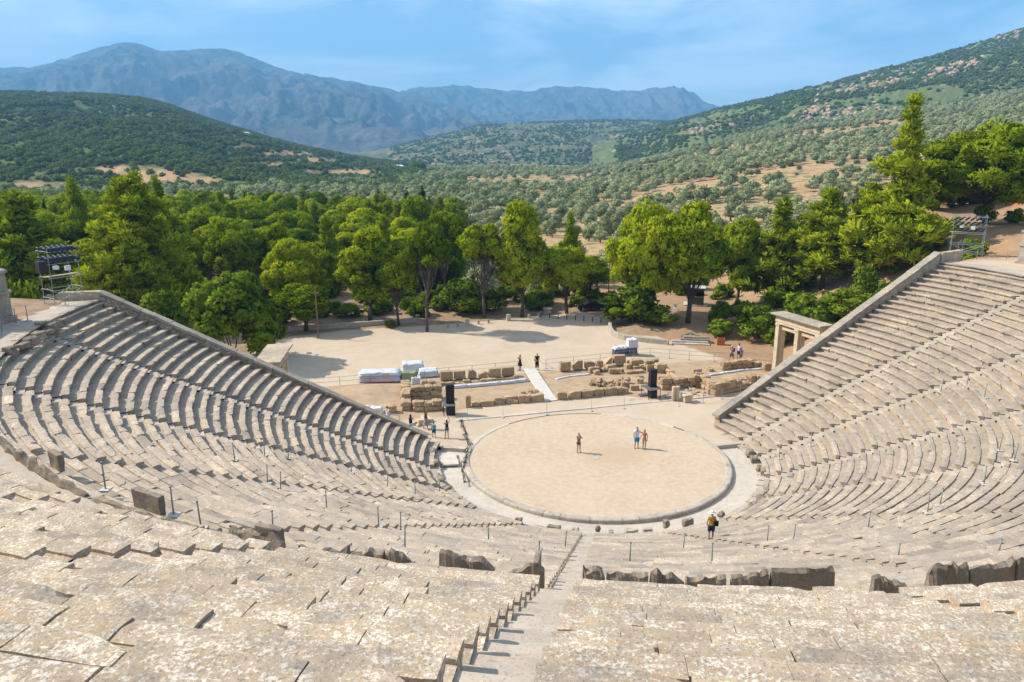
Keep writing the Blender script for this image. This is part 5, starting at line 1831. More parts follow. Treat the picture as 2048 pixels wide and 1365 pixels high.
ROW = [(882, 906, 743, 761, 'square cut block, first from the covered pallets', None), (909, 931, 742, 758, 'square cut block with worn top edge, second from the covered pallets', None),
       (938, 953, 740, 757, 'narrow block with a broken right side, in the left back row', ('r', .35, .55)), (959, 976, 744, 756, 'short broken lump in the left back row', ('l', .3, .5)),
       (979, 1002, 737, 755, 'large square block, second from the woman in black', None), (1005, 1029, 735, 752, 'large square block nearest to the woman in black', None),
       (1121, 1142, 724, 742, 'square block at the left end of the right back row', None), (1146, 1166, 721, 739, 'block with its upper left corner sheared off', ('l', .55, .6)),
       (1171, 1191, 723, 737, 'block with a ragged notched top in the right back row', ('r', .25, .5)), (1194, 1207, 721, 735, 'small upright block in the right back row', ('r', .2, .6)),
       (1209, 1224, 714, 732, 'triangular pointed fragment in the right back row', ('l', .95, .15)), (1228, 1252, 711, 731, 'biggest block, standing higher at the right end of the back row', None),
       (1255, 1265, 717, 728, 'small fragment leaning behind the biggest block', ('l', .5, .4))]
for k, (a, b, t, y, s, c) in enumerate(ROW):
    o = px_block('ochre stone ' + s, 'upright blocks in the back row of the ruins', a, b, t, y, 0.16, 0.62, seed=k + 10, cut=c, bev=0.04, rough=0.022)
    for s2 in (-0.32, 0.32):
        pass
FRONT_W = [(932, 943, 791, 817, 'tall narrow upright block beside the left loudspeaker stack', ('r', .1, .5)), (945, 961, 804, 815, 'dark rounded boulder right of the tall narrow block', ('l', .4, .5)),
           (962, 988, 802, 814, 'long low block in the left front wall', None), (989, 1011, 795, 811, 'pitted block with a hollow face in the left front wall', ('r', .2, .6)),
           (1037, 1062, 791, 807, 'thick square block, second left of the boardwalk', None), (1063, 1089, 788, 805, 'block at the left foot of the boardwalk with a raised end', ('l', .2, .3)),
           (1115, 1136, 784, 801, 'rough split boulder at the right foot of the boardwalk', ('r', .25, .6)), (1139, 1163, 782, 799, 'rounded block, second right of the boardwalk', ('l', .25, .6)),
           (1164, 1188, 781, 797, 'squared block with a notch in its top, third right of the boardwalk', None), (1189, 1209, 778, 794, 'pale topped block, fourth right of the boardwalk', None),
           (1210, 1234, 776, 792, 'squared block with a round hole in its face', None), (1235, 1258, 774, 789, 'last block of the right front wall with a raised left corner', ('r', .3, .3))]
for k, (a, b, t, y, s, c) in enumerate(FRONT_W):
    px_block('ochre stone ' + s, 'blocks of the front wall of the ruins', a, b, t, y, 0.0, 0.6, seed=k + 30, cut=c, bev=0.09, rough=0.05)
# the two-course stretch with small stones below a long one
px_block('ochre stone long thin lintel over small stones in the left front wall', 'blocks of the front wall of the ruins', 1011, 1036, 793, 799, 0.42, 0.5, seed=51)
for k, (a, b) in enumerate(((1012, 1021), (1022, 1028), (1029, 1036))):
    px_block('ochre stone small %s stone under the long thin lintel' % ('left', 'middle', 'right')[k], 'blocks of the front wall of the ruins', a, b, 800, 809, 0.0, 0.45, seed=52 + k, bev=.1, rough=.06)
BACK = [(1178, 1202, 735, 747, 'rounded boulder below the notched block'), (1190, 1200, 741, 751, 'small pointed stone in front of the rounded boulder'), (1203, 1214, 737, 745, 'small squared stone between two boulders'),
        (1212, 1235, 730, 742, 'long block lying under the triangular fragment'), (1220, 1243, 738, 749, 'loaf shaped boulder in front of the long block'), (1243, 1253, 738, 745, 'pale small stone right of the loaf shaped boulder'),
        (1274, 1288, 752, 757, 'flat slab lying left of the right loudspeaker stack'), (1276, 1288, 757, 768, 'reddish stone left of the right loudspeaker stack'), (1262, 1279, 771, 782, 'hollowed stone at the right of the rubble heap'),
        (1244, 1257, 764, 777, 'largest stone of the rubble heap, under a flat cap'), (1316, 1342, 752, 763, 'long block right of the black loudspeakers'), (1318, 1335, 762, 772, 'stone right of the loudspeaker deck')]
for k, (a, b, t, y, s) in enumerate(BACK):
    px_block('ochre ' + s, 'loose stones of the ruins', a, b, t, y, 0.0, 0.6, seed=k + 70, bev=.12, rough=.07, rz=SKEW + rng.normal(0, .15))
# the piled wall end on the right of the back row
PILE = [(1252, 1262, 729, 741, 0.0, 'leaning stone at the left end of the piled wall'), (1261, 1269, 731, 740, 0.0, 'orange stone in the piled wall'), (1268, 1283, 732, 742, 0.0, 'two part block in the piled wall'),
        (1284, 1293, 733, 742, 0.0, 'squared block in the middle of the piled wall'), (1294, 1312, 729, 744, 0.0, 'tall block behind the loudspeaker top'), (1263, 1288, 720, 729, 0.62, 'long capping slab on the piled wall'),
        (1292, 1311, 721, 729, 0.78, 'thick rounded capping stone on the piled wall'), (1313, 1333, 728, 747, 0.0, 'orange crumbling mass at the right end of the piled wall'), (1308, 1318, 719, 726, 0.8, 'grey topped stone at the back of the piled wall'),
        (1253, 1290, 742, 748, 0.0, 'low footing stone under the piled wall')]
for k, (a, b, t, y, z, s) in enumerate(PILE):
    px_block('ochre stone, ' + s, 'stones of the piled wall', a, b, t, y, z, 0.75, seed=k + 90, bev=.1, rough=.07)
# the rubble heap
for k in range(34):
    px, py = rng.uniform(1178, 1262), rng.uniform(764, 778)
    py = py - (px - 1178) * 0.05
    p = gp(px, py, 0.0)
    s = rng.uniform(0.22, 0.5)
    slab('rubble_stone', 'small angular stone in the rubble heap, %s of it' % ('left end' if px < 1200 else 'left half' if px < 1220 else 'middle' if px < 1240 else 'right end'), 'stones of the rubble heap', (p[0], p[1], rng.uniform(-0.05, 0.22)), (s * 1.3, s, s * .8), rng.uniform(0, 3), M_ruin, 'stone', (rng.normal(0, .3), rng.normal(0, .3)), .07, k + 400, .1)
for k in range(7):
    p = gp(rng.uniform(1047, 1072), rng.uniform(784, 789), 0.0)
    s = rng.uniform(0.2, 0.4)
    slab('rubble_stone', 'small dark stone in the little heap beside the boardwalk', 'stones of the little heap', (p[0], p[1], 0), (s * 1.3, s, s * .8), rng.uniform(0, 3), M_ruin, 'stone', (0, 0), .07, k + 450, .1)
for k in range(26):
    px, py = rng.uniform(1320, 1415), rng.uniform(778, 797)
    p = gp(px, py, 0.0)
    s = rng.uniform(0.2, 0.62)
    slab('rubble_stone', 'flat pale paving fragment right of the loudspeakers, %s' % ('behind the column drums' if px < 1360 else 'behind the pedestal' if px < 1390 else 'near the rubble walls'), 'scattered paving fragments', (p[0], p[1], -0.03), (s * 1.5, s, s * .3), rng.uniform(0, 3), M_kerb if k % 3 else M_ruin, 'stone', (0, 0), .05, k + 480, .06)

def ruin_wall(label, a, b, zb, courses, dep, hgt=0.45, seed=0, mat=None, mean=1.0, ragged=0.3):
    """a stretch of coursed wall: every block a part"""
    rs = np.random.default_rng(seed)
    a, b = np.array(a[:2]), np.array(b[:2])
    L = np.linalg.norm(b - a)
    root = empty('ruined_wall', (a[0], a[1], zb), math.atan2(b[1] - a[1], b[0] - a[0]))
    tag(root, label, 'ruined wall', 'ruined walls of the stage building')
    for c in range(courses):
        x = 0.0
        while x < L - 0.1:
            w = min(rs.uniform(0.6, 1.4) * mean, L - x)
            if L - x - w < 0.3: w = L - x
            if not (c == courses - 1 and rs.random() < ragged * 0.5):
                h = hgt * (rs.uniform(0.75, 1.2) if c == courses - 1 else 1.0)
                slab('block', None, None, (0, 0, 0), (w - 0.012, dep * rs.uniform(0.9, 1.05), h - 0.008), 0, mat or M_ruin, rough=.085, seed=int(rs.integers(9999)), bev=.10)
                o = COL.objects[-1]
                o.parent = root
                o.location = (x + w / 2, rs.normal(0, .04), c * hgt)
            x += w
    return root
ruin_wall('stepped two course wall of ochre blocks behind the left loudspeaker stack, lower step', gp(826, 822, 0), gp(884, 819, 0), 0.0, 2, 0.8, 0.45, 1, ragged=0)
ruin_wall('upper step of ochre blocks behind the left loudspeaker stack, with rounded tops', gp(822, 800, 0), gp(884, 797, 0), 0.0, 3, 0.9, 0.45, 2, ragged=.1)
ruin_wall('narrow flank of ochre stones at the left end of the stepped wall', gp(813, 823, 0), gp(810, 783, 0), 0.0, 3, 0.9, 0.42, 3)
ruin_wall('low rubble wall of small round stones below the covered pallets', gp(842, 776, 0), gp(884, 771, 0), 0.0, 2, 0.7, 0.35, 4, mean=.6)
ruin_wall('low footing of earth coloured stones under the left back row', gp(884, 769, 0), gp(1034, 757, 0), -0.25, 1, 0.5, 0.45, 5, ragged=0)
ruin_wall('brown rubble wall at the foot of the right retaining wall, front face', gp(1424, 792, 0), gp(1512, 771, 0), 0.0, 2, 0.8, 0.62, 6, M_ruin)
ruin_wall('brown rubble wall turning back from the front face on the right', gp(1424, 790, 0), gp(1396, 765, 0), 0.0, 2, 0.8, 0.6, 7, M_ruin)
ruin_wall('brown foundation wall between the loudspeakers and the right rubble walls', gp(1320, 779, 0), gp(1398, 772, 0), 0.0, 2, 0.8, 0.55, 8, M_ruin, ragged=0)
ruin_wall('orange earth bank wall running back behind the right loudspeakers', gp(1362, 767, 0), gp(1326, 740, 0), 0.0, 1, 0.6, 0.5, 9, M_ruin, ragged=0)
ruin_wall('row of brown stones at the rear of the right ruins, before the fence', gp(1442, 740, 0), gp(1502, 735, 0), 0.0, 2, 0.8, 0.5, 10, M_ruin, mean=.8, ragged=.4)
for (a, b, t, y, s) in [(1386, 1405, 738, 753, 'single squared brown block left of the rear stones on the right'), (1507, 1528, 725, 737, 'large brown block near the right gateway'), (1529, 1543, 727, 742, 'broken brown stone at the foot of the right gateway'),
                        (1418, 1428, 737, 744, 'small brown stone between the squared block and the rear row'), (1452, 1478, 756, 770, 'rounded brown mass on the right rubble wall'), (1480, 1510, 756, 766, 'brown ledge stone on the right rubble wall'),
                        (770, 793, 812, 828, 'big pointed ochre boulder beside the white sacks'), (842, 856, 790, 800, 'ochre stone lying on the upper step') ]:
    px_block(s, 'brown stones of the side ruins', a, b, t, y, 0.0, 0.7, seed=a, bev=.12, rough=.07)
# dressed pieces set up beside the loudspeakers
MP = M_tintless(M_gate)
p = gp(1350, 802, 0)
root = empty('column_pair', (p[0], p[1], 0), SKEW)
tag(root, 'two pale fluted half column drums standing together right of the loudspeakers', 'column fragment')
for s in (-1, 1):
    mb = MB()
    n = 14
    pts = [((0.17 + 0.02 * (k % 2)) * math.cos(2 * math.pi * k / n), (0.17 + 0.02 * (k % 2)) * math.sin(2 * math.pi * k / n)) for k in range(n)]
    P = [(x + s * 0.2, y, z) for z in (-0.02, 1.42) for x, y in pts]
    mb.add(P, [(k, (k + 1) % n, n + (k + 1) % n, n + k) for k in range(n)] + [tuple(range(n - 1, -1, -1)), tuple(range(n, 2 * n))])
    mb.build('drum', MP, root)
p = gp(1373, 804, 0)
root = empty('stone_pedestal', (p[0], p[1], 0), SKEW + .1)
tag(root, 'pale stone pedestal with a wide irregular top slab, right of the column drums', 'pedestal')
slab('shaft', None, None, (0, 0, 0), (.75, .65, .62), 0, M_gate, rough=.02, seed=3); COL.objects[-1].parent = root
slab('top_slab', None, None, (0, 0, .6), (.98, .85, .18), 0, M_gate, rough=.05, seed=4, bev=.06); COL.objects[-1].parent = root
for k, (px, py, w, d, h, s) in enumerate([(845, 850, .7, .5, .55, 'low square pale stone beside the dark haired child'), (850, 842, .45, 1.3, .35, 'grooved pale architrave piece lying left of the loudspeakers'), (857, 841, .35, 1.2, .32, 'second grooved architrave piece, right of the first'),
                                          (828, 850, .5, .4, .3, 'pile of pale broken mouldings on the ground'), (836, 853, .35, .3, .22, 'small pale fragment beside the broken mouldings')]):
    p = gp(px, py, 0)
    slab('carved_stone', s, 'dressed pieces lying by the left passage', (p[0], p[1], -0.02), (w, d, h), SKEW + .2 * k, M_gate, 'carved stone', rough=.03, seed=k + 800)
# kerb line in front of the stage, and the paved strip at the left passage
a, b = gp(912, 842, 0), gp(1452, 791, 0)
L = np.linalg.norm(b - a)
rt = empty('stage_kerb', (a[0], a[1], 0.0), math.atan2(b[1] - a[1], b[0] - a[0]))
tag(rt, 'long straight line of pale kerb stones between the orchestra and the ruins', 'kerb')
x = 0.0
while x < L:
    w = min(rng.uniform(1.0, 2.2), L - x)
    if w < 0.3: break
    slab('kerb_stone', None, None, (0, 0, 0), (w - .012, .42, .14), 0, M_paving, rough=.008, seed=int(x * 10), bev=.02)
    COL.objects[-1].parent = rt
    COL.objects[-1].location = (x + w / 2, rng.normal(0, .02), -0.06)
    x += w
for k, (px, py, w, d) in enumerate([(885, 915, 2.2, 1.6), (900, 925, 1.3, 1.0)]):
    p = gp(px, py, 0)
    slab('paving_slab', ('large worn paving slab set in the sand left of the orchestra', 'smaller worn paving slab set in the sand left of the orchestra')[k], 'paving slabs of the left passage', (p[0], p[1], -0.10), (w, d, .125 + .02 * k), R(8), M_paving, 'paving slab', rough=.006, seed=k + 31)
# centre stone of the orchestra
mb = MB()
n = 28
P = [(0.36 * math.cos(2 * math.pi * k / n), 0.36 * math.sin(2 * math.pi * k / n), z) for z in (-0.05, 0.03) for k in range(n)]
mb.add(P, [(k, (k + 1) % n, n + (k + 1) % n, n + k) for k in range(n)] + [tuple(range(n, 2 * n))])
p = gp(1190, 916, 0)
o = mb.build('centre_stone', M_tintless(M_kerb), loc=(p[0], p[1], 0.0))
tag(o, 'small round pale stone disc set in the middle of the orchestra', 'stone disc')
# boardwalk
wood_grey = plain('bleached_boards', (0.52, 0.485, 0.42), 0.85, var=.2, scale=8)
q = [gp(x, y, z) for x, y, z in [(1048, 738, .32), (1071, 737, .32), (1115, 801, .06), (1089, 804, .06)]]
rt = empty('boardwalk', tuple(q[0]))
tag(rt, 'sloping pale boardwalk crossing the ruins down to the orchestra', 'boardwalk')
O = q[0]
mb = MB()
n = 40
for k in range(n):
    t0, t1 = k / n, (k + .93) / n
    c = [q[0] + (q[3] - q[0]) * t0, q[1] + (q[2] - q[1]) * t0, q[1] + (q[2] - q[1]) * t1, q[0] + (q[3] - q[0]) * t1]
    top = [tuple(v - O + np.array([0, 0, .03 + rng.normal(0, .003)])) for v in c]
    bot = [tuple(v - O) for v in c]
    mb.add(top + bot, [(0, 1, 2, 3), (7, 6, 5, 4), (0, 4, 5, 1), (1, 5, 6, 2), (2, 6, 7, 3), (3, 7, 4, 0)])
mb.build('deck', wood_grey, rt)
for i, j in ((0, 3), (1, 2)):
    MB().tube(q[i] - O + np.array([0, 0, -.06]), q[j] - O + np.array([0, 0, -.06]), .05, n=4).build('bearer', wood_grey, rt)
# curved kerb wall of the raised bed, and the broad steps
pts = [gp(x, y, 0.0) for x, y in [(1222, 648), (1219, 657), (1222, 667), (1232, 675), (1250, 680), (1280, 684), (1308, 687), (1337, 690)]]
rt = empty('curved_wall', (pts[0][0], pts[0][1], 0))
tag(rt, 'low curved wall of pale blocks edging the raised bed at the right of the yard', 'low wall')
S = np.array(pts)
seg = np.concatenate([[0], np.cumsum(np.linalg.norm(np.diff(S, axis=0), axis=1))])
x = 0.0
while x < seg[-1] - .2:
    e = min(x + rng.uniform(.8, 1.3), seg[-1])
    A_ = np.array([np.interp(x, seg, S[:, k]) for k in range(3)]); B_ = np.array([np.interp(e, seg, S[:, k]) for k in range(3)])
    c = (A_ + B_) / 2 - np.array(rt.location)
    slab('wall_block', None, None, (0, 0, 0), (np.linalg.norm(B_ - A_) + .02, .42, .72), math.atan2(B_[1] - A_[1], B_[0] - A_[0]), M_kerb, rough=.02, seed=int(x * 7), bev=.03)
    COL.objects[-1].parent = rt
    COL.objects[-1].location = (c[0], c[1], -0.1)
    x = e
rt = empty('stone_steps', (15.3, 34.6, 0), R(-8))
tag(rt, 'broad worn stone steps with broken edges below the bare tree roots', 'steps')
for k in range(4):
    w = [4.6, 4.4, 3.6, 3.0][k]
    slab('step', None, None, (0, 0, 0), (w, .75, .22), 0, M_bench if k > 1 else M_kerb, rough=.05, seed=k + 5, bev=.03)
    COL.objects[-1].parent = rt
    COL.objects[-1].location = (rng.normal(0, .1) + .25 * k, .48 * k, -0.06 + .17 * k)
# exposed roots under the huge pine
p = np.array([16.2, 38.6, float(tz(16.2, 38.6))])
mb = MB()
rs = np.random.default_rng(3)
for k in range(26):
    a = rs.uniform(R(150), R(390))
    l = rs.uniform(.8, 2.4)
    pts = [np.array([math.cos(a) * l * t * (1 + .1 * rs.normal()), math.sin(a) * l * t * .7 - .2 * t, .35 * (1 - t) ** 2 - .30 * t + .07 * rs.normal()]) for t in np.linspace(0, 1, 6)]
    limb(mb, pts, .09, .025, 5)
o = mb.build('tree_roots', plain('root_bark', (0.16, 0.13, 0.105), .95, var=.3), loc=tuple(p))
tag(o, 'tangle of bare grey roots washed out beside the stone steps', 'tree roots')
# ------------------------------------------------------------------ steel posts on the seats
M_steel = plain('galvanised_steel', (0.30, 0.33, 0.32), 0.5, 0.6, .15)
M_dull = plain('grey_green_paint', (0.21, 0.24, 0.215), 0.6, 0.1, .2)
M_blackp = plain('black_paint', (0.012, 0.012, 0.014), 0.45, 0, .3)
M_white = plain('white_sheet', (0.72, 0.73, 0.74), 0.6, 0, .08)
M_conc = plain('concrete', (0.45, 0.42, 0.38), .95, 0, .15)
def post_mesh(h, r, name='post'):
    return MB().tube((0, 0, 0), (0, 0, h), r, n=8).mesh(name, True)
PM = post_mesh(1.0, 0.027)
PM.materials.append(M_dull)
FT = MB().box((0, 0, 0.03), (.34, .34, .07)).mesh('foot', bevel=.015)
FT.materials.append(M_conc)
CP = MB().tube((0, 0, 1.0), (0, 0, 1.035), .045, n=8).mesh('cap', True)
CP.materials.append(M_dull)
POSTS = [(161, 983, 'standing left of the long chamfered bench'), (23, 927, 'at the far left edge'), (299, 1020, 'between the upright slab and the thick backed bench'), (383, 1044, 'behind the thick backed bench on the left'), (533, 1064, 'leaning over the bench with a jagged crest'),
         (523, 957, 'upper one of a close pair on the left bank'), (554, 972, 'lower one of a close pair on the left bank'), (649, 1012, 'alone on the left bank below the close pair'), (766, 1045, 'left one of the pair left of the main stairs'), (809, 1056, 'right one of the pair left of the main stairs'),
         (808, 1092, 'tallest one behind the worn benches left of the main stairs'), (975, 1079, 'between the arched bench and the orchestra'), (1079, 1118, 'beside the main stairs at their left'), (1129, 1092, 'close to the main stairs halfway down'), (470, 912, 'high on the left bank where the shadows begin'),
         (524, 902, 'second of three in the shadowed left bank'), (575, 908, 'third of three in the shadowed left bank'), (700, 938, 'near the orchestra end of the left bank'), (768, 968, 'low on the left bank near the orchestra'), (830, 985, 'lowest one on the left bank'), (875, 978, 'at the left edge of the gutter walk'),
         (1259, 1118, 'right of the main stairs behind the benches'), (1370, 1096, 'below the person in yellow, left one'), (1428, 1121, 'below the person in yellow, right one'), (1539, 1081, 'left one of the pair right of the person in yellow'), (1591, 1078, 'right one of the pair right of the person in yellow'),
         (1736, 1050, 'alone in the middle of the right bank'), (1853, 1016, 'left one of the upper pair on the right bank'), (1886, 1003, 'right one of the upper pair on the right bank'), (1962, 960, 'alone near the right edge on the right bank'), (1993, 1095, 'short, near the benches at the right edge'),
         (1801, 1104, 'short, behind the benches on the right'), (1633, 880, 'lower on the right bank near the orchestra'), (1569, 907, 'lowest on the right bank beside the first rows'), (2014, 890, 'at the right edge, upper of two'), (2033, 912, 'at the right edge, lower of two'),
         (1945, 760, 'high on the right bank, upper of two'), (1980, 785, 'high on the right bank, lower of two'), (1876, 780, 'high on the right bank, left of two')]
for k, (px, py, s) in enumerate(POSTS):
    q = on_seats(px, py)
    if np.hypot(q[0], q[1]) > 36.6 and py > 940 and q[1] < -10:
        dg = float(deg_at(px)); q = pol(36.7, dg, 12.0)
    root = empty('metal_post', tuple(q), 0)
    root.rotation_euler = (rng.normal(0, .025), rng.normal(0, .025), 0)
    sc_ = 0.62 if 'short' in s else 1.0
    root.scale = (1, 1, sc_)
    tag(root, 'thin grey steel post ' + s, 'metal post', 'steel posts on the seats')
    for nm, me in (('pole', PM), ('foot', FT), ('cap', CP)):
        o = bpy.data.objects.new(nm, me); COL.objects.link(o); o.parent = root
for k, (px, py, z, s) in enumerate([(5, 668, 12.2, 'at the left end of the left walkway rail'), (33, 650, 12.2, 'in the middle of the left walkway rail'), (56, 643, 12.2, 'nearest to the left scaffold'), (131, 612, 12.2, 'in front of the left floodlight scaffold'),
                                   (1922, 517, 12.25, 'left of two in front of the right scaffold'), (1953, 521, 12.25, 'right of two in front of the right scaffold'), (2012, 523, 12.25, 'beside the right end pier')]):
    q = gp(px, py, z)
    root = empty('metal_post', tuple(q))
    tag(root, 'pale steel post ' + s, 'metal post', 'steel posts on the walkway')
    for nm, me in (('pole', PM), ('foot', FT), ('cap', CP)):
        o = bpy.data.objects.new(nm, me); COL.objects.link(o); o.parent = root
# ------------------------------------------------------------------ fences
def fence(label, pts, h=1.0, rails=(1.0, .55), r=.02, mat=None, every=2.6, foot=True):
    mat = mat or M_steel
    pts = [np.array(p) for p in pts]
    root = empty('rail_fence', tuple(pts[0]))
    tag(root, label, 'fence', 'metal rail fences')
    O = pts[0]
    for a, b in zip(pts[:-1], pts[1:]):
        L = np.linalg.norm(b - a)
        n = max(1, int(round(L / every)))
        for k in range(n + (b is pts[-1])):
            p = a + (b - a) * k / n - O
            o = MB().tube(p, p + np.array([0, 0, h]), r * 1.3, n=6).build('fence_post', mat, root)
            if foot: MB().box(tuple(p + np.array([0, 0, .03])), (.26, .26, .06)).build('post_foot', M_conc, o)
        for q in rails:
            MB().tube(a - O + np.array([0, 0, h * q]), b - O + np.array([0, 0, h * q]), r, n=5).build('rail', mat, root)
fence('long grey two rail fence behind the left half of the ruins, in tree shade', [gp(*q, 0.02) for q in [(618, 778), (800, 763), (1036, 741)]])
fence('grey two rail fence behind the right half of the ruins', [gp(*q, 0.02) for q in [(1092, 737), (1200, 726), (1300, 714), (1378, 720), (1478, 726), (1543, 732)]])
fence('thin upper rail behind the three visitors on the right', [gp(*q, 0.02) for q in [(1482, 722), (1545, 727)]], rails=(1.0,), every=4)
fence('blue grey handrail in front of the right rubble walls', [gp(*q, 0.02) for q in [(1406, 806), (1480, 790), (1530, 772)]])
fence('short grey barrier beside the visitors at the left passage', [gp(*q, 0.02) for q in [(752, 845), (800, 852)]], rails=(1.0, .9))
fence('thin rail from the deck to the column drums', [gp(*q, 0.02) for q in [(1324, 802), (1362, 796)]], h=.6, rails=(.95,), r=.015)
# stanchions with thin wire along the stage kerb
for k, (px, py) in enumerate([(1006, 835), (1093, 829), (1183, 822), (1248, 817), (1357, 812), (935, 840)]):
    q = gp(px, py, 0.05)
    root = empty('rope_stanchion', tuple(q))
    tag(root, 'thin dark stanchion on a small foot by the stage kerb, ' + ['second from the left loudspeakers', 'below the boardwalk', 'below the split boulders', 'left of the right loudspeakers', 'in front of the pedestal', 'nearest to the left loudspeakers'][k], 'stanchion', 'stanchions along the stage kerb')
    MB().tube((0, 0, 0), (0, 0, 1.05), .014, n=6).build('pole', M_dull, root)
    MB().tube((0, 0, 0), (0, 0, .05), .16, .12, n=12).build('foot', M_conc, root)
# black net fence bundle running down to the ring
pts = [gp(x, y, .05) for x, y in [(922, 842), (926, 855), (932, 870), (938, 890), (935, 905), (929, 925), (926, 945), (930, 965)]]
mb = MB()
rs = np.random.default_rng(9)
for k in range(5):
    pp = [p - pts[0] + rs.normal(0, .12, 3) * np.array([1, 1, .4]) + np.array([0, 0, .06]) for p in np.repeat(np.array(pts), 3, 0)]
    mb.path(pp, .018, 4)
o = mb.build('cable_bundle', M_blackp, loc=tuple(pts[0]))
tag(o, 'loose dark cable bundle lying along the left of the orchestra', 'cable')

# ------------------------------------------------------------------ loudspeaker stacks
M_grille = plain('speaker_grille', (0.016, 0.016, 0.02), .5, 0, .3, 30)
M_deck = plain('stage_deck', (0.10, 0.10, 0.11), .7, 0, .2)
def speaker_stack(label, p, rz, deck, boxes, bw):
    root = empty('loudspeaker_stack', tuple(p), rz)
    tag(root, label, 'loudspeaker stack', 'loudspeaker stacks')
    dw, dd, dh = deck
    MB().box((0, 0, dh), (dw, dd, .09)).build('deck', M_deck, root, bevel=.01)
    MB().box((0, -dd / 2 - .012, dh - .02), (dw + .02, .03, .12)).build('deck_rim', M_steel, root)
    for sx in (-1, 1):
        for sy in (-1, 1):
            MB().tube((sx * (dw / 2 - .06), sy * (dd / 2 - .06), 0), (sx * (dw / 2 - .06), sy * (dd / 2 - .06), dh - .05), .03, n=8).build('leg', M_blackp, root)
    for z in (.25, dh - .3):
        MB().tube((-dw / 2 + .06, -dd / 2 + .06, z), (-dw / 2 + .06, dd / 2 - .06, dh - .3 - (z - .25)), .018, n=6).build('brace', M_blackp, root)
    MB().box((.12, -.05, (dh - .06) / 2 + .03), (bw, .7, dh - .12)).build('subwoofer', M_grille, root, bevel=.02)
    bh = 1.72 / boxes
    for k in range(boxes):
        z = dh + .05 + bh * (k + .5)
        M = Matrix.Rotation(R(1.2 * (boxes / 2 - k)), 4, 'X')
        o = MB().box((0, 0, 0), (bw, .5, bh - .012), M=M).build('speaker_cabinet', M_grille, root, bevel=.012)
        o.location = (.12, 0, z)
        g = MB().box((0, -.256, 0), (bw * .86, .012, bh * .72), M=M).build('grille', M_blackp, o)
    return root
speaker_stack('black line array loudspeaker stack on a deck at the left of the orchestra', gp(897, 834, 0) + np.array([0, .6, 0]), R(10), (1.1, 1.1, 1.05), 8, .74)
speaker_stack('black line array loudspeaker stack on a long deck at the right before the ruins', gp(1304, 800, 0) + np.array([0, .7, 0]), R(20), (1.35, 1.5, 1.05), 8, .68)
p = gp(1286, 792, 0)
o = MB().box((0, 0, .12), (.9, .6, .05)).build('folded_plate', M_deck, loc=tuple(p), rz=R(14), bevel=.01)
o.name = 'deck_step'
tag(o, 'dark low step plate beside the right loudspeaker deck', 'step')

# ------------------------------------------------------------------ covered pallets
def sheet_mat(name, c):
    t = NT(name)
    v = t.pos(1.0, world=False)
    n = t.noise(v, 3.0, 5, .6, .8)
    t.b.inputs['Roughness'].default_value = .45
    t.b.inputs['Specular IOR Level'].default_value = .4
    t.bump(n, .9, .12)
    return t.color(t.ramp(n, [(.3, tuple(.85 * x for x in c)), (.7, c)]))
M_tarp = sheet_mat('pale_blue_tarpaulin', (.46, .49, .56))
M_tarpw = sheet_mat('white_tarpaulin', (.58, .59, .61))
M_tarpd = sheet_mat('navy_sheet', (.06, .07, .12))
M_tgreen = sheet_mat('green_tarpaulin', (.28, .31, .17))
M_sack = sheet_mat('white_sack', (.66, .66, .64))
def draped(name, size, mat, parent, loc, seed, slump=.12, rz=0.0):
    """a sheet hanging over a load: a rounded box with sagging folds"""
    bm = bmesh.new()
    bmesh.ops.create_cube(bm, size=1)
    bmesh.ops.subdivide_edges(bm, edges=list(bm.edges), cuts=9, use_grid_fill=True)
    from mathutils import noise as mn
    for v in bm.verts:
        c = v.co.copy()
        x, y, z = c.x * size[0], c.y * size[1], (c.z + .5) * size[2]
        k = (c.z + .5)
        n1 = mn.noise(Vector((x * 1.5 + seed, y * 1.5, seed)))
        if k > .95: z += n1 * slump + slump * .4 * mn.noise(Vector((x * 3 + seed, y * 3, 1)))
        f = 1 + (.09 * mn.noise(Vector((x * 3 + seed, y * 3, z * .8))) + .06 * mn.noise(Vector((x * 7 + seed, y * 7, z)))) * (1.1 - .5 * k) / max(.5, size[0] * .6) + .10 * (1 - k) ** 2
        v.co = Vector((x * f, y * f, max(0, z)))
    bmesh.ops.bevel(bm, geom=[e for e in bm.edges if len(e.link_faces) == 2 and e.calc_face_angle(0) > .9], offset=.07, segments=2, affect='EDGES')
    me = bpy.data.meshes.new(name)
    bm.to_mesh(me); bm.free()
    me.polygons.foreach_set('use_smooth', [True] * len(me.polygons))
    o = link_mesh(name, me, mat, parent, loc, rz)
    return o
M_red = plain('red_plastic', (.55, .06, .05), .5)
M_ply = plain('plywood', (.48, .36, .22), .8, 0, .2)
def pallet(label, p, rz, size, mat, seed, extra=None):
    root = empty('covered_pallet', tuple(p), rz)
    tag(root, label, 'covered pallet', 'covered pallets by the fence')
    MB().box((0, 0, .07), (size[0] * .96, size[1] * .96, .14)).build('pallet_base', M_ply, root)
    draped('cover', size, mat, root, (0, 0, .1), seed)
    return root
q = (gp(718, 768, 0) + gp(797, 765, 0)) / 2
r_ = pallet('large load under a pale blue tarpaulin by the fence, red edged below', q + np.array([0, .8, 0]), R(6), (3.9, 1.7, .9), M_tarp, 3.0)
MB().box((0, -.98, .14), (2.9, .1, .08)).build('red_trim', M_red, r_)
draped('top_sheet', (3.95, 1.75, .30), M_tarpw, r_, (0, 0, .77), 8.0, .16)
MB().box((.7, -.945, .85), (.55, .02, .4)).build('board_patch', M_ply, r_)
q = (gp(802, 764, 0) + gp(832, 761, 0)) / 2
r_ = pallet('low load half wrapped in green sheeting, left of the white bundles', q + np.array([0, .4, 0]), R(8), (1.6, .9, .8), M_tgreen, 5.0)
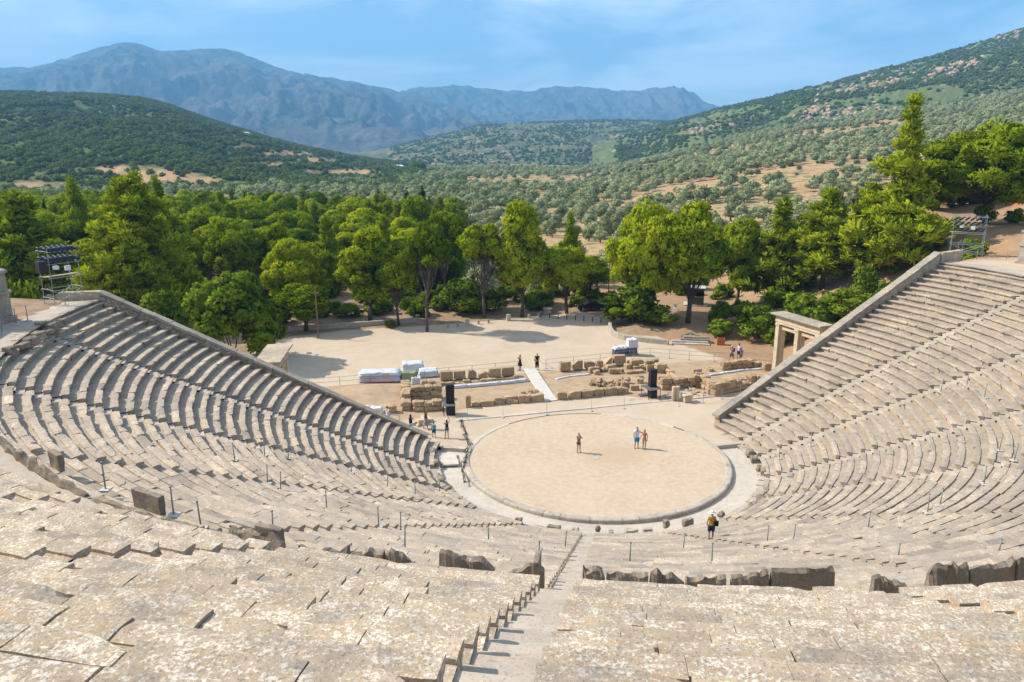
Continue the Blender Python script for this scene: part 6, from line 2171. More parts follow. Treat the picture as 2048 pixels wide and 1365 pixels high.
q = gp(823, 752, 0)
r_ = pallet('tall rounded white bundle behind the green wrapped load', q + np.array([0, 1.4, 0]), R(10), (2.2, 1.5, 1.0), M_tarpw, 11.0)
q = gp(855, 757, 0)
r_ = pallet('lower white bundle at the right end of the covered loads', q + np.array([0, .9, 0]), R(12), (1.9, 1.5, .62), M_tarpw, 17.0)
q = gp(1266, 715, 0)
r_ = pallet('tall load under a white cap with navy sides behind the ruins on the right', q + np.array([0, 1.0, 0]), R(12), (1.0, 1.0, 1.75), M_tarpd, 21.0)
draped('white_cap', (1.08, 1.08, .95), M_tarpw, r_, (0, 0, .98), 4.0, .1)
q = gp(1243, 716, 0)
r_ = pallet('low dark load with a pale top behind the biggest block', q + np.array([0, 1.2, 0]), R(12), (1.6, 1.0, .85), M_tarpd, 27.0)
draped('pale_top', (1.62, 1.02, .2), M_tarpw, r_, (0, 0, .8), 14.0, .1)
for k, (px, py, s) in enumerate([(733, 830, (1.0, .7, .55)), (752, 828, (1.15, .75, .6)), (742, 823, (.9, .6, .5))]):
    q = gp(px, py, 0)
    o = draped('white_sack', s, M_sack, None, tuple(q), 31.0 + k, .1, R(14))
    tag(o, ['left white sack behind the coping of the left wall', 'right white sack, next to the pointed boulder', 'white sack lying behind the other two'][k], 'sack', 'white sacks behind the left wall')
q = gp(832, 771, 0)
o = draped('white_cloth', (.9, .7, .75), M_tarpw, None, tuple(q + np.array([0, .2, .0])), 44.0, .2, R(14))
tag(o, 'crumpled white cloth hanging over a stone on the rubble wall', 'cloth')
def wrapped(label, pts, w, h, seed):
    pts = [np.array(p) for p in pts]
    root = empty('wrapped_kerb', tuple(pts[0]))
    tag(root, label, 'wrapped kerb', 'kerbs wrapped in white sheeting')
    for k, (a, b) in enumerate(zip(pts[:-1], pts[1:])):
        L = np.linalg.norm(b - a)
        c = (a + b) / 2 - pts[0]
        draped('wrapping', (L * .99, w, h), M_tarpw, root, tuple(c), seed + k * 3.3, .05, math.atan2(b[1] - a[1], b[0] - a[0]))
wrapped('low kerb wrapped in white sheeting, left of the boardwalk', [gp(*q, 0) for q in [(890, 778), (935, 775), (1002, 769), (1055, 763)]], .45, .28, 50)
wrapped('low kerb wrapped in grey white sheeting, below the blue load', [gp(*q, 0) for q in [(692, 788), (750, 783), (802, 778)]], .45, .28, 60)
wrapped('broken strip of white sheeting right of the boardwalk', [gp(*q, 0) for q in [(1112, 760), (1140, 754), (1180, 750)]], .35, .12, 70)
wrapped('curved strip of white sheeting in the right ruins', [gp(*q, .0) for q in [(1418, 752), (1450, 747), (1490, 741), (1525, 739)]], .4, .14, 80)

# ------------------------------------------------------------------ floodlight scaffolds
M_lamp = plain('lamp_housing', (.018, .024, .045), .4, .2, .3)
M_wood = plain('scaffold_board', (.42, .33, .22), .85, 0, .2)
M_box = plain('white_case', (.62, .62, .60), .6, 0, .08)
def scaffold(label, p, rz, w, d, lv, rows, lamp_dir, box_side):
    root = empty('floodlight_scaffold', tuple(p), rz)
    tag(root, label, 'scaffold', 'floodlight scaffolds')
    r = .024
    top = lv[-1]
    for sx in (-1, 1):
        for sy in (-1, 1):
            MB().tube((sx * w / 2, sy * d / 2, 0), (sx * w / 2 * .96, sy * d / 2 * .9, top + .25), r, n=6).build('upright', M_steel, root)
    for z in lv:
        for sy in (-1, 1): MB().tube((-w / 2 - .15, sy * d / 2 * .96, z), (w / 2 + .15, sy * d / 2 * .96, z), r, n=6).build('ledger', M_steel, root)
        for sx in (-1, 1): MB().tube((sx * w / 2, -d / 2 - .1, z + .06), (sx * w / 2, d / 2 + .1, z + .06), r, n=6).build('transom', M_steel, root)
    for sy in (-1, 1):
        MB().tube((-w / 2, sy * d / 2, .1), (w / 2, sy * d / 2, lv[1]), r * .9, n=6).build('brace', M_steel, root)
    MB().tube((w / 2, -d / 2, .1), (-w / 2, -d / 2, lv[1]), r * .9, n=6).build('brace', M_steel, root)
    MB().box((-.1, -d * .15, lv[2] + .1), (w * 1.1, .34, .05)).build('platform_board', M_wood, root)
    for z in rows:
        n = 6
        for k in range(n):
            x = -w / 2 + w * (k + .5) / n
            for yy in ((-d * .35,) if len(rows) > 2 else (-d * .35, d * .3)):
                a = np.array([x, yy, z])
                dv = np.array(lamp_dir) / np.linalg.norm(lamp_dir)
                o = MB().tube(a - dv * .32, a + dv * .34, .08, .115, n=10).build('floodlight', M_lamp, root, smooth=True)
                MB().tube(a + dv * .345, a + dv * .36, .10, .10, n=10).build('lens', M_blackp, o)
                MB().tube(a, a + np.array([0, 0, .25]), .02, n=5).build('bracket', M_steel, o)
    MB().box((w * .1, -d * .5, lv[2] + .62), (.36, .22, .34)).build('control_box', M_box, root, bevel=.02)
    MB().box((-w * .25, -d * .4, lv[2] + .72), (.34, .3, .28)).build('control_box', M_box, root, bevel=.05)
    if box_side:
        MB().box((box_side * (w / 2 + .34), -d * .3, lv[2] + .85), (.6, .5, .85)).build('monitor_speaker', M_blackp, root, bevel=.03)
    return root
scaffold('floodlight scaffold with a black speaker at the left end of the walkway', gp(108, 612, 12.2) + np.array([0.2, 1.0, 0]), R(58), 2.1, 1.4, [.5, 1.1, 2.0, 3.0, 3.85], [3.3, 4.0], (.55, -.35, -.3), -1)
scaffold('floodlight scaffold with three lamp rows at the right end of the walkway', gp(1938, 519, 12.2) + np.array([0.4, 1.4, 0]), R(-28), 2.9, 1.8, [.5, 1.4, 2.5, 3.4, 4.2], [2.95, 3.55, 4.05], (-.45, -.5, -.3), 0)
# ------------------------------------------------------------------ the far side of the yard
M_bol = plain('bollard_paint', (.05, .055, .05), .6)
bm_ = MB().tube((0, 0, 0), (0, 0, .8), .07, n=10)
BM = bm_.mesh('body', True); BM.materials.append(M_bol)
BC = MB().tube((0, 0, .8), (0, 0, .88), .085, .05, n=10).mesh('cap', True); BC.materials.append(M_white)
XS = np.linspace(1082, 1202, 8)
for k, px in enumerate(XS):
    q = gp(px, 635 + 10.5 * k / 7, 0.0)
    root = empty('bollard', tuple(q))
    tag(root, 'dark short bollard across the yard entrance, ' + ['at the left end of the row', 'second from the left end', 'third from the left end', 'fourth from the left end', 'fourth from the curved wall', 'third from the curved wall', 'second from the curved wall', 'beside the curved wall'][k], 'bollard', 'bollards across the yard entrance')
    for nm, me in (('body', BM), ('cap', BC)):
        o = bpy.data.objects.new(nm, me); COL.objects.link(o); o.parent = root
for k, px in enumerate([897, 916, 935, 957, 977, 1017, 1058, 1078]):
    q = gp(px, 656 - (px - 897) * .12, 0.0)
    big = px in (935, 1017)
    slab('kerb_post', 'short pale stone post on the yard edge, ' + ['right beside the straight bare trunk', 'second right of the straight trunk', 'thick one right of the straight trunk', 'before the wide green bush', 'left of the twisted trunk', 'thick one at the twisted trunk', 'right of the tallest pine', 'nearest to the bollards'][k],
         'stone posts along the yard edge', (q[0], q[1], -.05), (.5 if big else .3, .5 if big else .3, .95 if big else .6), .2, M_kerb, 'stone post', rough=.02, seed=k + 3)
for (px, py, w, h, d, s) in [(1095, 628, 1.3, .85, 1.0, 'pale round well head at the foot of the dark padded pine')]:
    q = gp(px, py, 0)
    mb = MB().tube((0, 0, 0), (0, 0, .7), .6, .55, n=16).tube((0, 0, .7), (0, 0, .85), .72, .72, n=16)
    o = mb.build('well_head', M_tintless(M_kerb), loc=tuple(q), bevel=.03)
    tag(o, s, 'well head')
a, b = gp(560, 668, 0), gp(840, 648, 0)
slab('low_wall', 'low straight wall of grey stone along the far edge of the yard, under the pines', None, ((a[0] + b[0]) / 2, (a[1] + b[1]) / 2 + 1.0, -.1), (np.linalg.norm(b - a), .5, .75), math.atan2(b[1] - a[1], b[0] - a[0]), M_kerb, 'wall', rough=.04, seed=12, bev=.05)
# thin wooden pole in the yard
q = gp(637, 677, 0)
root = empty('wooden_pole', tuple(q))
tag(root, 'thin brown pole standing alone at the left of the yard', 'pole')
MB().tube((0, 0, 0), (0, 0, 6.0), .09, .07, n=8).build('shaft', plain('pole_wood', (.20, .13, .085), .9), root)
MB().box((0, 0, 5.8), (.9, .07, .09)).build('crossbar', plain('pole_bar', (.20, .13, .085), .9), root)
# green lamp post among the olives
q = at_y(1219, 520, 66.0)
root = empty('lamp_post', (q[0], q[1], float(tz(q[0], q[1]))))
tag(root, 'dark green lamp post rising among the olive trees behind the yard', 'lamp post')
M_green = plain('green_paint', (.03, .08, .07), .5)
MB().tube((0, 0, 0), (0, 0, 6.4), .09, .06, n=8).build('post', M_green, root)
MB().tube((0, 0, 6.4), (0, 0, 6.9), .12, .24, n=8).build('lantern', M_box, root)
MB().tube((0, 0, 6.9), (0, 0, 7.1), .28, .05, n=8).build('lantern_roof', M_green, root)
# ticket booth
q = gp(1394, 617, 0)
zb = float(tz(q[0], q[1]))
root = empty('ticket_booth', (q[0] - .3, q[1], zb), R(-12))
tag(root, 'dark green wooden booth with an open serving window under the pines', 'booth')
M_booth = plain('green_boards', (.075, .095, .045), .8, 0, .2)
M_dark = plain('dark_interior', (.012, .011, .010), .9)
MB().box((0, 0, .06), (3.4, 2.6, .16)).build('base_slab', M_conc, root)
w, d, h = 2.3, 2.0, 2.45
for s in (-1, 1): MB().box((s * (w / 2 - .04), 0, .14 + h / 2), (.08, d, h)).build('side_wall', M_booth, root)
MB().box((0, d / 2 - .04, .14 + h / 2), (w - .17, .08, h)).build('rear_wall', M_booth, root)
MB().box((0, -d / 2 + .04, .14 + .6), (w - .17, .08, 1.2)).build('front_wall', M_booth, root)
MB().box((0, -d / 2 + .04, .14 + 2.22), (w - .17, .08, .46)).build('front_wall', M_booth, root)
MB().box((0, -d / 2 - .08, .14 + 1.22), (w - .1, .3, .05)).build('counter', M_wood, root)
MB().box((0, -.1, .14 + h + .06), (w + .4, d + .5, .1)).build('roof', plain('booth_roof', (.42, .42, .38), .8), root, bevel=.02)
MB().box((0, .0, .2), (w - .2, d - .2, .03)).build('floor_boards', M_wood, root)
# white plastic chair
q = gp(1351, 631, 0)
root = empty('plastic_chair', (q[0], q[1], float(tz(q[0], q[1]))), R(20))
tag(root, 'white plastic armchair under the huge pine beside the booth', 'chair')
M_pl = plain('white_plastic', (.75, .75, .73), .4)
MB().box((0, 0, .43), (.5, .48, .04)).build('seat', M_pl, root, bevel=.015)
MB().box((0, .23, .7), (.5, .04, .46), M=Matrix.Rotation(R(-8), 4, 'X')).build('backrest', M_pl, root, bevel=.015)
for sx in (-1, 1):
    for sy in (-1, 1): MB().tube((sx * .24, sy * .22, 0), (sx * .22, sy * .2, .42), .02, n=6).build('leg', M_pl, root)
    MB().box((sx * .26, 0, .64), (.05, .44, .03)).build('armrest', M_pl, root, bevel=.01)
# orange crate
q = gp(1441, 690, 0)
root = empty('litter_bin', (q[0], q[1], float(tz(q[0], q[1]))), R(-10))
tag(root, 'orange brown box shaped bin below the lemon bush', 'bin')
M_or = plain('orange_paint', (.42, .12, .04), .7, 0, .2)
for s in (-1, 1):
    MB().box((s * .42, 0, .42), (.05, .7, .84)).build('side_panel', M_or, root)
    MB().box((0, s * .33, .42), (.785, .05, .84)).build('front_panel', M_or, root)
MB().box((0, 0, .05), (.78, .6, .05)).build('bottom', M_or, root)
# parked car
def parked_car(label, p, rz):
    root = empty('parked_car', tuple(p), rz)
    tag(root, label, 'car')
    paint = plain('black_car_paint', (.010, .011, .016), .18, 0, .1, spec=.6)
    glass = plain('car_glass', (.02, .025, .03), .08, 0, .1, spec=.7)
    tyre = plain('tyre_rubber', (.02, .02, .02), .9)
    rim = plain('alloy_rim', (.45, .46, .48), .3, .8)
    side = [(-2.15, .38), (-2.2, .62), (-2.1, .80), (-1.55, .90), (-.95, .96), (1.55, .98), (2.05, .94), (2.18, .75), (2.15, .38)]
    body = bmesh.new()
    rings = []
    for y, kx, kz in ((-.86, .97, .0), (-.9, 1.0, .0), (-.6, 1.0, .03), (0, 1.0, .05), (.6, 1.0, .03), (.9, 1.0, .0), (.86, .97, .0)):
        rings.append([body.verts.new((x * kx, y, z + (kz if z > .6 else 0))) for x, z in side])
    for r0, r1 in zip(rings[:-1], rings[1:]):
        for k in range(len(side)): body.faces.new((r0[k], r0[(k + 1) % len(side)], r1[(k + 1) % len(side)], r1[k]))
    body.faces.new(rings[0]); body.faces.new(list(reversed(rings[-1])))
    bmesh.ops.recalc_face_normals(body, faces=body.faces)
    me = bpy.data.meshes.new('body'); body.to_mesh(me); body.free()
    link_mesh('body', me, paint, root)
    cab = MB()
    lo = [(-1.15, .95), (1.35, .97)]
    hi = [(-.45, 1.42), (.85, 1.43)]
    P = [(lo[0][0], -.82, lo[0][1]), (lo[1][0], -.82, lo[1][1]), (lo[1][0], .82, lo[1][1]), (lo[0][0], .82, lo[0][1]),
         (hi[0][0], -.62, hi[0][1]), (hi[1][0], -.62, hi[1][1]), (hi[1][0], .62, hi[1][1]), (hi[0][0], .62, hi[0][1])]
    cab.add(P, [(4, 5, 6, 7), (0, 1, 5, 4), (1, 2, 6, 5), (2, 3, 7, 6), (3, 0, 4, 7), (3, 2, 1, 0)])
    cab.build('window_glass', glass, root, bevel=.05)
    MB().box((.2, 0, 1.44), (1.36, 1.25, .05)).build('roof', paint, root, bevel=.02)
    for sx in (-1.35, 1.35):
        for sy in (-1, 1):
            w_ = MB().tube((sx, sy * .72, .33), (sx, sy * .93, .33), .33, n=18).build('wheel', tyre, root)
            MB().tube((sx, sy * .925, .33), (sx, sy * .94, .33), .21, n=14).build('rim', rim, w_)
    for sy in (-1, 1):
        MB().box((-2.12, sy * .62, .68), (.1, .36, .14)).build('headlight', plain('lamp_glass', (.6, .62, .65), .1), root, bevel=.02)
        MB().box((-.75, sy * .98, 1.0), (.16, .14, .11)).build('wing_mirror', paint, root, bevel=.02)
    return root
parked_car('black saloon car parked in the shade at the far end of the yard', np.array([5.2, 54.6, 0.0]), R(8))
# roofs that show between the trees
M_tile = plain('red_roof_tiles', (.50, .15, .07), .85, 0, .25, 3)
M_plast = plain('pale_plaster', (.46, .38, .30), .9)
def house(label, p, rz, w, d, h, roof=None):
    root = empty('house', tuple(p), rz)
    tag(root, label, 'house', 'houses among the trees')
    MB().box((0, 0, h / 2 - .5), (w, d, h + 1)).build('wall', M_plast, root)
    mb = MB()
    e = .5
    P = [(-w / 2 - e, -d / 2 - e, h), (w / 2 + e, -d / 2 - e, h), (w / 2 + e, d / 2 + e, h), (-w / 2 - e, d / 2 + e, h), (-w / 2 + d * .3, 0, h + d * .25), (w / 2 - d * .3, 0, h + d * .25)]
    mb.add(P, [(0, 1, 5, 4), (1, 2, 5), (2, 3, 4, 5), (3, 0, 4), (3, 2, 1, 0)])
    mb.build('roof', roof or M_tile, root)
    for k in range(3):
        x = w * (-.3 + .3 * k)
        f = MB().box((x, -d / 2 - .03, h * .55), (w * .13, .07, h * .38)).build('window', M_wood, root)
        MB().box((x, -d / 2 - .075, h * .55), (w * .10, .03, h * .32)).build('pane', M_dark, f)
q = at_y(2026, 404, 58.0)
house('small house with a bright orange tiled roof among the pines at the right edge', (q[0] + 1.2, q[1], q[2] - 3.6), R(15), 6, 5, 3.0)
Y_ = 640.0
a_ = a_of(488, 295)
q = np.array([CAM[0] + a_ * 1000, CAM[1] + 1000, 0])
zz = max(float(H_left.h(a_, 1000)), float(valley(a_, 1000)))
house('long low tan house in a clearing on the left hillside', (q[0], q[1], zz), 0, 18, 7, 3.0, M_ply)
a_ = a_of(797, 328)
zz = max(float(H_left.h(a_, 800)), float(valley(a_, 800)))
house('small white roofed farm building beyond the middle of the groves', (CAM[0] + a_ * 800, CAM[1] + 800, zz), .1, 10, 5, 3.0, M_box)
a_ = a_of(836, 330)
plant('oak', 0, 'oak_tree', 'big round dark tree beside the white farm building beyond the groves', 'oak tree', None, CAM[0] + a_ * 780, CAM[1] + 780, 16, 22, None, float(valley(a_, 780)) - 1)
# ------------------------------------------------------------------ people
def skin_mesh(name, verts, edges, radii, sub=2, root=0):
    """one continuous surface grown round connected joints"""
    me = bpy.data.meshes.new(name + '_joints')
    me.from_pydata([tuple(v) for v in verts], edges, [])
    o = bpy.data.objects.new(name + '_joints', me)
    COL.objects.link(o)
    md = o.modifiers.new('skin', 'SKIN')
    md.use_smooth_shade = True
    lay = me.skin_vertices[0].data if len(me.skin_vertices) else None
    if lay is None:
        bm = bmesh.new(); bm.from_mesh(me); bm.verts.layers.skin.verify(); bm.to_mesh(me); bm.free()
        lay = me.skin_vertices[0].data
    for k, r in enumerate(radii):
        lay[k].radius = r if isinstance(r, tuple) else (r, r)
        lay[k].use_root = (k == root)
    s = o.modifiers.new('sub', 'SUBSURF')
    s.levels = s.render_levels = sub
    dg = bpy.context.evaluated_depsgraph_get()
    out = bpy.data.meshes.new_from_object(o.evaluated_get(dg))
    out.name = name
    bpy.data.objects.remove(o)
    bpy.data.meshes.remove(me)
    out.polygons.foreach_set('use_smooth', [True] * len(out.polygons))
    return out

def cloth(name, c, pattern=None):
    t = NT(name)
    v = t.pos(1.0, world=False)
    n = t.noise(v, 14 if pattern is None else 22, 4, .6)
    t.b.inputs['Roughness'].default_value = .85
    if pattern: return t.color(t.ramp(n, [(.45, c), (.52, pattern)]))
    return t.color(t.ramp(n, [(.3, tuple(.82 * x for x in c)), (.7, c)]))
SKIN = cloth('skin', (.42, .235, .15))
SKIN_P = cloth('fair_skin', (.50, .31, .22))
HAIR_D = cloth('dark_hair', (.022, .014, .010))
HAIR_B = cloth('brown_hair', (.075, .035, .018))
BLACK = cloth('black_cloth', (.014, .014, .016))
EYE = cloth('eye', (.02, .015, .012))
LIP = cloth('lips', (.30, .10, .08))
SHOE = cloth('sandal', (.05, .035, .025))

def V3(*a): return np.array(a, float)
def person(label, p, rz, height, top=None, bottom=None, hair=None, arms=None, legs=None, dress=None, skin=None, sleeves=.5, short=.6, hairlen=.25, female=False,
           hat=None, bag=None, lean=0.0, bikini=None, cap=None, group='visitors'):
    """standing figure about 1.75 m before scaling, facing -y; +x is the figure's left hand side as seen from behind the camera"""
    root = empty('person', tuple(p), rz)
    k_ = height / 1.75
    root.scale = (k_, k_, k_)
    tag(root, label, 'person', group)
    skin = skin or SKIN
    sw = .165 if female else .195
    hp = .095
    arms = arms or {}
    legs = legs or {}
    pel, sp, ch, nk = V3(0, 0, .95), V3(0, -.01 - lean * .3, 1.13), V3(0, -.0 - lean * .7, 1.34), V3(0, -.01 - lean, 1.50)
    J = [pel, sp, ch, nk, nk + V3(0, -.015, .09), nk + V3(0, -.02, .17), nk + V3(0, -.005, .235)]
    Rr = [(.135, .10), (.118 if female else .135, .09), (.13 if female else .155, .10), (.055, .055), (.062, .07), (.078, .092), (.055, .068)]
    E = [(0, 1), (1, 2), (2, 3), (3, 4), (4, 5), (5, 6)]
    def add(v, r, par):
        J.append(v); Rr.append(r); E.append((par, len(J) - 1))
        return len(J) - 1
    add(nk + V3(0, -.105, .125), .014, 4)        # nose
    for s in (-1, 1): add(nk + V3(s * .082, .0, .14), .016, 5)   # ears
    pts = {}
    for s in (-1, 1):
        sh = ch + V3(s * sw, .005, .08)
        el = arms.get((s, 'e'), sh + V3(s * .05, .02, -.28))
        wr = arms.get((s, 'w'), el + V3(s * .0, -.05, -.25))
        a = add(sh, .058 if not female else .047, 2)
        b = add(el, .042 if not female else .036, a)
        c = add(wr, .028, b)
        d = np.array(wr) - np.array(el); d /= np.linalg.norm(d)
        sd_ = np.cross(d, V3(0, 1, 0)); sd_ /= np.linalg.norm(sd_) + 1e-6
        palm = np.array(wr) + d * .075
        h = add(palm, (.036, .018), c)
        for q, (o, l) in enumerate(((-.030, .065), (-.010, .082), (.010, .078), (.029, .060))):
            kn = palm + d * l * .55 + sd_ * o
            f1 = add(kn, .0095, h)
            add(kn + d * l * .5 + V3(0, -.018, 0), .008, f1)
        th = add(np.array(wr) + d * .04 + sd_ * -.045, .0105, h)
        add(np.array(wr) + d * .085 + sd_ * -.06, .0085, th)
        pts[s] = (sh, np.array(el), np.array(wr))
    for s in (-1, 1):
        hip = V3(s * hp, 0, .90)
        ft = legs.get((s, 'f'), V3(s * .11, .0, 0))
        kn = legs.get((s, 'k'), (hip + ft) / 2 + V3(0, -.02, .03))
        an = ft + V3(0, .03, .08)
        a = add(hip, .094 if not female else .098, 0)
        b = add(kn, .056, a)
        c = add((kn * .55 + an * .45) + V3(0, .02, 0), .055, b)
        d = add(an, .034, c)
        e = add(ft + V3(0, -.05, .04), (.038, .03), d)
        add(ft + V3(0, -.16, .028), (.034, .022), e)
        add(ft + V3(0, .06, .035), .032, d)
        pts[('l', s)] = (hip, kn, an, ft)
    link_mesh('body', skin_mesh('body', J, E, Rr), skin, root)
    # face
    hd = nk + V3(0, -.02, .14)
    for s in (-1, 1):
        mb = MB(); mb.tube(hd + V3(s * .032, -.083, .02), hd + V3(s * .032, -.09, .02), .011, .009, n=8)
        mb.build('eye', EYE, root)
    MB().tube(hd + V3(-.025, -.085, -.055), hd + V3(.025, -.085, -.055), .007, n=6).build('mouth', LIP, root)
    if top is not None:
        jt = [V3(0, 0, .88), V3(0, 0, .98), sp, ch + V3(0, 0, .03), nk + V3(0, 0, -.06)]
        rt = [(.17, .14), (.168, .138), (.155 if female else .172, .128), (.165 if female else .19, .135), (.08, .075)]
        et = [(0, 1), (1, 2), (2, 3), (3, 4)]
        if sleeves > 0:
            for s in (-1, 1):
                sh, el, wr = pts[s]
                jt += [sh, sh + (el - sh) * min(1, sleeves)]
                rt += [.080, .072]
                et += [(3, len(jt) - 2), (len(jt) - 2, len(jt) - 1)]
                if sleeves > 1:
                    jt.append(el + (wr - el) * (sleeves - 1)); rt.append(.05); et.append((len(jt) - 2, len(jt) - 1))
        link_mesh('shirt', skin_mesh('shirt', jt, et, rt), top, root)
    if bottom is not None:
        jb, rb, eb = [V3(0, 0, 1.04), V3(0, 0, .93)], [(.165, .13), (.175, .145)], [(0, 1)]
        for s in (-1, 1):
            hip, kn, an, ft = pts[('l', s)]
            end = hip + (kn - hip) * min(1.1, short + .12)
            jb += [hip + V3(0, 0, -.04), end]; rb += [.125, .108 if short > .4 else .118]; eb += [(1, len(jb) - 2), (len(jb) - 2, len(jb) - 1)]
            if short > 1:
                jb.append(kn + (an - kn) * (short - 1)); rb.append(.07); eb.append((len(jb) - 2, len(jb) - 1))
        link_mesh('trousers' if short > 1 else 'shorts', skin_mesh('shorts', jb, eb, rb, root=1), bottom, root)
    if dress is not None:
        mat, hem = dress
        n = 22
        mb = MB()
        prof = [(.16, 1.0), (.19, .88), (.23, .70), (.28, hem + .05), (.30, hem)]
        P = []
        for r, z in prof:
            for q in range(n):
                a = 2 * math.pi * q / n
                w = 1 + .07 * math.sin(a * 7 + z * 3) * (1.05 - z)
                P.append((r * w * math.cos(a), r * w * .8 * math.sin(a), z))
        F = [(i * n + q, i * n + (q + 1) % n, (i + 1) * n + (q + 1) % n, (i + 1) * n + q) for i in range(len(prof) - 1) for q in range(n)]
        mb.add(P, F)
        mb.build('skirt', mat, root, smooth=True)
    if bikini:
        mt, mbt = bikini
        link_mesh('bikini_top', skin_mesh('bikini_top', [V3(-.12, -.02, 1.30) + V3(0, -.03, 0), V3(-.055, -.085, 1.30), V3(.055, -.085, 1.30), V3(.12, -.05, 1.30), V3(0, .09, 1.30)], [(0, 1), (1, 2), (2, 3), (3, 4), (4, 0)], [.055, .075, .075, .055, .035], root=1), mt, root)
        link_mesh('bikini_bottom', skin_mesh('bikini_bottom', [V3(0, 0, .96), V3(0, 0, .90), V3(-.09, 0, .89), V3(.09, 0, .89)], [(0, 1), (1, 2), (1, 3)], [(.165, .13), (.155, .14), .122, .122]), mbt, root)
    if hair is not None:
        jh = [hd + V3(0, .0, .085), hd + V3(0, .05, .05), hd + V3(0, .07, -.02)]
        rh = [(.078, .07), (.085, .07), (.08, .05)]
        eh = [(0, 1), (1, 2)]
        if hairlen > .1:
            jh.append(hd + V3(0, .085, -.02 - hairlen * .6)); rh.append((.085, .045)); eh.append((2, 3))
            jh.append(hd + V3(.0, .075, -.04 - hairlen)); rh.append((.06, .03)); eh.append((3, 4))
        link_mesh('hair', skin_mesh('hair', jh, eh, rh), hair, root)
    if hat is not None:
        mb = MB().tube(hd + V3(0, 0, .055), hd + V3(0, 0, .065), .19, .17, n=18).tube(hd + V3(0, 0, .065), hd + V3(0, 0, .165), .105, .085, n=18)
        mb.build('sun_hat', hat, root, smooth=True)
    if cap is not None:
        mb = MB().tube(hd + V3(0, 0, .05), hd + V3(0, 0, .125), .105, .06, n=16)
        mb.box(tuple(hd + V3(0, -.14, .055)), (.15, .12, .015))
        mb.build('cap', cap, root, smooth=False)
    if bag is not None:
        mat, loc, size = bag
        b = MB().box((0, 0, 0), size).build('bag', mat, root, bevel=.04)
        b.location = loc
        MB().tube((0, 0, size[2] * .4), (-loc[0] * .9, -loc[1], 1.47 - loc[2]), .014, n=5).build('strap', mat, b)
    for s in (-1, 1):
        ft = pts[('l', s)][3]
        MB().box(tuple(ft + V3(0, -.05, .012)), (.085, .25, .028)).build('shoe', SHOE, root, bevel=.012)
    return root
def gz(px, py):
    q = gp(px, py, 0.0)
    return np.array([q[0], q[1], max(float(tz(q[0], q[1])), 0.012)])
both = lambda ex, ey, ez, wx, wy, wz: {(-1, 'e'): V3(-ex, ey, ez), (1, 'e'): V3(ex, ey, ez), (-1, 'w'): V3(-wx, wy, wz), (1, 'w'): V3(wx, wy, wz)}
# three on the orchestra
C_print = cloth('printed_top', (.14, .10, .05), (.32, .25, .14))
person('woman alone on the orchestra with a camera at her face, in denim shorts', gz(1157, 906), R(25), 1.66, C_print, cloth('denim', (.035, .07, .16)), HAIR_B,
       both(.25, -.16, 1.22, .06, -.24, 1.50), {(-1, 'f'): V3(-.10, 0, 0), (1, 'f'): V3(.14, -.04, 0)}, sleeves=.15, short=.35, hairlen=.05, female=True)
person('man in white t-shirt and turquoise shorts with an arm round the woman in the bikini', gz(1273, 897), R(12), 1.80, cloth('white_shirt', (.62, .68, .76)), cloth('turquoise_shorts', (.02, .28, .50)), HAIR_D,
       {(-1, 'e'): V3(-.27, .0, 1.14), (-1, 'w'): V3(-.25, -.08, .90), (1, 'e'): V3(.33, .06, 1.22), (1, 'w'): V3(.42, -.05, 1.30)}, {(-1, 'f'): V3(-.14, 0, 0), (1, 'f'): V3(.12, 0, 0)}, sleeves=.55, short=.85, hairlen=0)
person('long haired woman in red bikini top and lime green shorts beside the man in white', gz(1288, 899), R(-8), 1.66, None, None, HAIR_B,
       {(-1, 'e'): V3(-.25, .06, 1.16), (-1, 'w'): V3(-.33, .05, .98), (1, 'e'): V3(.24, .03, 1.14), (1, 'w'): V3(.22, -.06, .90)}, {(-1, 'f'): V3(-.08, 0, 0), (1, 'f'): V3(.10, -.06, 0)}, hairlen=.34, female=True, bikini=(cloth('red_bikini', (.50, .02, .03)), cloth('lime_shorts', (.22, .55, .03))))
# by the boardwalk
person('woman in a black sleeveless dress with long brown hair at the head of the boardwalk', gz(1040, 741) + V3(0, 0, .05), R(-60), 1.70, BLACK, None, HAIR_B, both(.22, -.1, 1.2, .12, -.2, 1.35), None, (BLACK, .48), sleeves=0, hairlen=.3, female=True)
rk = person('bearded guard in black at the head of the boardwalk, holding a rake', gz(1074, 740) + V3(0, 0, .05), R(5), 1.78, BLACK, BLACK, HAIR_D, both(.26, -.05, 1.18, .10, -.2, 1.02), None, sleeves=.5, short=1.9, hairlen=0, bag=(cloth('yellow_bag', (.62, .36, .03)), (-.22, -.12, 1.05), (.24, .12, .26)))
q = gz(1076, 738)
o = MB().tube((0, 0, .95), (1.5, .35, .04), .018, n=6).box((1.5, .35, .04), (.08, .5, .05)).build('rake', M_wood, loc=tuple(q))
tag(o, 'long handled rake held by the guard in black', 'rake')
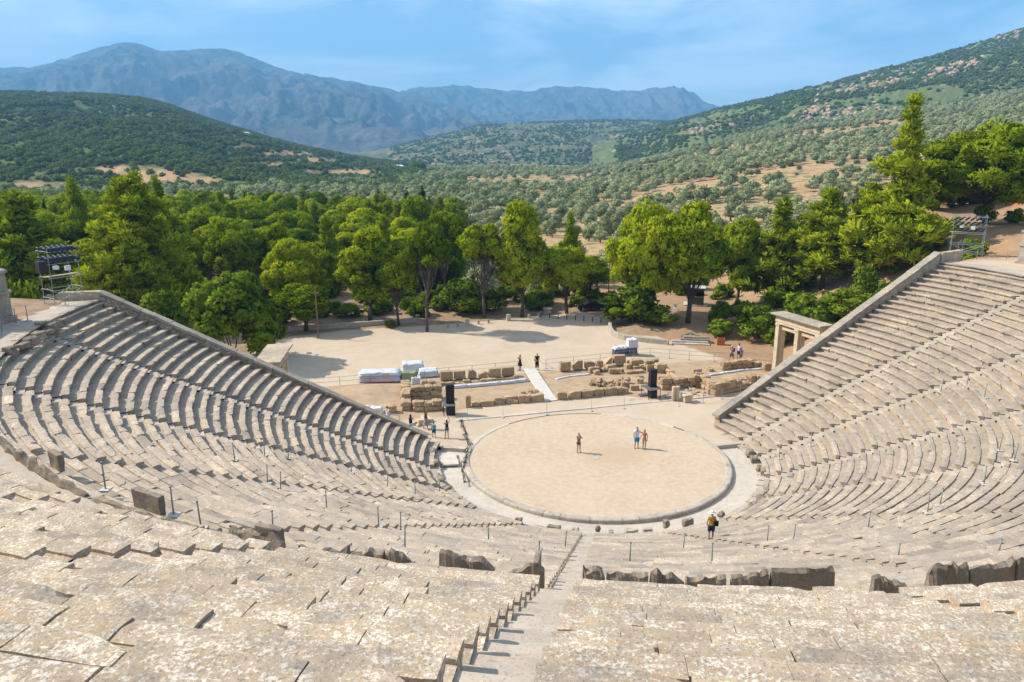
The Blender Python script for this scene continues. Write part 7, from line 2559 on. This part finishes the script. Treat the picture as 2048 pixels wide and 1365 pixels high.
# group at the left passage
person('person in white shirt and light shorts behind the coping of the left wall', gz(776, 851), R(150), 1.74, cloth('white_top', (.66, .66, .67)), cloth('mint_shorts', (.30, .45, .44)), HAIR_B, {(-1, 'e'): V3(-.3, -.05, 1.2), (-1, 'w'): V3(-.32, -.2, 1.05)}, short=.8, hairlen=0)
person('woman with long dark curls, black vest and pale blue shorts, left passage', gz(822, 867), R(165), 1.68, BLACK, cloth('pale_blue_shorts', (.34, .55, .60)), HAIR_D, both(.22, -.15, 1.18, .05, -.25, 1.42), {(-1, 'f'): V3(-.10, 0, 0), (1, 'f'): V3(.13, .10, 0)}, sleeves=.0, short=.8, hairlen=.36, female=True)
person('woman walking in a patterned dark top and long grey patterned skirt', gz(852, 859), R(75), 1.70, cloth('floral_top', (.045, .04, .05), (.15, .13, .14)), None, HAIR_B, both(.24, .05, 1.16, .2, -.1, .95), {(-1, 'f'): V3(-.08, -.25, 0), (1, 'f'): V3(.10, .25, 0)}, (cloth('floral_skirt', (.10, .095, .10), (.36, .34, .33)), .42), sleeves=.3, hairlen=.2, female=True)
person('child in a turquoise t-shirt and dark shorts facing the orchestra', gz(868, 876), R(160), 1.36, cloth('turquoise_shirt', (.01, .33, .43)), cloth('navy_shorts', (.03, .05, .08)), HAIR_D, None, {(-1, 'f'): V3(-.16, 0, 0), (1, 'f'): V3(.2, -.08, 0)}, short=.9, hairlen=.04)
person('girl in a white cap and denim shorts raising one arm to take a picture', gz(894, 877), R(195), 1.66, cloth('grey_vest', (.22, .22, .26), (.36, .33, .36)), cloth('blue_denim', (.10, .16, .24)), HAIR_B, {(-1, 'e'): V3(.26, -.08, 1.52) * V3(-1, 1, 1), (-1, 'w'): V3(-.22, -.16, 1.76), (1, 'e'): V3(.24, -.14, 1.24), (1, 'w'): V3(.05, -.2, 1.34)},
       {(-1, 'f'): V3(-.10, 0, 0), (1, 'f'): V3(.16, .08, 0)}, sleeves=0, short=.4, hairlen=.22, female=True, cap=cloth('white_cap', (.72, .68, .70)), bag=(BLACK, (.02, .17, 1.22), (.24, .13, .34)))
# three on the right
person('walker in a grey blue shirt and dark shorts with a black backpack, lifting a camera', gz(1463, 722), R(-70), 1.74, cloth('grey_blue_shirt', (.17, .20, .29)), cloth('dark_grey_shorts', (.05, .055, .07)), HAIR_B, both(.2, -.2, 1.3, .08, -.22, 1.55), {(-1, 'f'): V3(-.08, -.28, 0), (1, 'f'): V3(.10, .26, 0)}, short=.95, hairlen=0, hat=cloth('straw_hat', (.55, .42, .30)), bag=(BLACK, (0, .2, 1.24), (.28, .17, .42)))
person('man in a pale lilac shirt and black shorts walking behind the backpacker', gz(1477, 719), R(-60), 1.84, cloth('lilac_shirt', (.50, .48, .60)), BLACK, HAIR_D, None, {(-1, 'f'): V3(-.08, -.14, 0), (1, 'f'): V3(.10, .12, 0)}, short=.9, hairlen=0, cap=cloth('dark_cap', (.05, .06, .06)))
person('child in a bright blue shirt beside the man in lilac', gz(1482, 720), R(-40), 1.32, cloth('bright_blue_shirt', (.01, .08, .50)), cloth('red_shorts', (.22, .05, .08)), HAIR_D, None, None, short=.95, hairlen=.04)
# the visitor on the steps
q = on_seats(1417, 1071)
person('woman in mustard top and white sun hat standing on the seats', q, R(178), 1.68, cloth('mustard_top', (.50, .29, .035)), cloth('navy_bermuda', (.02, .025, .09)), HAIR_B, {(-1, 'e'): V3(-.27, .02, 1.14), (-1, 'w'): V3(-.22, -.08, .92), (1, 'e'): V3(.25, .0, 1.12), (1, 'w'): V3(.22, -.12, .92)}, None, sleeves=.45, short=.75, hairlen=.1, female=True,
       hat=cloth('white_hat', (.75, .72, .74)), bag=(BLACK, (-.22, .10, 1.10), (.26, .14, .32)))
# technician by the right scaffold
person('technician in a blue shirt half hidden behind the right scaffold', gp(1925, 515, 12.2) + V3(.3, 1.2, 0), R(20), 1.74, cloth('blue_workshirt', (.10, .14, .32)), BLACK, HAIR_D, None, None, short=1.9, hairlen=0)
